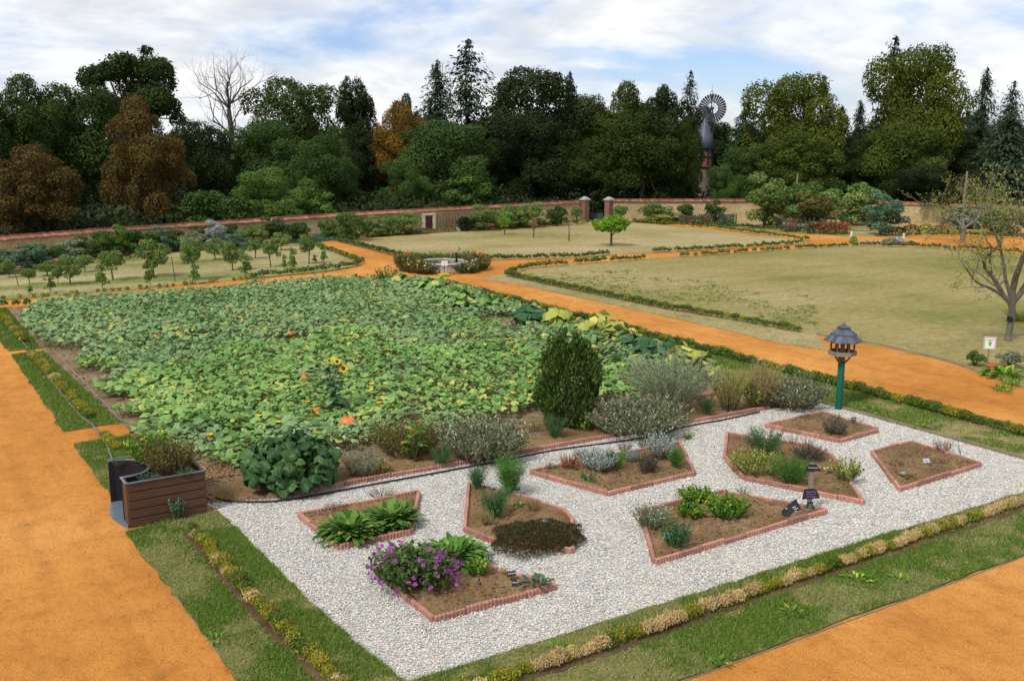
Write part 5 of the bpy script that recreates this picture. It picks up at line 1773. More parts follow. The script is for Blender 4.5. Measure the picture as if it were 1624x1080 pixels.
PM = pumpkin_mesh(.78, 'pumpkin_skin')
PGM = pumpkin_mesh(.7, 'gourd_skin')
PST = Geo().tube([(0, 0, 0), (.05, 0, .3), (.2, .05, .5)], [.16, .11, .13], 6).mesh('stem', 'twig')
for (x, y), r, lab, me in (((8.75, 20.56), .19, 'large orange pumpkin at the front edge of the field', PM), ((9.51, 25.20), .16, 'orange pumpkin among leaves left of the sunflower', PM), ((8.61, 22.14), .13, 'half hidden orange pumpkin below the sunflower', PM), ((6.55, 25.53), .15, 'orange pumpkin hidden in the left part of the field', PM), ((7.66, 33.41), .17, 'far orange pumpkin in the back left of the field', PM), ((6.99, 22.51), .12, 'small orange pumpkin in the front left of the field', PM), ((11.51, 31.53), .15, 'far orange pumpkin in the middle of the field', PM), ((18.44, 26.87), .17, 'pale yellow gourd near the yellow squash plants', PGM), ((14.94, 27.15), .15, 'pale gourd lying in the middle right of the field', PGM)):
    t = thing('pumpkin', lab, 'pumpkin', (x, y, float(fh(np.array([[x, y]]))[0]) + (-.02 if r > .17 else -.08)), 'pumpkins lying in the field')
    b = place('body', me, t, (0, 0, 0), rng.random() * 6, (r, r, r))
    place('stem', PST, t, (0, 0, r * .6), rng.random() * 6, (r * .7, r * .7, r * .7))

# ------------------------------------------------------------------ plant builders
OVAL = lambda u: math.sin(min(1, u * 1.02) ** .8 * math.pi) ** .8 if 0 < u < 1 else (.06 if u == 0 else .02)
LANCE = lambda u: max(.04, math.sin((u * .9 + .08) * math.pi))
SPAT = lambda u: .10 if u < .18 else max(.05, math.sin(((u - .18) / .82 * .93 + .05) * math.pi) ** .7)
PADDLE = lambda u: .045 if u < .42 else max(.06, math.sin(((u - .42) / .58 * .9 + .07) * math.pi) ** .55)


def p_rosette(t, h, w, mat, n=46, wid=.16, spat=SPAT, fold=.18, droop=1.35, stalk=None, spread=.33):
    """Broad leaves rising from several close crowns and arching outwards."""
    az = np.arange(n) * 2.39996 + rng.normal(size=n) * .35
    f = np.sqrt((np.arange(n) + .5) / n)
    L = (.62 + .42 * rng.random(n)) * np.clip(h * .95, min(.16, w * .4), .36) * (1.02 + .12 * f)
    el = 1.5 - .80 * f + rng.normal(size=n) * .14
    base = np.c_[np.cos(az) * f * spread * w, np.sin(az) * f * spread * w, np.full(n, .02)]
    g = Geo().strips(base, az + rng.normal(size=n) * .4, el, L, L * wid * (.75 + .5 * rng.random(n)), droop * (.5 + .75 * rng.random(n)), spat, 7, fold, None, 0, .16)
    g.build('leaves', mat, t, smooth=True)


def p_feather(t, h, w, mat, n=1500, lw=.007):
    """Thread-fine foliage on upright stems: fennel, dill, wormwood."""
    k = max(10, int(n / 55))
    g, s = Geo(), Geo()
    for i in range(k):
        a, r = rng.random() * 6.283, rng.random() ** .6 * .5 * w
        tip = np.array([r * math.cos(a), r * math.sin(a), h * (.72 + .3 * rng.random()) * math.sqrt(max(.1, 1 - (r / w) ** 2 * 1.3))])
        b = np.array([tip[0] * .18, tip[1] * .18, 0])
        s.tube([b, (b + tip) / 2 + np.array([0, 0, h * .04]), tip], [.006, .005, .003], 3, cap=False)
        m = n // k
        u = .25 + .75 * rng.random(m)
        p = b + (tip - b) * u[:, None] + rng.normal(size=(m, 3)) * .022 * (h / .4)
        d = rng.normal(size=(m, 3)) * .8 + np.array([tip[0] / max(w, .01), tip[1] / max(w, .01), .7])
        g.blades(p, d, h * (.13 + .12 * rng.random(m)), lw, None, 0)
    g.build('foliage', mat, t)
    s.build('stems', 'green_stem', t)


def p_bush(t, h, w, mat, n=1600, leaf=.035, lw=.5, lobes=16, flat=-.5, stems='twig'):
    """Small leaves in clumps over woody stems."""
    d = sphere_dirs(lobes, -.1)
    c = d * (rng.random((lobes, 1)) ** .4) * np.array([w * .36, w * .36, h * .40]) + np.array([0, 0, h * .48])
    r = (.13 + .10 * rng.random(lobes)) * (w + h) * .5
    c[:, 2] = np.minimum(c[:, 2], h - r * .7)
    k = rng.integers(0, lobes, n)
    dr_ = sphere_dirs(n, flat)
    p = c[k] + dr_ * (r[k] * (.55 + .5 * rng.random(n)))[:, None]
    p[:, 2] = np.maximum(p[:, 2], .03)
    g = Geo().leaves(p, dr_ + rng.normal(size=(n, 3)) * .5, leaf * (.7 + .6 * rng.random(n)), leaf * lw, None, 0, .2, dr_ + rng.normal(size=(n, 3)) * .7 + np.array([0, 0, .5]))
    g.build('foliage', mat, t)
    s = Geo()
    for i in range(lobes):
        s.tube([(0, 0, 0), c[i] * np.array([.45, .45, .55]), c[i]], [.012, .009, .005], 4, cap=False)
    s.build('stems', stems, t)


def p_spikes(t, h, w, mat, n=260, leafy=5, leaf=.05, lw=.22, lean=.55, tipmat=None, stem_mat='twig'):
    """Many upright shoots with narrow leaves up their length: lavender, sage, rosemary, grasses."""
    g, s = Geo(), Geo()
    a = rng.random(n) * 6.283
    r = np.sqrt(rng.random(n)) * .5
    b = np.c_[np.cos(a) * r * w * .55, np.sin(a) * r * w * .55, np.zeros(n)]
    D = unit(np.c_[np.cos(a) * r * lean * 2 * w / max(h, .05), np.sin(a) * r * lean * 2 * w / max(h, .05), np.ones(n)] + rng.normal(size=(n, 3)) * .12)
    L = h * (.62 + .42 * rng.random(n)) * (1 - .45 * r ** 2)
    s.blades(b, D, L, .009)
    leafy = int(leafy * 1.7)
    for j in range(leafy):
        u = (.30 + .70 * (j + rng.random(n)) / leafy)
        p = b + D * (L * u)[:, None]
        az = rng.random(n) * 6.283
        side = unit(np.c_[np.cos(az), np.sin(az), .55 + 0 * az] + D * .5)
        g.leaves(p + side * leaf * .35, np.cross(side, rng.normal(size=(n, 3))), leaf * (.8 + .6 * rng.random(n)), leaf * lw * 1.25, None, 0, .2, side)
    g.build('foliage', mat, t)
    s.build('stems', stem_mat, t)
    if tipmat:
        k = n // 2
        Geo().leaves((b + D * L[:, None])[:k], sphere_dirs(k), .035, .02).build('flower_tips', tipmat, t)


def p_plume(t, h, w, mat, n=70, per=80, bw=.011, tip=None):
    """Plumes fanning out of one foot, each stem closely set with fine upright leaves."""
    a = rng.random(n) * 6.283
    r = np.sqrt(rng.random(n))
    g, s = Geo(), Geo()
    for i in range(n):
        d = np.array([math.cos(a[i]) * r[i] * w * .5, math.sin(a[i]) * r[i] * w * .5, h * (.72 + .3 * rng.random()) * (1 - .30 * r[i] ** 2)])
        b = d * np.array([.28, .28, 0])
        u = np.linspace(0, 1, 6)[:, None]
        pts = b + (d - b) * u + np.array([0, 0, .10 * h]) * (u * (1 - u)) * 2 + np.c_[d[0] * .12 * u ** 2, d[1] * .12 * u ** 2, 0 * u]
        s.tube(pts, [.006, .006, .005, .004, .003, .002], 3, cap=False)
        v = .18 + .82 * rng.random(per) ** .8
        k = np.clip((v * 5).astype(int), 0, 4)
        f = (v * 5 - k)[:, None]
        p = pts[k] * (1 - f) + pts[k + 1] * f + rng.normal(size=(per, 3)) * .014
        g.blades(p, unit(d - b) + rng.normal(size=(per, 3)) * .38, .075 * (.6 + .8 * rng.random(per)), bw)
    g.build('foliage', mat, t)
    s.build('stems', 'twig', t)


def p_grass(t, h, w, mat, n=420, bw=.010):
    a = rng.random(n) * 6.283
    r = np.sqrt(rng.random(n)) * .5
    b = np.c_[np.cos(a) * r * w * .4, np.sin(a) * r * w * .4, np.zeros(n)]
    D = np.c_[np.cos(a) * r * w / h * 1.3, np.sin(a) * r * w / h * 1.3, np.ones(n)] + rng.normal(size=(n, 3)) * .13
    Geo().blades(b, D, h * (.55 + .5 * rng.random(n)), bw, None, 0, .12).build('blades', mat, t)


def p_flowers(t, pts, mat, r=.03, n=5):
    """Open five-petalled flowers facing every way."""
    pts = np.asarray(pts, float)
    k = len(pts)
    N = sphere_dirs(k, -.1)
    u = unit(np.cross(N, rng.normal(size=(k, 3))))
    v = np.cross(N, u)
    g = Geo()
    for i in range(n):
        a = i * 2 * math.pi / n
        d = u * math.cos(a) + v * math.sin(a)
        g.leaves(pts + d * r * .55 + N * r * .1, N + d * -.5 + rng.normal(size=(k, 3)) * .15, r * 1.1, r * .95, None, 0, .1, d)
    return tag(g.build('flowers', mat, t), kind='stuff')


def p_squash(t, h, w, mat, n=26, s0=.16, s1=.10, wavy=1):
    az = rng.random(n) * 6.283
    r = np.sqrt(rng.random(n)) * .5
    g, s = Geo(), Geo()
    for i in range(n):
        c = np.array([math.cos(az[i]) * r[i] * w, math.sin(az[i]) * r[i] * w, h * (.25 + .70 * rng.random()) * (1 - 1.5 * r[i] ** 2)])
        c[2] = max(c[2], .10)
        V, F3, F4, _ = LEAFV[[1, 3, 3, 0][rng.integers(4)]]
        N = unit(np.array([c[0] * .8, c[1] * .8, .8]) + rng.normal(size=3) * .3)
        tg = unit(np.cross(N, rng.normal(size=3)))
        b_ = np.cross(N, tg)
        sz = s0 + s1 * rng.random()
        V = V * np.array([1, 1, wavy]) + (rng.normal(size=V.shape) * .09 if wavy > 1 else 0)
        VV = (V[:, :1] * tg + V[:, 1:2] * b_ + V[:, 2:] * N) * sz + c
        tn = rng.random()
        base = g.n
        g.add(VV, F3, tn)
        g.F.append(F4 + base)
        g.r.append(np.full(len(F4), tn))
        g.m.append(np.zeros(len(F4), int))
        s.tube([(c[0] * .25, c[1] * .25, 0), (c[0] * .6, c[1] * .6, c[2] * .7), c], [.012, .01, .008], 4, cap=False)
    g.build('leaves', mat, t, smooth=True)
    s.build('stalks', 'green_stem', t)


def dirs_on(w, h, k, zmin=0.0):
    d = sphere_dirs(k, zmin)
    return d * np.array([w * .5, w * .5, h * .5]) * (.85 + .2 * rng.random((k, 1))) + np.array([0, 0, h * .5])


def plant(name, label, dims, build, cat='plant', group=None, z=0.03, **kw):
    x, y, h, w = dims
    if build is p_squash:
        h *= 1.5
    elif build is not p_rosette:
        h, w = h * 1.18, w * 1.12
    t = thing(name, label, cat, (x, y, z), group)
    build(t, h, w, **kw)
    return t


ZB = .075      # top of the soil in the edged beds
G_H = 'herbs growing in the edged beds'

# bed with broad bright leaves
plant('sorrel', 'large clump of broad bright leaves spilling over the bed edge', (6.30, 14.84, 0.48, 0.86), p_rosette, group=G_H, z=ZB, mat='leaf_sorrel', n=260, wid=.145)
plant('sorrel', 'smaller clump of broad bright leaves at the back of the trapezium bed', (7.11, 14.95, 0.54, 0.81), p_rosette, group=G_H, z=ZB, mat='leaf_sorrel', n=230, wid=.145)
plant('dry_herb', 'dry brown twiggy herb behind the smaller broad leaved clump', (7.56, 16.29, 0.20, 0.60), p_spikes, group=G_H, z=ZB, mat='leaf_dry', n=90, leafy=2, leaf=.02)
plant('dry_herb', 'low dark seedling row at the left of the trapezium bed', (6.59, 16.09, 0.11, 0.56), p_spikes, group=G_H, z=ZB, mat='leaf_dusky', n=120, leafy=2, leaf=.02)
# mallow bed
x, y, h, w = (6.30, 12.49, 0.62, 1.26)
t = thing('mallow', 'purple flowering mallow sprawling over the corner bed', 'flowering plant', (x, y, .05), G_H)
p_bush(t, h * .92, w * .95, 'leaf_mallow', 1900, .065, .85, 40, -.8, 'green_stem')
p_spikes(t, h * 1.1, w * .9, 'leaf_mallow', 70, 6, .06, .8, .7, None, 'green_stem')
g = Geo()
fp = dirs_on(w * 1.05, h * 1.06, 170, -.5)
fp = fp + rng.normal(size=fp.shape) * .035
fp = fp[fbm(fp[:, 0] * 4 + 5, fp[:, 1] * 4 + fp[:, 2] * 4, 3) + (fp[:, 0] * -.12 - fp[:, 1] * .2) > .47]
for p in fp[:34]:
    g.tube([p * np.array([.5, .5, .5]), p * 1.08], .005, 3, cap=False)
g.build('flower_stems', 'green_stem', t)
p_flowers(t, fp, 'petal_purple', .034)
plant('comfrey', 'big mound of pointed bright green leaves behind the mallow', (7.24, 13.02, 0.51, 0.85), p_rosette, group=G_H, z=ZB, mat='leaf_sorrel', n=300, wid=.15, droop=1.4)
plant('comfrey', 'lower green leafy mound between mallow and the bigger comfrey mound', (6.54, 13.09, 0.43, 0.87), p_rosette, group=G_H, z=ZB, mat='leaf_sorrel', n=120, wid=.13)
plant('nettle', 'small white flowered herb at the corner bed centre', (7.27, 12.29, 0.27, 0.30), p_spikes, group=G_H, z=ZB, mat='leaf_celery', n=40, leafy=7, leaf=.05, lw=.5, tipmat='petal_white', stem_mat='green_stem')
plant('lettuce_herb', 'low rosette of blue green leaves spilling over the corner bed tip', (7.82, 11.56, 0.18, 0.48), p_rosette, group=G_H, z=ZB, mat='leaf_bluegreen', n=24, wid=.24)
plant('yellow_sprig', 'thin yellow sprig behind the two black labels', (7.61, 12.11, 0.14, 0.13), p_spikes, group=G_H, z=ZB, mat='leaf_yellowgreen', n=16, leafy=3, leaf=.03)
# fennel and thyme bed
plant('fennel', 'feathery fennel at the back left of the slanting bed', (9.23, 15.59, 0.39, 0.40), p_feather, group=G_H, z=ZB, mat='leaf_fennel')
plant('fennel', 'tallest feathery fennel at the back of the slanting bed', (9.61, 15.14, 0.62, 0.53), p_feather, group=G_H, z=ZB, mat='leaf_bright_fennel', n=2400)
plant('fennel', 'wide feathery fennel in the middle of the slanting bed', (8.77, 14.21, 0.47, 0.59), p_feather, group=G_H, z=ZB, mat='leaf_fennel', n=2000)
plant('yellow_sprig', 'yellow green sprig at the left edge of the slanting bed', (8.43, 13.96, 0.29, 0.21), p_spikes, group=G_H, z=ZB, mat='leaf_yellowgreen', n=50, leafy=4, leaf=.035)
plant('seedling', 'single broad leaved seedling right of the fennel', (9.39, 14.44, 0.12, 0.18), p_rosette, group=G_H, z=ZB, mat='leaf_sorrel', n=9, wid=.3)
plant('dry_grass_tuft', 'straw coloured grass tuft in the slanting bed', (9.45, 14.09, 0.23, 0.22), p_grass, group=G_H, z=ZB, mat='leaf_dry', n=90)
x, y = (8.82, 13.02)
t = thing('thyme_mat', 'dark brown green thyme mat bulging over the bed edge', 'herb', (x, y, .05), G_H)
n = 9000
a = rng.random(n) * 6.283
rmax = 1 + .30 * (fbm(np.cos(a) * 2.2 + 9, np.sin(a) * 2.2 + 4, 5) - .5) * 2
rr = np.sqrt(rng.random(n))
px_, py_t = np.cos(a) * rr * rmax * .82, np.sin(a) * rr * rmax * .70
lump = fbm(px_ * 4.5 + 3, py_t * 4.5, 4)
zt = (.17 * np.sqrt(np.maximum(0, 1 - rr ** 2)) + .02) * (.35 + 1.3 * lump)
p = np.c_[px_, py_t, zt]
Geo().blades(p, np.c_[np.cos(a) * rr * .8, np.sin(a) * rr * .8, np.full(n, .6)] + rng.normal(size=(n, 3)) * .7, .055 * (.6 + .9 * rng.random(n)), .016, np.clip(lump * .9 + rng.normal(size=n) * .3, 0, 1)).build('foliage', 'leaf_thyme', t)
# silver bed
for nm, dims, fn, kw, lab in [
    ('grass_herb', (11.13, 15.96, 0.12, 0.30), p_grass, dict(mat='leaf_greygreen', n=100), 'low grassy tuft at the left tip of the middle bed'),
    ('rust_herb', (11.39, 15.72, 0.25, 0.35), p_spikes, dict(mat='leaf_rust', n=90, leafy=5, leaf=.035, lw=.4), 'rust orange dying herb in the middle bed'),
    ('rue', (11.96, 16.03, 0.23, 0.36), p_spikes, dict(mat='leaf_greygreen', n=90, leafy=5, leaf=.035), 'grey green tuft behind the rust orange herb'),
    ('silver_herb', (11.82, 15.33, 0.42, 0.60), p_spikes, dict(mat='leaf_silver', n=170, leafy=6, leaf=.055, lw=.3), 'largest silver tuft in the middle bed'),
    ('feathery_herb', (12.18, 15.18, 0.37, 0.45), p_feather, dict(mat='leaf_bright_fennel', n=1100), 'green feathery herb next to the largest silver tuft'),
    ('dark_herb', (11.24, 14.85, 0.21, 0.34), p_feather, dict(mat='leaf_fennel', n=600), 'low dark green herb at the front of the middle bed'),
    ('silver_herb', (12.71, 15.36, 0.23, 0.33), p_spikes, dict(mat='leaf_silver', n=90, leafy=5, leaf=.04, lw=.3), 'small silver tuft in the middle of the middle bed'),
    ('dusky_herb', (12.55, 14.68, 0.37, 0.35), p_spikes, dict(mat='leaf_dusky', n=150, leafy=5, leaf=.04), 'dusky grey purple tuft in the middle bed'),
    ('silver_herb', (13.41, 15.28, 0.46, 0.49), p_spikes, dict(mat='leaf_silver', n=140, leafy=6, leaf=.055, lw=.3), 'tall silver tuft at the back right of the middle bed'),
    ('feathery_herb', (13.23, 14.62, 0.36, 0.48), p_feather, dict(mat='leaf_bright_fennel', n=1200), 'bright feathery herb in the right corner of the middle bed'),
    ('dry_herb', (13.06, 16.01, 0.22, 0.29), p_spikes, dict(mat='leaf_dusky', n=70, leafy=3, leaf=.03), 'bare twiggy herb at the back of the middle bed'),
    ('gravel_fennel', (13.69, 16.20, 0.18, 0.46), p_feather, dict(mat='leaf_fennel', n=350), 'sparse fennel seedling in the gravel behind the middle bed'),
    ('gravel_fennel', (14.35, 16.18, 0.22, 0.36), p_feather, dict(mat='leaf_bright_fennel', n=420), 'bright fennel seedling in the gravel by the tall silver tuft'),
]:
    plant(nm, lab, dims, fn, 'herb', G_H, ZB if 'gravel' not in nm else .01, **kw)
# celery bed
for nm, dims, fn, kw, lab in [
    ('hyssop', (10.80, 12.47, 0.35, 0.57), p_spikes, dict(mat='leaf_greygreen', n=150, leafy=6, leaf=.05, lw=.25, tipmat='petal_white', stem_mat='green_stem'), 'pale flowered bushy herb at the left corner of the celery bed'),
    ('celery', (12.24, 12.93, 0.28, 0.41), p_spikes, dict(mat='leaf_celery', n=80, leafy=5, leaf=.055, lw=.85, lean=.75, stem_mat='green_stem'), 'bright celery plant at the back of its bed'),
    ('celery', (11.64, 12.43, 0.24, 0.37), p_spikes, dict(mat='leaf_celery', n=70, leafy=5, leaf=.05, lw=.85, lean=.75, stem_mat='green_stem'), 'smallest celery plant, in the middle of its bed'),
    ('celery', (12.17, 12.08, 0.37, 0.50), p_spikes, dict(mat='leaf_celery', n=110, leafy=6, leaf=.055, lw=.85, lean=.75, stem_mat='green_stem'), 'largest celery plant with yellowing outer leaves'),
    ('dark_herb', (10.55, 11.56, 0.38, 0.36), p_spikes, dict(mat='leaf_fennel', n=110, leafy=7, leaf=.04, lw=.4, stem_mat='green_stem'), 'dark upright herb beside the pale grey label'),
    ('herb_sprig', (13.29, 12.79, 0.14, 0.26), p_spikes, dict(mat='leaf_greygreen', n=30, leafy=3, leaf=.035), 'thin grey sprig on the back edge of the celery bed'),
    ('herb_sprig', (12.10, 13.28, 0.16, 0.12), p_spikes, dict(mat='leaf_celery', n=8, leafy=4, leaf=.04, stem_mat='green_stem'), 'tiny green sprig in the gravel behind the celery bed'),
    # bed with yellow green bush
    ('blue_green_tuft', (15.41, 14.33, 0.48, 0.86), p_feather, dict(mat='leaf_fennel', n=2400, lw=.008), 'large blue green feathery mound at the back of its bed'),
    ('yellow_bush', (14.41, 13.62, 0.40, 0.94), p_spikes, dict(mat='leaf_yellowgreen', n=220, leafy=7, leaf=.045, lw=.5, stem_mat='green_stem'), 'yellow green bushy herb at the left end of its bed'),
    ('bright_fennel', (14.51, 12.75, 0.48, 0.81), p_feather, dict(mat='leaf_bright_fennel', n=2600), 'vivid green feathery fennel left of the slate post'),
    ('dusky_herb', (15.92, 13.57, 0.29, 0.62), p_spikes, dict(mat='leaf_dusky', n=190, leafy=6, leaf=.04), 'dusky dark mound behind the vivid fennel'),
    ('yellow_sprig', (15.58, 12.87, 0.14, 0.35), p_rosette, dict(mat='leaf_yellowgreen', n=14, wid=.22), 'small yellow green rosette behind the slate post'),
    ('variegated_bush', (15.53, 12.29, 0.38, 0.44), p_spikes, dict(mat='leaf_yellowgreen', n=60, leafy=7, leaf=.05, lw=.6, stem_mat='green_stem'), 'yellow variegated bush at the right point of its bed'),
    ('yellow_sprig', (16.48, 14.48, 0.26, 0.24), p_spikes, dict(mat='leaf_gold', n=26, leafy=4, leaf=.03), 'thin golden sprig at the far tip of the fennel bed'),
    ('yellow_sprig', (16.61, 14.21, 0.28, 0.30), p_spikes, dict(mat='leaf_gold', n=30, leafy=4, leaf=.03), 'second golden sprig, nearer the small feeder bed'),
    # bare kite bed
    ('dry_bush', (18.80, 12.45, 0.24, 0.37), p_spikes, dict(mat='leaf_dry', n=50, leafy=3, leaf=.035, lw=.5), 'dry twiggy bush beside the leaning slate in the kite bed'),
    ('moss_herb', (16.63, 11.77, 0.10, 0.34), p_spikes, dict(mat='leaf_broom', n=90, leafy=3, leaf=.03), 'mossy low herb at the front of the kite bed'),
    ('twig_herb', (17.98, 11.94, 0.13, 0.46), p_spikes, dict(mat='leaf_sage_purple', n=80, leafy=2, leaf=.025), 'low dark twigs in the middle of the kite bed'),
    ('twig_herb', (17.14, 12.39, 0.09, 0.36), p_spikes, dict(mat='leaf_dusky', n=70, leafy=2, leaf=.025), 'dark withered herb at the left of the kite bed'),
    # feeder bed
    ('grey_cushion', (17.86, 14.53, 0.33, 0.45), p_spikes, dict(mat='leaf_sage_purple', n=230, leafy=5, leaf=.03, lw=.4), 'round grey cushion herb in the feeder bed'),
    ('seedling_row', (18.43, 15.67, 0.14, 0.80), p_spikes, dict(mat='leaf_sage_purple', n=150, leafy=2, leaf=.02), 'purplish seedlings at the back of the feeder bed'),
    ('seedling_row', (18.58, 14.70, 0.13, 0.72), p_spikes, dict(mat='leaf_sage_purple', n=130, leafy=2, leaf=.02), 'reddish seedlings at the right of the feeder bed'),
    ('herb_sprig', (18.91, 14.86, 0.20, 0.38), p_spikes, dict(mat='leaf_greygreen', n=30, leafy=4, leaf=.035), 'grey green sprig at the right of the feeder bed'),
    ('herb_sprig', (18.90, 15.37, 0.16, 0.24), p_spikes, dict(mat='leaf_celery', n=24, leafy=3, leaf=.035), 'bright green sprig behind the round grey cushion'),
]:
    plant(nm, lab, dims, fn, 'herb', G_H, ZB, **kw)

# long border behind the gravel
G_B = 'plants of the long herb border'
x, y, h, w = (6.34, 17.75, 0.95, 1.86)
t = thing('rhubarb', 'huge dark green rhubarb clump beside the wooden planter', 'plant', (x, y, .03), G_B)
RHUB = (t, h, w)
plant('lavender', 'grey lavender tuft right of the rhubarb', (7.77, 17.63, 0.51, 0.66), p_spikes, group=G_B, mat='leaf_greygreen', n=200, leafy=6, leaf=.05, tipmat='leaf_dry')
plant('golden_herb', 'small pale golden herb at the border edge', (8.13, 17.53, 0.27, 0.32), p_spikes, group=G_B, mat='leaf_gold', n=60, leafy=5, leaf=.05, lw=.6)
plant('broom', 'brown green broom like shrub in front of the pumpkin leaves', (9.20, 18.47, 0.75, 1.40), p_spikes, group=G_B, mat='leaf_broom', n=420, leafy=7, leaf=.055, lw=.3)
x, y, h, w = (9.03, 17.83, 0.78, 0.61)
t = thing('young_sunflower', 'young sunflower plant with big leaves before the brown shrub', 'plant', (x, y, .03), G_B)
for i in range(5):
    a = i * 1.3
    Geo().tube([(0, 0, 0), (.07 * math.cos(a), .07 * math.sin(a), h * .5), (.16 * math.cos(a), .16 * math.sin(a), h * (.8 + .04 * i))], [.014, .011, .007], 5).build('stem', 'green_stem', t)
k = 26
az = rng.random(k) * 6.28
zz = h * (.25 + .7 * rng.random(k))
Geo().strips(np.c_[np.cos(az) * .1, np.sin(az) * .1, zz], az, .5, .20, .075, 1.1, OVAL, 6, .15).build('leaves', 'leaf_celery', t, smooth=True)
p_flowers(t, [(.16, .05, h * .98), (-.1, -.1, h * .92)], 'petal_yellow', .07, 9)
plant('feathery_herb', 'dark feathery herb between sage and young sunflower', (9.35, 17.28, 0.39, 0.48), p_feather, group=G_B, mat='leaf_fennel', n=1300)
plant('sage_bush', 'wide grey sage bush at the gravel edge, left of the bay', (10.38, 17.28, 0.81, 1.56), p_spikes, group=G_B, mat='leaf_sage', n=520, leafy=8, leaf=.07, lw=.38)
plant('heather_twigs', 'dusky twigs behind the wide grey sage bush', (11.62, 19.01, 0.33, 0.57), p_spikes, group=G_B, mat='leaf_dusky', n=130, leafy=4, leaf=.03)
x, y, h, w = (13.38, 18.42, 1.97, 1.49)
t = thing('bay_bush', 'tall dense dark green bay bush at the pumpkin field corner', 'shrub', (x, y, .03), G_B)
n = 9000
u = rng.random(n) ** .9
a = rng.random(n) * 6.283
rad = w * .5 * np.interp(u, [0, .10, .35, .70, .88, 1], [.40, .74, .98, .92, .66, .30])
rad *= (.60 + .44 * rng.random(n) ** .5) * (1 + .50 * (fbm(np.cos(a) * 2.1 + 7, np.sin(a) * 2.1 + u * 3.2, 6) - .5) * 2)
top_ = 1 + .22 * (fbm(np.cos(a) * 3 + rad * 2, np.sin(a) * 3 + 5, 9) - .5) * 2
p = np.c_[np.cos(a) * rad, np.sin(a) * rad, u * h * np.where(u > .6, top_, 1)]
D = np.c_[np.cos(a) * .45, np.sin(a) * .45, np.full(n, 1.0)] + rng.normal(size=(n, 3)) * .3
Geo().leaves(p, np.cross(D, rng.normal(size=(n, 3))), .115, .042, None, 0, .2, D).build('foliage', 'leaf_bay', t)
sh = Geo()
for i in range(46):
    a_ = rng.random() * 6.283
    r_ = math.sqrt(rng.random()) * .44 * w
    z_ = h * (.96 - .5 * (r_ / w) ** 1.0 * 1.2)
    b_ = np.array([math.cos(a_) * r_, math.sin(a_) * r_, z_ * .82])
    d_ = unit(np.array([math.cos(a_) * .3 * r_ / w, math.sin(a_) * .3 * r_ / w, 1.0]) + rng.normal(size=3) * .1)
    m_ = 16
    uu = rng.random(m_)
    pp_ = b_ + d_ * (uu * h * .24)[:, None]
    dd_ = d_ + rng.normal(size=(m_, 3)) * .45
    sh.leaves(pp_, np.cross(dd_, rng.normal(size=(m_, 3))), .10, .035, .4 + .6 * rng.random(m_), 0, .2, dd_)
tag(sh.build('shoots', 'leaf_bay', t), kind='stuff')
s_ = Geo()
for i in range(9):
    a = i * .7
    s_.tube([(0, 0, 0), (.12 * math.cos(a), .12 * math.sin(a), h * .4), (.3 * math.cos(a), .3 * math.sin(a), h * .8)], [.03, .02, .01], 5)
s_.build('stems', 'bark', t)
plant('feathery_herb', 'dark feathery herb at the foot of the bay bush', (12.47, 17.73, 0.46, 0.58), p_feather, group=G_B, mat='leaf_fennel', n=1300)
plant('yellow_sprig', 'pale yellow green herb left of the bay bush', (12.35, 18.35, 0.32, 0.37), p_spikes, group=G_B, mat='leaf_yellowgreen', n=60, leafy=5, leaf=.04)
plant('leafy_sprig', 'light leafy sprig right of the bay bush foot', (13.27, 17.78, 0.46, 0.37), p_spikes, group=G_B, mat='leaf_celery', n=26, leafy=7, leaf=.06, lw=.5, stem_mat='green_stem')
plant('sage_bush', 'broad grey purple sage bush right of the bay', (14.30, 17.18, 0.82, 2.18), p_spikes, group=G_B, mat='leaf_sage', n=640, leafy=8, leaf=.07, lw=.38)
plant('wormwood', 'tall silvery wormwood behind the broad sage', (16.12, 18.11, 1.30, 2.18), p_plume, group=G_B, mat='leaf_wormwood', n=150, per=95, bw=.016)
plant('dark_fern_herb', 'dark feathery herb at the right foot of the wormwood', (16.73, 17.44, 0.45, 0.54), p_feather, group=G_B, mat='leaf_fennel', n=1000)
plant('golden_grass', 'golden feathery herb right of the wormwood', (17.39, 17.36, 1.01, 1.00), p_plume, group=G_B, mat='leaf_golden_plume', n=90, per=70)
plant('golden_grass', 'tan seed stalks next to the dark sage mound', (18.24, 17.09, 1.13, 0.83), p_plume, group=G_B, mat='leaf_tan_plume', n=80, per=60)
plant('leafy_herb', 'green leafy herb at the foot of the tan seed stalks', (18.24, 17.24, 0.58, 0.68), p_spikes, group=G_B, mat='leaf_yellowgreen', n=60, leafy=6, leaf=.08, lw=.6, stem_mat='green_stem')
plant('sage_bush', 'low dark grey green sage mound nearest the bird feeder', (19.01, 16.77, 0.77, 1.41), p_spikes, group=G_B, mat='leaf_sage', n=480, leafy=7, leaf=.06, lw=.38, lean=.6)
plant('grass_tuft', 'green grassy tuft at the border edge before the sage', (14.92, 16.13, 0.17, 0.28), p_grass, group=G_B, mat='leaf_celery', n=60)


# squash plants with big yellow or dark leaves along the field edge
p_squash(RHUB[0], RHUB[1] * 1.15, RHUB[2] * .95, 'leaf_rhubarb', 300, .08, .10, 3)

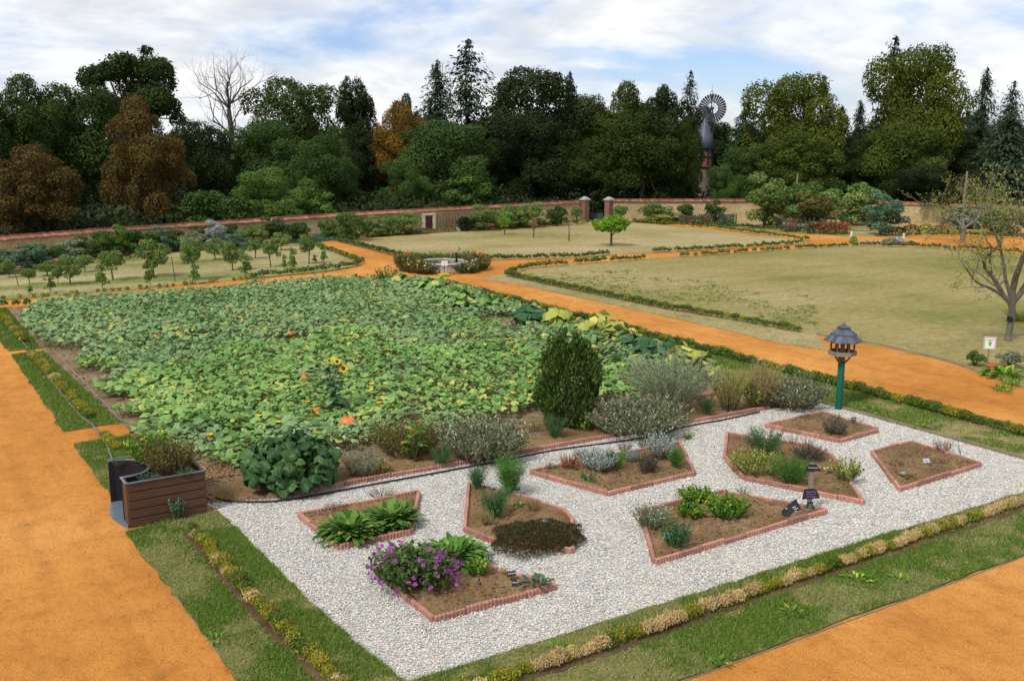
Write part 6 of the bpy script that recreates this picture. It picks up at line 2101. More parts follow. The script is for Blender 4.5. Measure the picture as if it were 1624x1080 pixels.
G_S = 'large squash plants along the field edge'
for dims, mat, lab, n in (
        ((20.18, 40.66, 0.42, 1.30), 'leaf_pumpkin_deep', 'bushy green squash plant at the far corner of the field', 40),
        ((20.64, 38.65, 0.50, 1.47), 'leaf_pumpkin_deep', 'bushy green squash plant near the flower basin', 46),
        ((19.71, 34.91, 0.55, 1.30), 'leaf_pumpkin_deep', 'green squash plant on the field edge with a yellowing top', 46),
        ((20.00, 32.97, 0.53, 1.20), 'leaf_pumpkin_deep', 'rounded green squash plant right of the yellowing one', 46),
        ((19.72, 29.68, 0.49, 1.34), 'leaf_squash_dark', 'dark squash plant before the long box hedge', 44),
        ((20.02, 28.43, 0.60, 1.09), 'leaf_squash_yellow', 'yellow leaved squash plant, first beside the bay bush', 30),
        ((20.33, 26.69, 0.65, 1.47), 'leaf_squash_yellow', 'large yellow leaved squash plant behind the bay bush', 46),
        ((20.47, 25.52, 0.52, 1.14), 'leaf_squash_yellow', 'yellow squash plant trailing toward the dark leaved one', 34),
        ((19.39, 22.55, 0.64, 1.48), 'leaf_squash_dark', 'dark silvery leaved courgette plant beyond the wormwood', 50),
        ((19.95, 24.38, 0.43, 0.79), 'leaf_squash_dark', 'dark leaved squash between the yellow ones', 30),
        ((19.51, 21.45, 0.55, 1.01), 'leaf_squash_yellow', 'yellow leaved squash plant right above the wormwood', 34),
        ((19.23, 20.27, 0.54, 0.80), 'leaf_squash_yellow', 'last yellow squash plant before the golden stalks', 28),
        ((17.30, 21.95, 0.34, 1.06), 'leaf_pumpkin_deep', 'low tangled squash vine right of the bay bush', 36)):
    plant('squash_plant', lab, dims, p_squash, 'plant', G_S, .02, mat=mat, n=n)

# the sunflower in the field
x, y, h, w = (8.94, 21.93, 1.41, 0.90)
t = thing('sunflower', 'tall sunflower plant with yellow heads rising from the pumpkin leaves', 'sunflower', (x, y, 0.02))
HEADS = [(.14, -.06, h * .97, .060), (.27, -.12, h * .85, .075), (-.02, .02, h * .99, .045)]
g = Geo()
for hx, hy, hz, hr in HEADS:
    g.tube([(0, 0, 0), (hx * .3, hy * .3, hz * .55), (hx, hy + .03, hz)], [.03, .022, .012], 6)
g.build('stems', 'green_stem', t)
k = 56
az = rng.random(k) * 6.283
zz = h * (.12 + .78 * rng.random(k))
Geo().strips(np.c_[np.cos(az) * .05 + .05, np.sin(az) * .05, zz], az, .45 + .3 * rng.normal(size=k) * .5, .30 * (1.15 - .5 * zz / h), .12 * (1.1 - .4 * zz / h), 1.3, OVAL, 6, .12).build('leaves', 'leaf_squash_dark', t, smooth=True)
for hx, hy, hz, hr in HEADS:
    d = Geo().lathe([(.002, .035), (hr * .45, .03), (hr * .62, .012), (hr * .5, -.02), (.01, -.035)], 14).build('flower_head', 'seed_disc', t, (hx, hy, hz), smooth=True)
    d.rotation_euler = (R(72), 0, R(-20))
    n = 20
    Geo().strips(np.tile([0, 0, .01], (n, 1)) + np.c_[np.cos(np.arange(n) * .314), np.sin(np.arange(n) * .314), np.zeros(n)] * hr * .55, np.arange(n) * .31416, .15, hr * .85, hr * .2, .3, LANCE, 4).build('petals', 'petal_yellow', d)

# ------------------------------------------------------------------ keyhole planter
PW, PD, PH = 1.33, 1.53, .80
t = thing('keyhole_planter', 'brown wooden plank planter with a curved black steel recess', 'planter', (3.30, 17.25, 0))
PLH = (PH - .02) / 5
pm_front = [Geo().box((PW / 2, 0, PLH / 2 - .006), (PW - .03, .04, PLH - .020 + .003 * i), 0).mesh('plank', 'planter_wood') for i in range(2)]
pm_side = Geo().box((0, PD / 2, PLH / 2 - .006), (.04, PD - .05, PLH - .02)).mesh('plank', 'planter_wood')
for i in range(5):
    z = .02 + i * PLH
    o = place('plank', pm_front[i % 2], t, (rng.normal() * .003, .02 + rng.normal() * .002, z))
    o = place('plank', pm_front[(i + 1) % 2], t, (rng.normal() * .003, PD - .02, z))
    place('plank', pm_side, t, (PW - .02, 0, z))
for (y0, y1) in ((.045, .36), (PD - .09, PD - .045)):
    Geo().box((.02, (y0 + y1) / 2, PH / 2), (.035, y1 - y0, PH - .01)).build('end_board', 'planter_wood', t)
for (x, y) in ((.03, .055), (PW - .055, .055), (PW - .055, PD - .055)):
    Geo().box((x + .01, y, PH / 2 - .02), (.05, .05, PH - .06)).build('corner_post', 'planter_wood', t)
Geo().box((PW / 2, .055, PH / 2), (PW - .1, .012, PH - .06)).build('dark_backing', 'black_rubber', t)  # black sheet added behind the front planks so the gaps look dark
U = np.array([(-.01, .37), (.10, .375), (.24, .395), (.38, .455), (.48, .56), (.54, .70), (.56, .87), (.54, 1.04), (.48, 1.20), (.38, 1.32), (.24, 1.40), (.10, 1.44), (-.01, 1.445)])
Uo = U + unit(np.array([.1, .9]) - U) * -0.012


def ribbon(poly, z0, z1, th, name, mat):
    p = np.array(poly)
    d = unit(np.gradient(p, axis=0))
    nn = np.c_[-d[:, 1], d[:, 0]]
    a, b = p + nn * th / 2, p - nn * th / 2
    k = len(p)
    V = np.vstack([np.c_[a, np.full(k, z0)], np.c_[a, np.full(k, z1)], np.c_[b, np.full(k, z1)], np.c_[b, np.full(k, z0)]])
    i = np.arange(k - 1)
    F = np.concatenate([np.stack([r * k + i, r * k + i + 1, ((r + 1) % 4) * k + i + 1, ((r + 1) % 4) * k + i], -1) for r in range(4)])
    g = Geo().add(V, F)
    g.add(V, [[0, k, 2 * k, 3 * k], [k - 1, 4 * k - 1, 3 * k - 1, 2 * k - 1]])
    return g.build(name, mat, t, smooth=False)


ribbon(U, .01, .79, .012, 'steel_recess', 'black_steel')
ribbon(U, .792, .815, .045, 'recess_rim', 'rim_steel')
ribbon([(-.012, .40), (-.012, .01), (.02, -.012), (PW, -.012)], PH + .002, PH + .016, .03, 'edge_trim', 'rim_steel')
ribbon([(.0, PD + .01), (PW + .01, PD + .01), (PW + .012, 0.0)], PH + .002, PH + .016, .03, 'edge_trim', 'weathered_wood')
arc = [(-.02 - .13 * math.sin(u * math.pi), 0.0 + 1.45 * u) for u in np.linspace(0, 1, 11)]
Geo().prism(arc + [(.1, 1.44), (.3, 1.36), (.46, 1.2), (.54, .9), (.46, .58), (.3, .42), (.05, .38)], -.01, .035).build('foot_plate', 'rim_steel', t)
Geo().prism([(.05, .05), (PW - .05, .05), (PW - .05, PD - .05), (.05, PD - .05)] + [tuple(q_) for q_ in (Uo[::-1] + np.array([.03, 0]))], .5, .70).build('soil', 'dark_soil', t)
G_P = 'plants growing in the wooden planter'
plant('rosemary', 'tall brown green bushy herb in the planter', (4.16, 17.80, .58, .85), p_spikes, 'herb', G_P, .70, mat='leaf_broom', n=330, leafy=7, leaf=.05, lw=.3, lean=.4)
plant('tomato_plant', 'green leafy plant at the back of the planter', (3.98, 18.42, .50, .7), p_spikes, 'plant', G_P, .70, mat='leaf_celery', n=90, leafy=7, leaf=.07, lw=.6, stem_mat='green_stem')
plant('grey_herb', 'low grey herb beside the steel recess', (3.72, 17.47, .15, .3), p_spikes, 'herb', G_P, .70, mat='leaf_bluegreen', n=90, leafy=4, leaf=.035)
plant('trailing_herb', 'small green herb hanging over the planter front', (4.32, 17.33, .16, .24), p_spikes, 'herb', G_P, .70, mat='leaf_fennel', n=70, leafy=4, leaf=.04)
plant('blue_herb', 'blue grey tuft in the far corner of the planter', (3.45, 18.66, .16, .2), p_spikes, 'herb', G_P, .70, mat='leaf_bluegreen', n=60, leafy=4, leaf=.03)
plant('thistle_weed', 'blue green weed growing before the planter planks', (4.10, 17.22, 0.36, 0.26), p_spikes, 'weed', None, .03, mat='leaf_bluegreen', n=26, leafy=7, leaf=.06, lw=.4, stem_mat='green_stem')

# hoses
def hose(pts, r, label, mat, z=.03):
    o = pts[0]
    p = np.array([(x - o[0], y - o[1]) for x, y in pts])
    u = np.arange(len(p))
    uu = np.linspace(0, len(p) - 1, (len(p) - 1) * 8 + 1)
    # Catmull-Rom through the survey points
    q_ = np.vstack([2 * p[0] - p[1], p, 2 * p[-1] - p[-2]])
    out_ = []
    for v in uu:
        i = min(int(v), len(p) - 2)
        f = v - i
        a, b, c, d = q_[i:i + 4]
        out_.append(.5 * ((2 * b) + (c - a) * f + (2 * a - 5 * b + 4 * c - d) * f * f + (3 * b - a - 3 * c + d) * f ** 3))
    P3 = np.c_[np.array(out_), np.full(len(out_), z + r)]
    g = Geo().tube(P3, r, 6)
    return tag(g.build('garden_hose', mat, None, (o[0], o[1], 0), smooth=True), label, 'hose')


hose([(4.87, 18.32), (5.02, 17.74), (5.35, 17.38), (5.96, 17.08), (6.79, 17.03), (7.82, 17.01), (9.17, 16.97), (10.64, 16.95), (11.91, 16.97), (13.13, 16.79), (14.11, 16.69), (15.56, 16.85), (16.72, 16.82), (17.92, 16.87)], .018, 'black irrigation hose along the back of the gravel', 'black_rubber', .03)
hose([(3.81, 21.12), (3.93, 22.22), (3.96, 23.31), (3.98, 24.14), (3.90, 25.27), (3.89, 27.65), (3.90, 30.89), (3.95, 34.40), (3.97, 35.57), (3.97, 39.44), (3.94, 43.81)], .022, 'grey irrigation pipe beside the golden hedge', 'grey_pipe', .035)

# ------------------------------------------------------------------ bird feeder
x, y, h, w = (19.85, 16.09, 2.17, 0.78)
t = thing('bird_feeder', 'bird table with slate roof on a tall green post', 'bird feeder', (x, y, 0), rz=.25)
K = h / 2.17
Geo().box((0, 0, .60 * K), (.125, .125, 1.26 * K)).build('post', 'green_paint', t)
Geo().box((0, 0, 1.31 * K), (.118, .118, .17 * K)).build('post_top', 'feeder_wood', t)


def hexa(r, ph=0.0):
    return [(r * math.cos(ph + i * math.pi / 3), r * math.sin(ph + i * math.pi / 3)) for i in range(6)]


pf = Geo().prism(hexa(.33), 1.395 * K, 1.43 * K).build('platform', 'weathered_wood', t)
for i in range(6):
    a = np.array(hexa(.335)[i])
    b = np.array(hexa(.335)[(i + 1) % 6])
    c = (a + b) / 2
    Geo().box((c[0], c[1], 1.445 * K), (np.linalg.norm(b - a) - .015, .022, .10), math.atan2(*(b - a)[::-1])).build('lip', 'weathered_wood', pf)
pmesh = Geo().box((0, 0, .16), (.036, .036, .33)).mesh('small_post', 'feeder_wood')
for p_ in hexa(.27):
    place('small_post', pmesh, t, (p_[0], p_[1], 1.43 * K))
for i in range(4):
    a = i * math.pi / 2
    o = Geo().tube([(.05 * math.cos(a), .05 * math.sin(a), 1.17 * K), (.24 * math.cos(a), .24 * math.sin(a), 1.395 * K)], .022, 4).build('brace', 'feeder_wood', t)
Geo().box((0, 0, 1.55 * K), (.16, .10, .20), .4).build('food_box', 'feeder_wood', t)
rf = Geo()
ring = np.array(hexa(.40))
V = np.vstack([np.c_[ring, np.full(6, 1.74 * K)], [[0, 0, 2.12 * K]]])
rf.add(V, [[i, (i + 1) % 6, 6] for i in range(6)]).add(V, [[5, 4, 3, 2, 1, 0]])
ro = rf.build('roof', 'feeder_wood', t)
for f in range(6):
    A, B = np.array(hexa(1.0)[f]), np.array(hexa(1.0)[(f + 1) % 6])
    for c_ in range(3):
        r_lo, r_hi = (.46, .315, .17)[c_], (.27, .12, .015)[c_]
        zlo, zhi = (1.735 + .155 * c_ - .0 * c_) * K, (1.735 + .155 * c_ + .20) * K
        zlo = (1.72 + (.46 - r_lo) * .92 + .012 + .03 * c_) * K
        zhi = (1.72 + (.46 - r_hi) * .92 + .012) * K
        nsl = (3, 2, 1)[c_]
        for s_ in range(nsl):
            u0, u1 = s_ / nsl + .006, (s_ + 1) / nsl - .006
            L0, L1 = A + (B - A) * u0, A + (B - A) * u1
            dz = rng.normal() * .004
            q4 = [(*(L0 * r_lo), zlo + dz), (*(L1 * r_lo), zlo + dz), (*(L1 * r_hi), zhi), (*(L0 * r_hi), zhi)]
            V = np.array(q4 + [(a_, b_, c2 + .02) for a_, b_, c2 in q4])
            Geo().add(V, [[3, 2, 1, 0], [4, 5, 6, 7], [0, 1, 5, 4], [1, 2, 6, 5], [2, 3, 7, 6], [3, 0, 4, 7]], rng.random()).build('slate', 'roof_slate', ro)
Geo().lathe([(.05, 2.11 * K), (.035, 2.15 * K), (.012, 2.19 * K), (.001, 2.20 * K)], 8).build('finial', 'slate', t)


# ------------------------------------------------------------------ slate labels and signs
def scribble(g, w, h, rows, mi=1, y=-.006):
    """Unreadable handwriting: short wavering strokes on the face."""
    for r in range(rows):
        z = h * (.72 - .5 * r / max(1, rows - 1)) if rows > 1 else h * .5
        x_ = -w * .36
        while x_ < w * .34:
            L = w * (.05 + .10 * rng.random())
            up = h * .10 * (rng.random() - .3)
            g.add([(x_, y, z), (x_ + L, y, z + up), (x_ + L, y, z + up + h * .05 + .003), (x_, y, z + h * .05 + .003)], [[0, 1, 2, 3]], .5, mi)
            x_ += L + w * .03


def plant_label(loc, w, h, label, mat='sign_slate', yaw=-.5, tilt=-.5, rows=2, z=ZB, chalk='chalk', lift=.03, shape=None):
    t = thing('plant_label', label, 'plant label', (*loc, z), 'slate plant labels in the herb beds', yaw)
    pl_ = Geo()
    if shape is None:
        shape = [(-w / 2, 0), (w / 2, .01), (w / 2 - .004, h), (-w / 2 + .006, h - .008)]
    n = len(shape)
    V = [(a, -.005, b) for a, b in shape] + [(a, .005, b) for a, b in shape]
    pl_.add(V, [list(range(n))]).add(V, [list(range(2 * n - 1, n - 1, -1))])
    pl_.add(V, [[i, n + i, n + (i + 1) % n, (i + 1) % n] for i in range(n)])
    o = pl_.build('plate', mat, t, (0, 0, lift))
    o.rotation_euler = (tilt, 0, 0)
    g = Geo()
    scribble(g, w, h, rows, 0)
    g.build('writing', chalk, o)
    Geo().tube([(0, .012, -.06), (0, .012, lift + h * .4)], .006, 5).build('stake', 'dark_iron', t)
    return t


plant_label((7.58, 11.86), .14, .09, 'black label with white writing at the right of the corner bed', yaw=-.3, rows=1, lift=.08)
plant_label((7.50, 11.66), .08, .12, 'narrow black label just below the white lettered one', yaw=-.6, tilt=-.3, rows=1, lift=.02)
plant_label((7.11, 11.95), .10, .15, 'dark diamond label leaning in the corner bed soil', yaw=.7, tilt=-.4, rows=0 or 1, lift=.0, shape=[(0, 0), (.04, .07), (.05, .15), (-.03, .09)])
plant_label((6.78, 15.15), .09, .09, 'dark label between the two broad leaved clumps', yaw=-.5, rows=1, lift=.04)
plant_label((9.08, 13.17), .13, .10, 'small grey label lying on the dark thyme mat', 'grey_slate', -.2, -.7, 1, .22, lift=.0)
plant_label((9.46, 15.40), .13, .09, 'bluish label between the two back fennels', 'grey_slate', -.4, -.8, 1, lift=.05)
plant_label((9.74, 15.06), .13, .08, 'dark blue label under the tallest fennel', 'slate', -.4, -.8, 1, lift=.05)
plant_label((10.56, 11.80), .16, .12, 'pale grey label at the left of the celery bed', 'grey_slate', -.65, -.75, 2, lift=.05)
plant_label((17.65, 12.03), .15, .11, 'grey label with writing in the middle of the kite bed', 'grey_slate', -.5, -.8, 2, lift=.05)
plant_label((18.80, 12.05), .14, .26, 'tall dark slate leaning at the kite bed edge', 'slate', .6, -.25, 1, lift=.0, shape=[(-.04, 0), (.07, 0), (.03, .16), (-.05, .27)])
plant_label((14.58, 12.95), .09, .08, 'small violet label inside the vivid fennel', 'slate', -.4, -.5, 1, lift=.12, chalk='chalk_violet')
plant_label((15.54, 12.71), .08, .07, 'small black label behind the slate post', 'sign_slate', -.4, -.5, 1, lift=.04)
plant_label((18.96, 14.92), .12, .09, 'black label at the back of the feeder bed', 'sign_slate', -.8, -.5, 1, lift=.05)
x, y = (16.74, 11.91)
tag(Geo().lathe([(.0, .06), (.05, .055), (.075, .03), (.07, 0)], 12).build('round_stone', 'grey_slate', None, (x, y, ZB)), 'round pale grey stone marker in the kite bed', 'stone')

x, y, h, w = (13.69, 11.59, 0.93, 0.29)
t = thing('sign_post', 'wooden post carrying small black slate signs at the celery bed tip', 'sign post', (x, y, 0), rz=-.55)
Geo().box((0, 0, h / 2), (.075, .06, h)).build('post', 'weathered_wood', t)


def slate_sign(shape, z, name, chalk, rows, w_, h_, y_=-.04):
    n = len(shape)
    V = [(a, y_ - .008, b) for a, b in shape] + [(a, y_ + .008, b) for a, b in shape]
    g = Geo().add(V, [list(range(n))]).add(V, [list(range(2 * n - 1, n - 1, -1))])
    g.add(V, [[i, n + i, n + (i + 1) % n, (i + 1) % n] for i in range(n)])
    o = g.build(name, 'sign_slate', t, (0, 0, z))
    s = Geo()
    scribble(s, w_, h_, rows, 0, y_ - .0105)
    s.build('writing', chalk, o)


slate_sign([(-.13, .0), (.13, .0), (.12, .07), (.07, .12), (-.05, .13), (-.11, .08)], h * .86, 'sign_plate', 'chalk', 1, .22, .12)
slate_sign([(-.15, .0), (.17, .02), (.10, .17), (.05, .20), (-.12, .19)], h * .30, 'sign_plate', 'chalk_violet', 3, .24, .19)
slate_sign([(-.05, .0), (.05, .0), (.05, .18), (-.05, .17)], h * .06, 'sign_plate', 'chalk_green', 4, .09, .17)
x, y = (13.27, 11.60)
t = thing('slate_slab', 'large black slate slab with chalk writing leaning in the celery bed', 'slate sign', (x, y, .06), rz=-.10)
shape = [(-.22, 0), (.23, .03), (.16, .25), (.10, .23), (-.20, .10)]
n = len(shape)
V = [(a, -.012, b) for a, b in shape] + [(a, .012, b) for a, b in shape]
g = Geo().add(V, [list(range(n))]).add(V, [list(range(2 * n - 1, n - 1, -1))]).add(V, [[i, n + i, n + (i + 1) % n, (i + 1) % n] for i in range(n)])
o = g.build('slab', 'sign_slate', t)
o.rotation_euler = (-.45, 0, 0)
g = Geo()
scribble(g, .34, .16, 3, 0, -.0145)
g.build('writing', 'chalk', o)
g2 = Geo().add([(a * .7 - .06, b_, c * .75) for a, b_, c in V], [list(range(n))]).add([(a * .7 - .06, b_, c * .75) for a, b_, c in V], [[i, n + i, n + (i + 1) % n, (i + 1) % n] for i in range(n)])
o2_ = g2.build('second_slab', 'sign_slate', t, (-.05, -.06, 0))
o2_.rotation_euler = (-.6, 0, .1)

# ------------------------------------------------------------------ white sign, pot and plants at the lawn corner
x, y, h, w = (26.87, 16.65, 1.04, 0.36)
t = thing('garden_sign', 'small white information sign on a stake by the lawn corner', 'sign', (x, y, .02), rz=-.75)
Geo().box((0, 0, h * .42), (.035, .035, h * .86)).build('stake', 'weathered_wood', t)
Geo().box((0, -.03, h * .80), (.34, .015, .38)).build('backing', 'clear_edge', t)
o = Geo().box((0, -.045, h * .79), (.25, .012, .30)).build('panel', 'white_panel', t)
g = Geo()
for i in range(6):
    g.box((-.075 + i * .03, -.0535, h * .79 + .105), (.02, .004, .035 - .006 * (i % 2)))
g.build('heading', 'red_print', o)
Geo().box((0, -.0535, h * .79 + .0), (.05, .004, .15)).box((0, -.0538, h * .79 + .01), (.09, .003, .06)).build('plant_picture', 'green_print', o)
x, y, h, w = (26.90, 16.53, 0.30, 0.31)
t = thing('terracotta_pot', 'terracotta pot at the foot of the white sign', 'pot', (x, y, .02))
Geo().lathe([(.0, .0), (.10, .0), (.145, .19), (.165, .19), (.165, .25), (.14, .25), (.13, .17), (0, .17)], 20).build('pot', 'terracotta', t, smooth=False)
Geo().lathe([(.002, .205), (.134, .20)], 16).build('soil', 'dark_soil', t)
G_C = 'plants around the white sign'
plant('dark_shrub', 'small dark green shrub left of the white sign', (27.22, 17.29, 0.38, 0.66), p_bush, 'shrub', G_C, .02, mat='leaf_mallow', n=1400, leaf=.06, lw=.6)
plant('hosta', 'pale green leafy plants right of the terracotta pot', (26.67, 16.03, 0.47, 1.06), p_rosette, 'plant', G_C, .02, mat='leaf_celery', n=60, wid=.2)
plant('silver_shrub', 'grey green shrub behind the pale leafy plants', (27.83, 16.58, 0.42, 1.10), p_bush, 'shrub', G_C, .02, mat='leaf_greygreen', n=1600, leaf=.07)
plant('lawn_tall_grass', 'tall grass tuft right of the old fruit tree', (35.64, 20.99, 0.61, 0.93), p_grass, 'grass', None, .02, mat='leaf_yellowgreen', n=260, bw=.02)
for dims, lab in (((24.99, 15.00, 0.17, 0.57), 'low weed clump on the turf below the terracotta pot'), ((25.83, 15.31, 0.21, 0.51), 'low weed on the bank right of the pot')):
    plant('weed_clump', lab, dims, p_spikes, 'weed', None, .03, mat='leaf_celery', n=40, leafy=3, leaf=.06, lw=.4, stem_mat='green_stem')

# ------------------------------------------------------------------ weeds in the turf
for dims, lab in (((3.35, 12.47, 0.13, 0.23), 'dandelion rosette in the dry turf by the sand path'), ((8.55, 8.50, 0.14, 0.18), 'upright weed at the edge of the front sand path'), ((7.01, 9.85, 0.16, 0.28), 'broad leaved dock in the corner turf'), ((10.37, 8.95, 0.15, 0.35), 'pale thistle rosette in the front verge'), ((12.03, 9.22, 0.13, 0.38), 'grey weed rosette under the front hedge'), ((12.59, 8.87, 0.13, 0.21), 'small weed at the right of the front verge'), ((20.08, 13.91, 0.18, 0.32), 'bright green weed in the verge under the bird feeder'), ((20.35, 15.50, 0.19, 0.31), 'bright weed clump between feeder and hedge'), ((4.15, 11.48, 0.11, 0.24), 'weed at the gravel edge near the bottom corner')):
    plant('weed_rosette', lab, dims, p_rosette, 'weed', 'weeds in the turf verges', .03, mat='leaf_celery', n=16, wid=.13)
g = Geo()
for poly, n in ((VERGES[0][1], 40), ([(4.0, 8.0), (14.0, 8.0), (14.0, 8.4), (4.0, 8.4)], 8)):
    q_ = scatter(poly, n)
    g.leaves(np.c_[q_, np.full(len(q_), .055)], np.array([0, 0, 1.]) + rng.normal(size=(len(q_), 3)) * .4, .04, .03)
tag(g.build('fallen_leaves', 'leaf_box_dead'), 'scattered pale fallen leaves on the turf', 'leaf litter', kind='stuff')

# pale stones beside the rhubarb
for i, ((x, y), sz, lab) in enumerate((((7.85, 19.19), .26, 'pale stone block behind the rhubarb'), ((7.64, 19.02), .2, 'pinkish brick beside the pale stone block'))):
    o = Geo().box((0, 0, .07), (sz, .14, .12), .3, taper=.9).build('stone_block', ('pale_stone', 'edging_concrete')[i], None, (x, y, .03))
    tag(o, lab, 'stone')

# ------------------------------------------------------------------ flower basin at the crossing
BC = (24.85, 45.55)
t = thing('flower_basin', 'round pale stone basin at the crossing of the paths', 'basin', (*BC, 0))
NS = 20
for i in range(NS):
    a0, a1 = i * 2 * math.pi / NS + .008, (i + 1) * 2 * math.pi / NS - .008
    for (z0, z1) in ((0, .19), (.196, .36)):
        sh = .5 * (a1 - a0) * (1 if z0 else 0)
        b0, b1 = a0 + sh, a1 + sh
        poly = [(1.35 * math.cos(b0), 1.35 * math.sin(b0)), (1.35 * math.cos(b1), 1.35 * math.sin(b1)), (1.12 * math.cos(b1), 1.12 * math.sin(b1)), (1.12 * math.cos(b0), 1.12 * math.sin(b0))]
        Geo().prism(poly, z0, z1 + rng.normal() * .004).build('stone', 'basin_stone', t)
for i in range(NS // 2):
    a0, a1 = i * 4 * math.pi / NS + .008, (i + 1) * 4 * math.pi / NS - .008
    am = (a0 + a1) / 2
    poly = [(r_ * math.cos(a_), r_ * math.sin(a_)) for r_, a_ in ((1.40, a0), (1.40, am), (1.40, a1), (1.08, a1), (1.08, am), (1.08, a0))]
    Geo().prism(poly, .366, .43).build('coping_stone', 'basin_stone', t)
Geo().lathe([(.001, .28), (1.13, .28)], 24).build('water', 'water', t)
x, y = BC[0] + .6, BC[1] - .4
t = thing('iron_pump', 'dark iron hand pump standing in the flower basin', 'pump', (x, y, .2))
Geo().tube([(0, 0, 0), (0, 0, .55), (0, 0, .68)], [.07, .06, .04], 8).build('barrel', 'dark_iron', t)
Geo().tube([(0, 0, .62), (.16, -.08, .85), (.1, -.05, .95)], [.03, .03, .02], 6).build('handle', 'dark_iron', t)
Geo().tube([(0, 0, .48), (-.16, -.08, .46), (-.2, -.1, .38)], [.035, .03, .03], 6).build('spout', 'dark_iron', t)
g = Geo()
k = 900
a = rng.random(k) * 6.283
r = 1.75 + .5 * rng.random(k)
g.leaves(np.c_[BC[0] + r * np.cos(a), BC[1] + r * np.sin(a), .03 + .05 * rng.random(k)], np.array([0, 0, 1.]) + rng.normal(size=(k, 3)) * .4, .10, .06)
tag(g.build('ground_cover', 'leaf_box_dark'), 'low ground cover in the ring bed around the basin', 'ground cover', kind='stuff')
FB = [(2.25, 'petal_yellow', .85, 'yellow flowered bush at the left of the round basin'), (2.6, 'petal_red', 1.0, 'dark red flowered tall bush of the basin bed'), (2.95, 'petal_white', .8, 'grassy white flowered bush left of the basin front'), (3.35, 'petal_yellow', .72, 'leafy bush just left of the bare basin front'), (1.8, 'petal_red', .75, 'orange flowered bush behind the basin at the left'), (1.2, 'petal_yellow', .7, 'low yellow flowered bush behind the basin'), (.6, 'petal_pink', .7, 'pink flowered bush behind the basin at the right'), (0.0, 'petal_pink', .85, 'bright pink flowered bush at the right of the basin'), (-.45, 'petal_red', .8, 'dense green bush at the right end of the basin bed'), (-.85, 'petal_white', .7, 'white flowered bush right of the basin front'), (3.68, 'petal_white', .55, 'low bush touching the left of the bare basin front'), (-1.5, 'petal_pink', .55, 'low pink flowered bush touching the right of the bare basin front')]
for ang_, pm_, hh, lab in FB:
    t = thing('flower_bush', lab, 'flowering plant', (BC[0] + 1.85 * math.cos(ang_ + .1), BC[1] + 1.85 * math.sin(ang_ + .1), 0), 'flower bushes around the round basin')
    p_spikes(t, hh * 1.0, 1.35, 'leaf_broom' if int(ang_ * 20) % 2 else 'leaf_mallow', 170, 6, .10, .4, .4, None, 'green_stem')
    p_flowers(t, dirs_on(1.1, hh * .95, 17, .1), pm_, .06)
x, y = (23.69, 43.22)
t = thing('yellow_flower_cushion', 'flat oval cushion of yellow flowers before the basin', 'flowering plant', (x, y, 0), rz=-.5)
k = 420
q_ = rng.normal(size=(k, 2))
q_ = q_ / np.linalg.norm(q_, axis=1, keepdims=True) * np.sqrt(rng.random((k, 1)))
Geo().leaves(np.c_[q_ * np.array([.36, .2]), .13 * np.sqrt(np.maximum(0, 1 - (q_ ** 2).sum(1))) + .02], np.array([0, 0, 1.]) + np.c_[q_ * .6, np.zeros(k)] + rng.normal(size=(k, 3)) * .3, .07, .06).build('flowers', 'petal_yellow', t)
Geo().lathe([(.30, 0), (.28, .06), (.12, .11), (.01, .12)], 14).build('cushion', 'leaf_celery', t)
x, y, h, w = (23.80, 43.43, 0.75, 0.28)
t = thing('basin_sign', 'small pale sign board on a thin post before the basin', 'sign', (x, y, 0), rz=-.55)
Geo().tube([(0, 0, 0), (0, 0, h * .8)], .018, 6).build('post', 'dark_iron', t)
o = Geo().box((0, -.03, h * .80), (.30, .02, .24)).build('board', 'white_panel', t)
g = Geo()
for i in range(4):
    g.box((0, -.0415, h * .80 + .07 - i * .045), (.22 - .04 * (i % 2), .003, .012))
g.build('print', 'grey_slate', o)
plant('standard_rose', 'thin dark rose at the far end of the pumpkin field', (20.03, 41.84, 0.75, 0.87), p_spikes, 'rose', None, .02, mat='leaf_mallow', n=40, leafy=5, leaf=.09, lw=.6, tipmat='petal_red')

# ------------------------------------------------------------------ far vegetable rows and flowers
def leek_bed(poly, label, mat='leaf_leek', hgt=.35, dens=26):
    q_ = scatter(poly, int(poly_area(poly) * dens))
    k = len(q_)
    g = Geo().blades(np.c_[np.repeat(q_, 4, 0), np.full(4 * k, .02)], rng.normal(size=(4 * k, 3)) * np.array([.5, .5, 0]) + np.array([0, 0, 1]), hgt * (.7 + .5 * rng.random(4 * k)), .06, None, 0, .2)
    tag(g.build('leek_bed', mat), label, 'vegetables', kind='stuff')


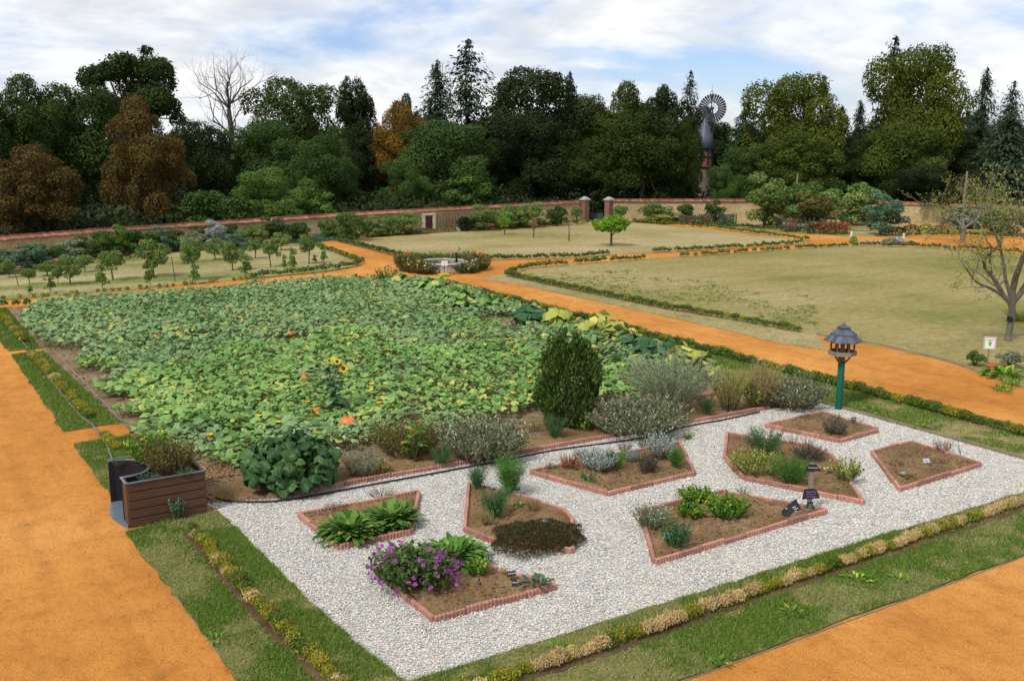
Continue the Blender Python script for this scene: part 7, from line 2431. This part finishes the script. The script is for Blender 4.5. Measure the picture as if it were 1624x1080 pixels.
leek_bed([(22.65, 62.15), (24.47, 62.01), (26.71, 62.65), (27.71, 64.65), (25.77, 65.28), (23.84, 65.38)], 'blue green leeks under the wall beyond the orchard')
leek_bed([(28.40, 63.18), (32.94, 64.32), (33.99, 65.16), (30.65, 65.68)], 'blue green leeks before the wire trellis')
leek_bed([(7.22, 56.10), (10.47, 57.28), (13.55, 59.28), (13.87, 60.61), (10.64, 59.94), (7.53, 58.40)], 'yellow ground flowers before the orchard border shrubs', 'leaf_gold', .22, 14)
G_M = 'low mounds in the border below the climbers'
for dims, mat, lab in (
        ((36.56, 64.54, 0.28, 0.64), 'leaf_silver', 'silver mound nearest the door in the wall border'), ((37.92, 64.96, 0.28, 0.61), 'leaf_silver', 'second silver mound from the door in the wall border'),
        ((38.72, 65.12, 0.33, 0.66), 'leaf_rust', 'orange brown mound between the silver ones'), ((39.45, 65.33, 0.28, 0.62), 'leaf_silver', 'third silver mound from the door'),
        ((37.26, 64.74, 0.28, 0.56), 'leaf_gold', 'golden mound near the door trellis'), ((40.31, 65.46, 0.33, 0.76), 'leaf_rust', 'rust mound behind the leafy sapling'),
        ((42.08, 65.75, 0.29, 0.68), 'leaf_silver', 'silver mound below the middle climber'), ((43.32, 65.69, 0.29, 0.68), 'leaf_silver', 'silver mound behind the second sapling'),
        ((42.50, 65.50, 0.29, 0.68), 'leaf_yellowgreen', 'yellow green mound below the wide climber'), ((45.00, 66.08, 0.30, 0.79), 'leaf_bluegreen', 'blue green mound before the narrow climber'),
        ((45.51, 65.78, 0.35, 0.64), 'leaf_rust', 'rust mound before the narrow climber'), ((46.38, 65.98, 0.30, 0.65), 'leaf_bluegreen', 'blue green mound near the gateway'),
        ((47.52, 66.03, 0.30, 0.70), 'leaf_silver', 'last silver mound before the gateway'), ((48.72, 66.05, 0.30, 1.02), 'leaf_yellowgreen', 'yellow green mound at the gateway pillar')):
    x, y, h, w = dims
    t = thing('border_mound', lab, 'plant', (x, y, .01), G_M)
    d_ = sphere_dirs(150, 0)
    Geo().leaves(d_ * np.array([w * .5, w * .5, h]) * (.7 + .35 * rng.random((150, 1))), d_ + rng.normal(size=(150, 3)) * .4, .14, .09).build('foliage', mat, t)


def frame(dims, label, d=.9, slats=7):
    x, y, h, w = dims
    t = thing('trellis_frame', label, 'trellis', (x, y, .02), 'green trellis frames of the rose plots', -.56)
    post = Geo().box((0, 0, h / 2), (.06, .06, h)).mesh('post', 'trellis_green')
    for sx in (-.5, .5):
        for sy in (-.5, .5):
            place('post', post, t, (sx * w, sy * d, 0))
    sl_ = Geo().box((0, 0, h * .45), (.03, .02, h * .85)).mesh('slat', 'trellis_green')
    for i in range(slats):
        for sy in (-.5, .5):
            place('slat', sl_, t, ((i + .5) / slats * w - w / 2, sy * d + .01, 0))
    for z in (.25, .85):
        for sy in (-.5, .5):
            Geo().box((0, sy * d, h * z), (w, .035, .035)).build('rail', 'trellis_green', t)
    p = np.c_[(rng.random((240, 2)) - .5) * np.array([w, d]) * .9, rng.random(240) ** 1.3 * h * .9]
    Geo().leaves(p, sphere_dirs(240), .16, .11).build('rose_foliage', 'leaf_rust' if rng.random() < .5 else 'tree_olive', t)


frame((57.18, 51.67, 1.01, 1.11), 'green trellis frame with brownish roses, standing alone')
frame((56.78, 57.73, 0.98, 1.08), 'green trellis frame full of roses below the water tower')
frame((55.34, 60.69, 0.75, 1.30), 'green trellis frame nearest the yellow green bush')
frame((57.00, 60.43, 0.75, 0.91), 'narrow green trellis frame second from the yellow green bush')
for px_, lab in (((57.29, 49.82), 'first green staked bean clump behind the crossing path'), ((57.75, 49.26), 'second green staked bean clump'), ((58.22, 48.69), 'third green staked bean clump beside the blue green shrub'), ((58.92, 48.27), 'reddish bean clump last in the staked row')):
    t = thing('bean_clump', lab, 'plant', (*px_, .02), 'staked beans behind the crossing path')
    for i in range(4):
        Geo().box((-.35 + i * .23, .1 * (i % 2), .55), (.035, .035, 1.1 + .1 * (i % 3))).build('stake', 'trellis_green', t)
    p = np.c_[(rng.random((260, 2)) - .5) * np.array([.95, .7]), rng.random(260) * .85]
    Geo().leaves(p, sphere_dirs(260), .15, .10).build('foliage', ('leaf_rust', 'leaf_broom')[int(rng.random() < .6)], t)
for dims, fm, lab in (((61.40, 45.66, 0.58, 0.98), 'petal_red', 'red flowered clump left in the far flower border'), ((63.07, 45.80, 0.67, 1.17), 'petal_red', 'orange red flowered clump second in the far border'), ((64.45, 45.56, 0.63, 1.27), 'petal_yellow', 'golden flowered clump in the far border'), ((65.36, 45.02, 0.59, 1.18), 'petal_red', 'red flowered clump at the right of the far border'), ((65.77, 44.19, 0.49, 1.08), 'petal_yellow', 'yellowish flowered clump behind the gnarled tree')):
    x, y, h, w = dims
    t = thing('flower_clump', lab, 'flowering plant', (x, y, .02), 'flower clumps of the far border')
    d_ = dirs_on(w, h, 200, -.5)
    Geo().leaves(d_, sphere_dirs(200), .15, .10).build('foliage', 'leaf_mallow', t)
    Geo().leaves(dirs_on(w * 1.03, h * 1.05, 60, .0), sphere_dirs(60, 0), .13, .12).build('flowers', fm, t)
x, y = (55.61, 42.40)
t = thing('stone_rockery', 'low rockery of flat grey stones at the far crossing', 'rockery', (x, y, 0), rz=-.56)
for i in range(16):
    px_, py2 = (rng.random() - .5) * 3.3, (rng.random() - .5) * 1.5
    Geo().box((px_, py2, .07), (.35 + .3 * rng.random(), .25 + .2 * rng.random(), .16 + .06 * rng.random()), rng.random() * 3, taper=.8).build('stone', 'grey_stone', t)
for dims, mat, lab in (((55.61, 41.92, 0.41, 1.38), 'leaf_bluegreen', 'grey green cushion in the middle of the rockery'), ((56.42, 41.91, 0.49, 0.90), 'leaf_silver', 'paler cushion right in the rockery'), ((54.25, 43.69, 0.45, 0.66), 'leaf_celery', 'bright green clump at the left end of the rockery'), ((56.43, 40.96, 0.28, 0.65), 'leaf_mallow', 'dark green clump at the right end of the rockery')):
    x, y, h, w = dims
    t = thing('cushion_plant', lab, 'plant', (x, y, .02))
    d_ = sphere_dirs(220, 0)
    Geo().leaves(d_ * np.array([w * .5, w * .4, h]) * (.75 + .3 * rng.random((220, 1))), d_ + rng.normal(size=(220, 3)) * .4, .13, .08).build('foliage', mat, t)
for dims, lab in (((56.63, 45.79, 0.47, 0.17), 'white marker post left of the rockery'), ((59.33, 43.65, 0.38, 0.17), 'white marker post right of the rockery')):
    x, y, h, w = dims
    o = Geo().box((0, 0, h / 2), (.16, .05, h)).box((0, 0, h + .01), (.2, .07, .03)).build('marker_post', 'white_panel', None, (x, y, .02))
    tag(o, lab, 'post')
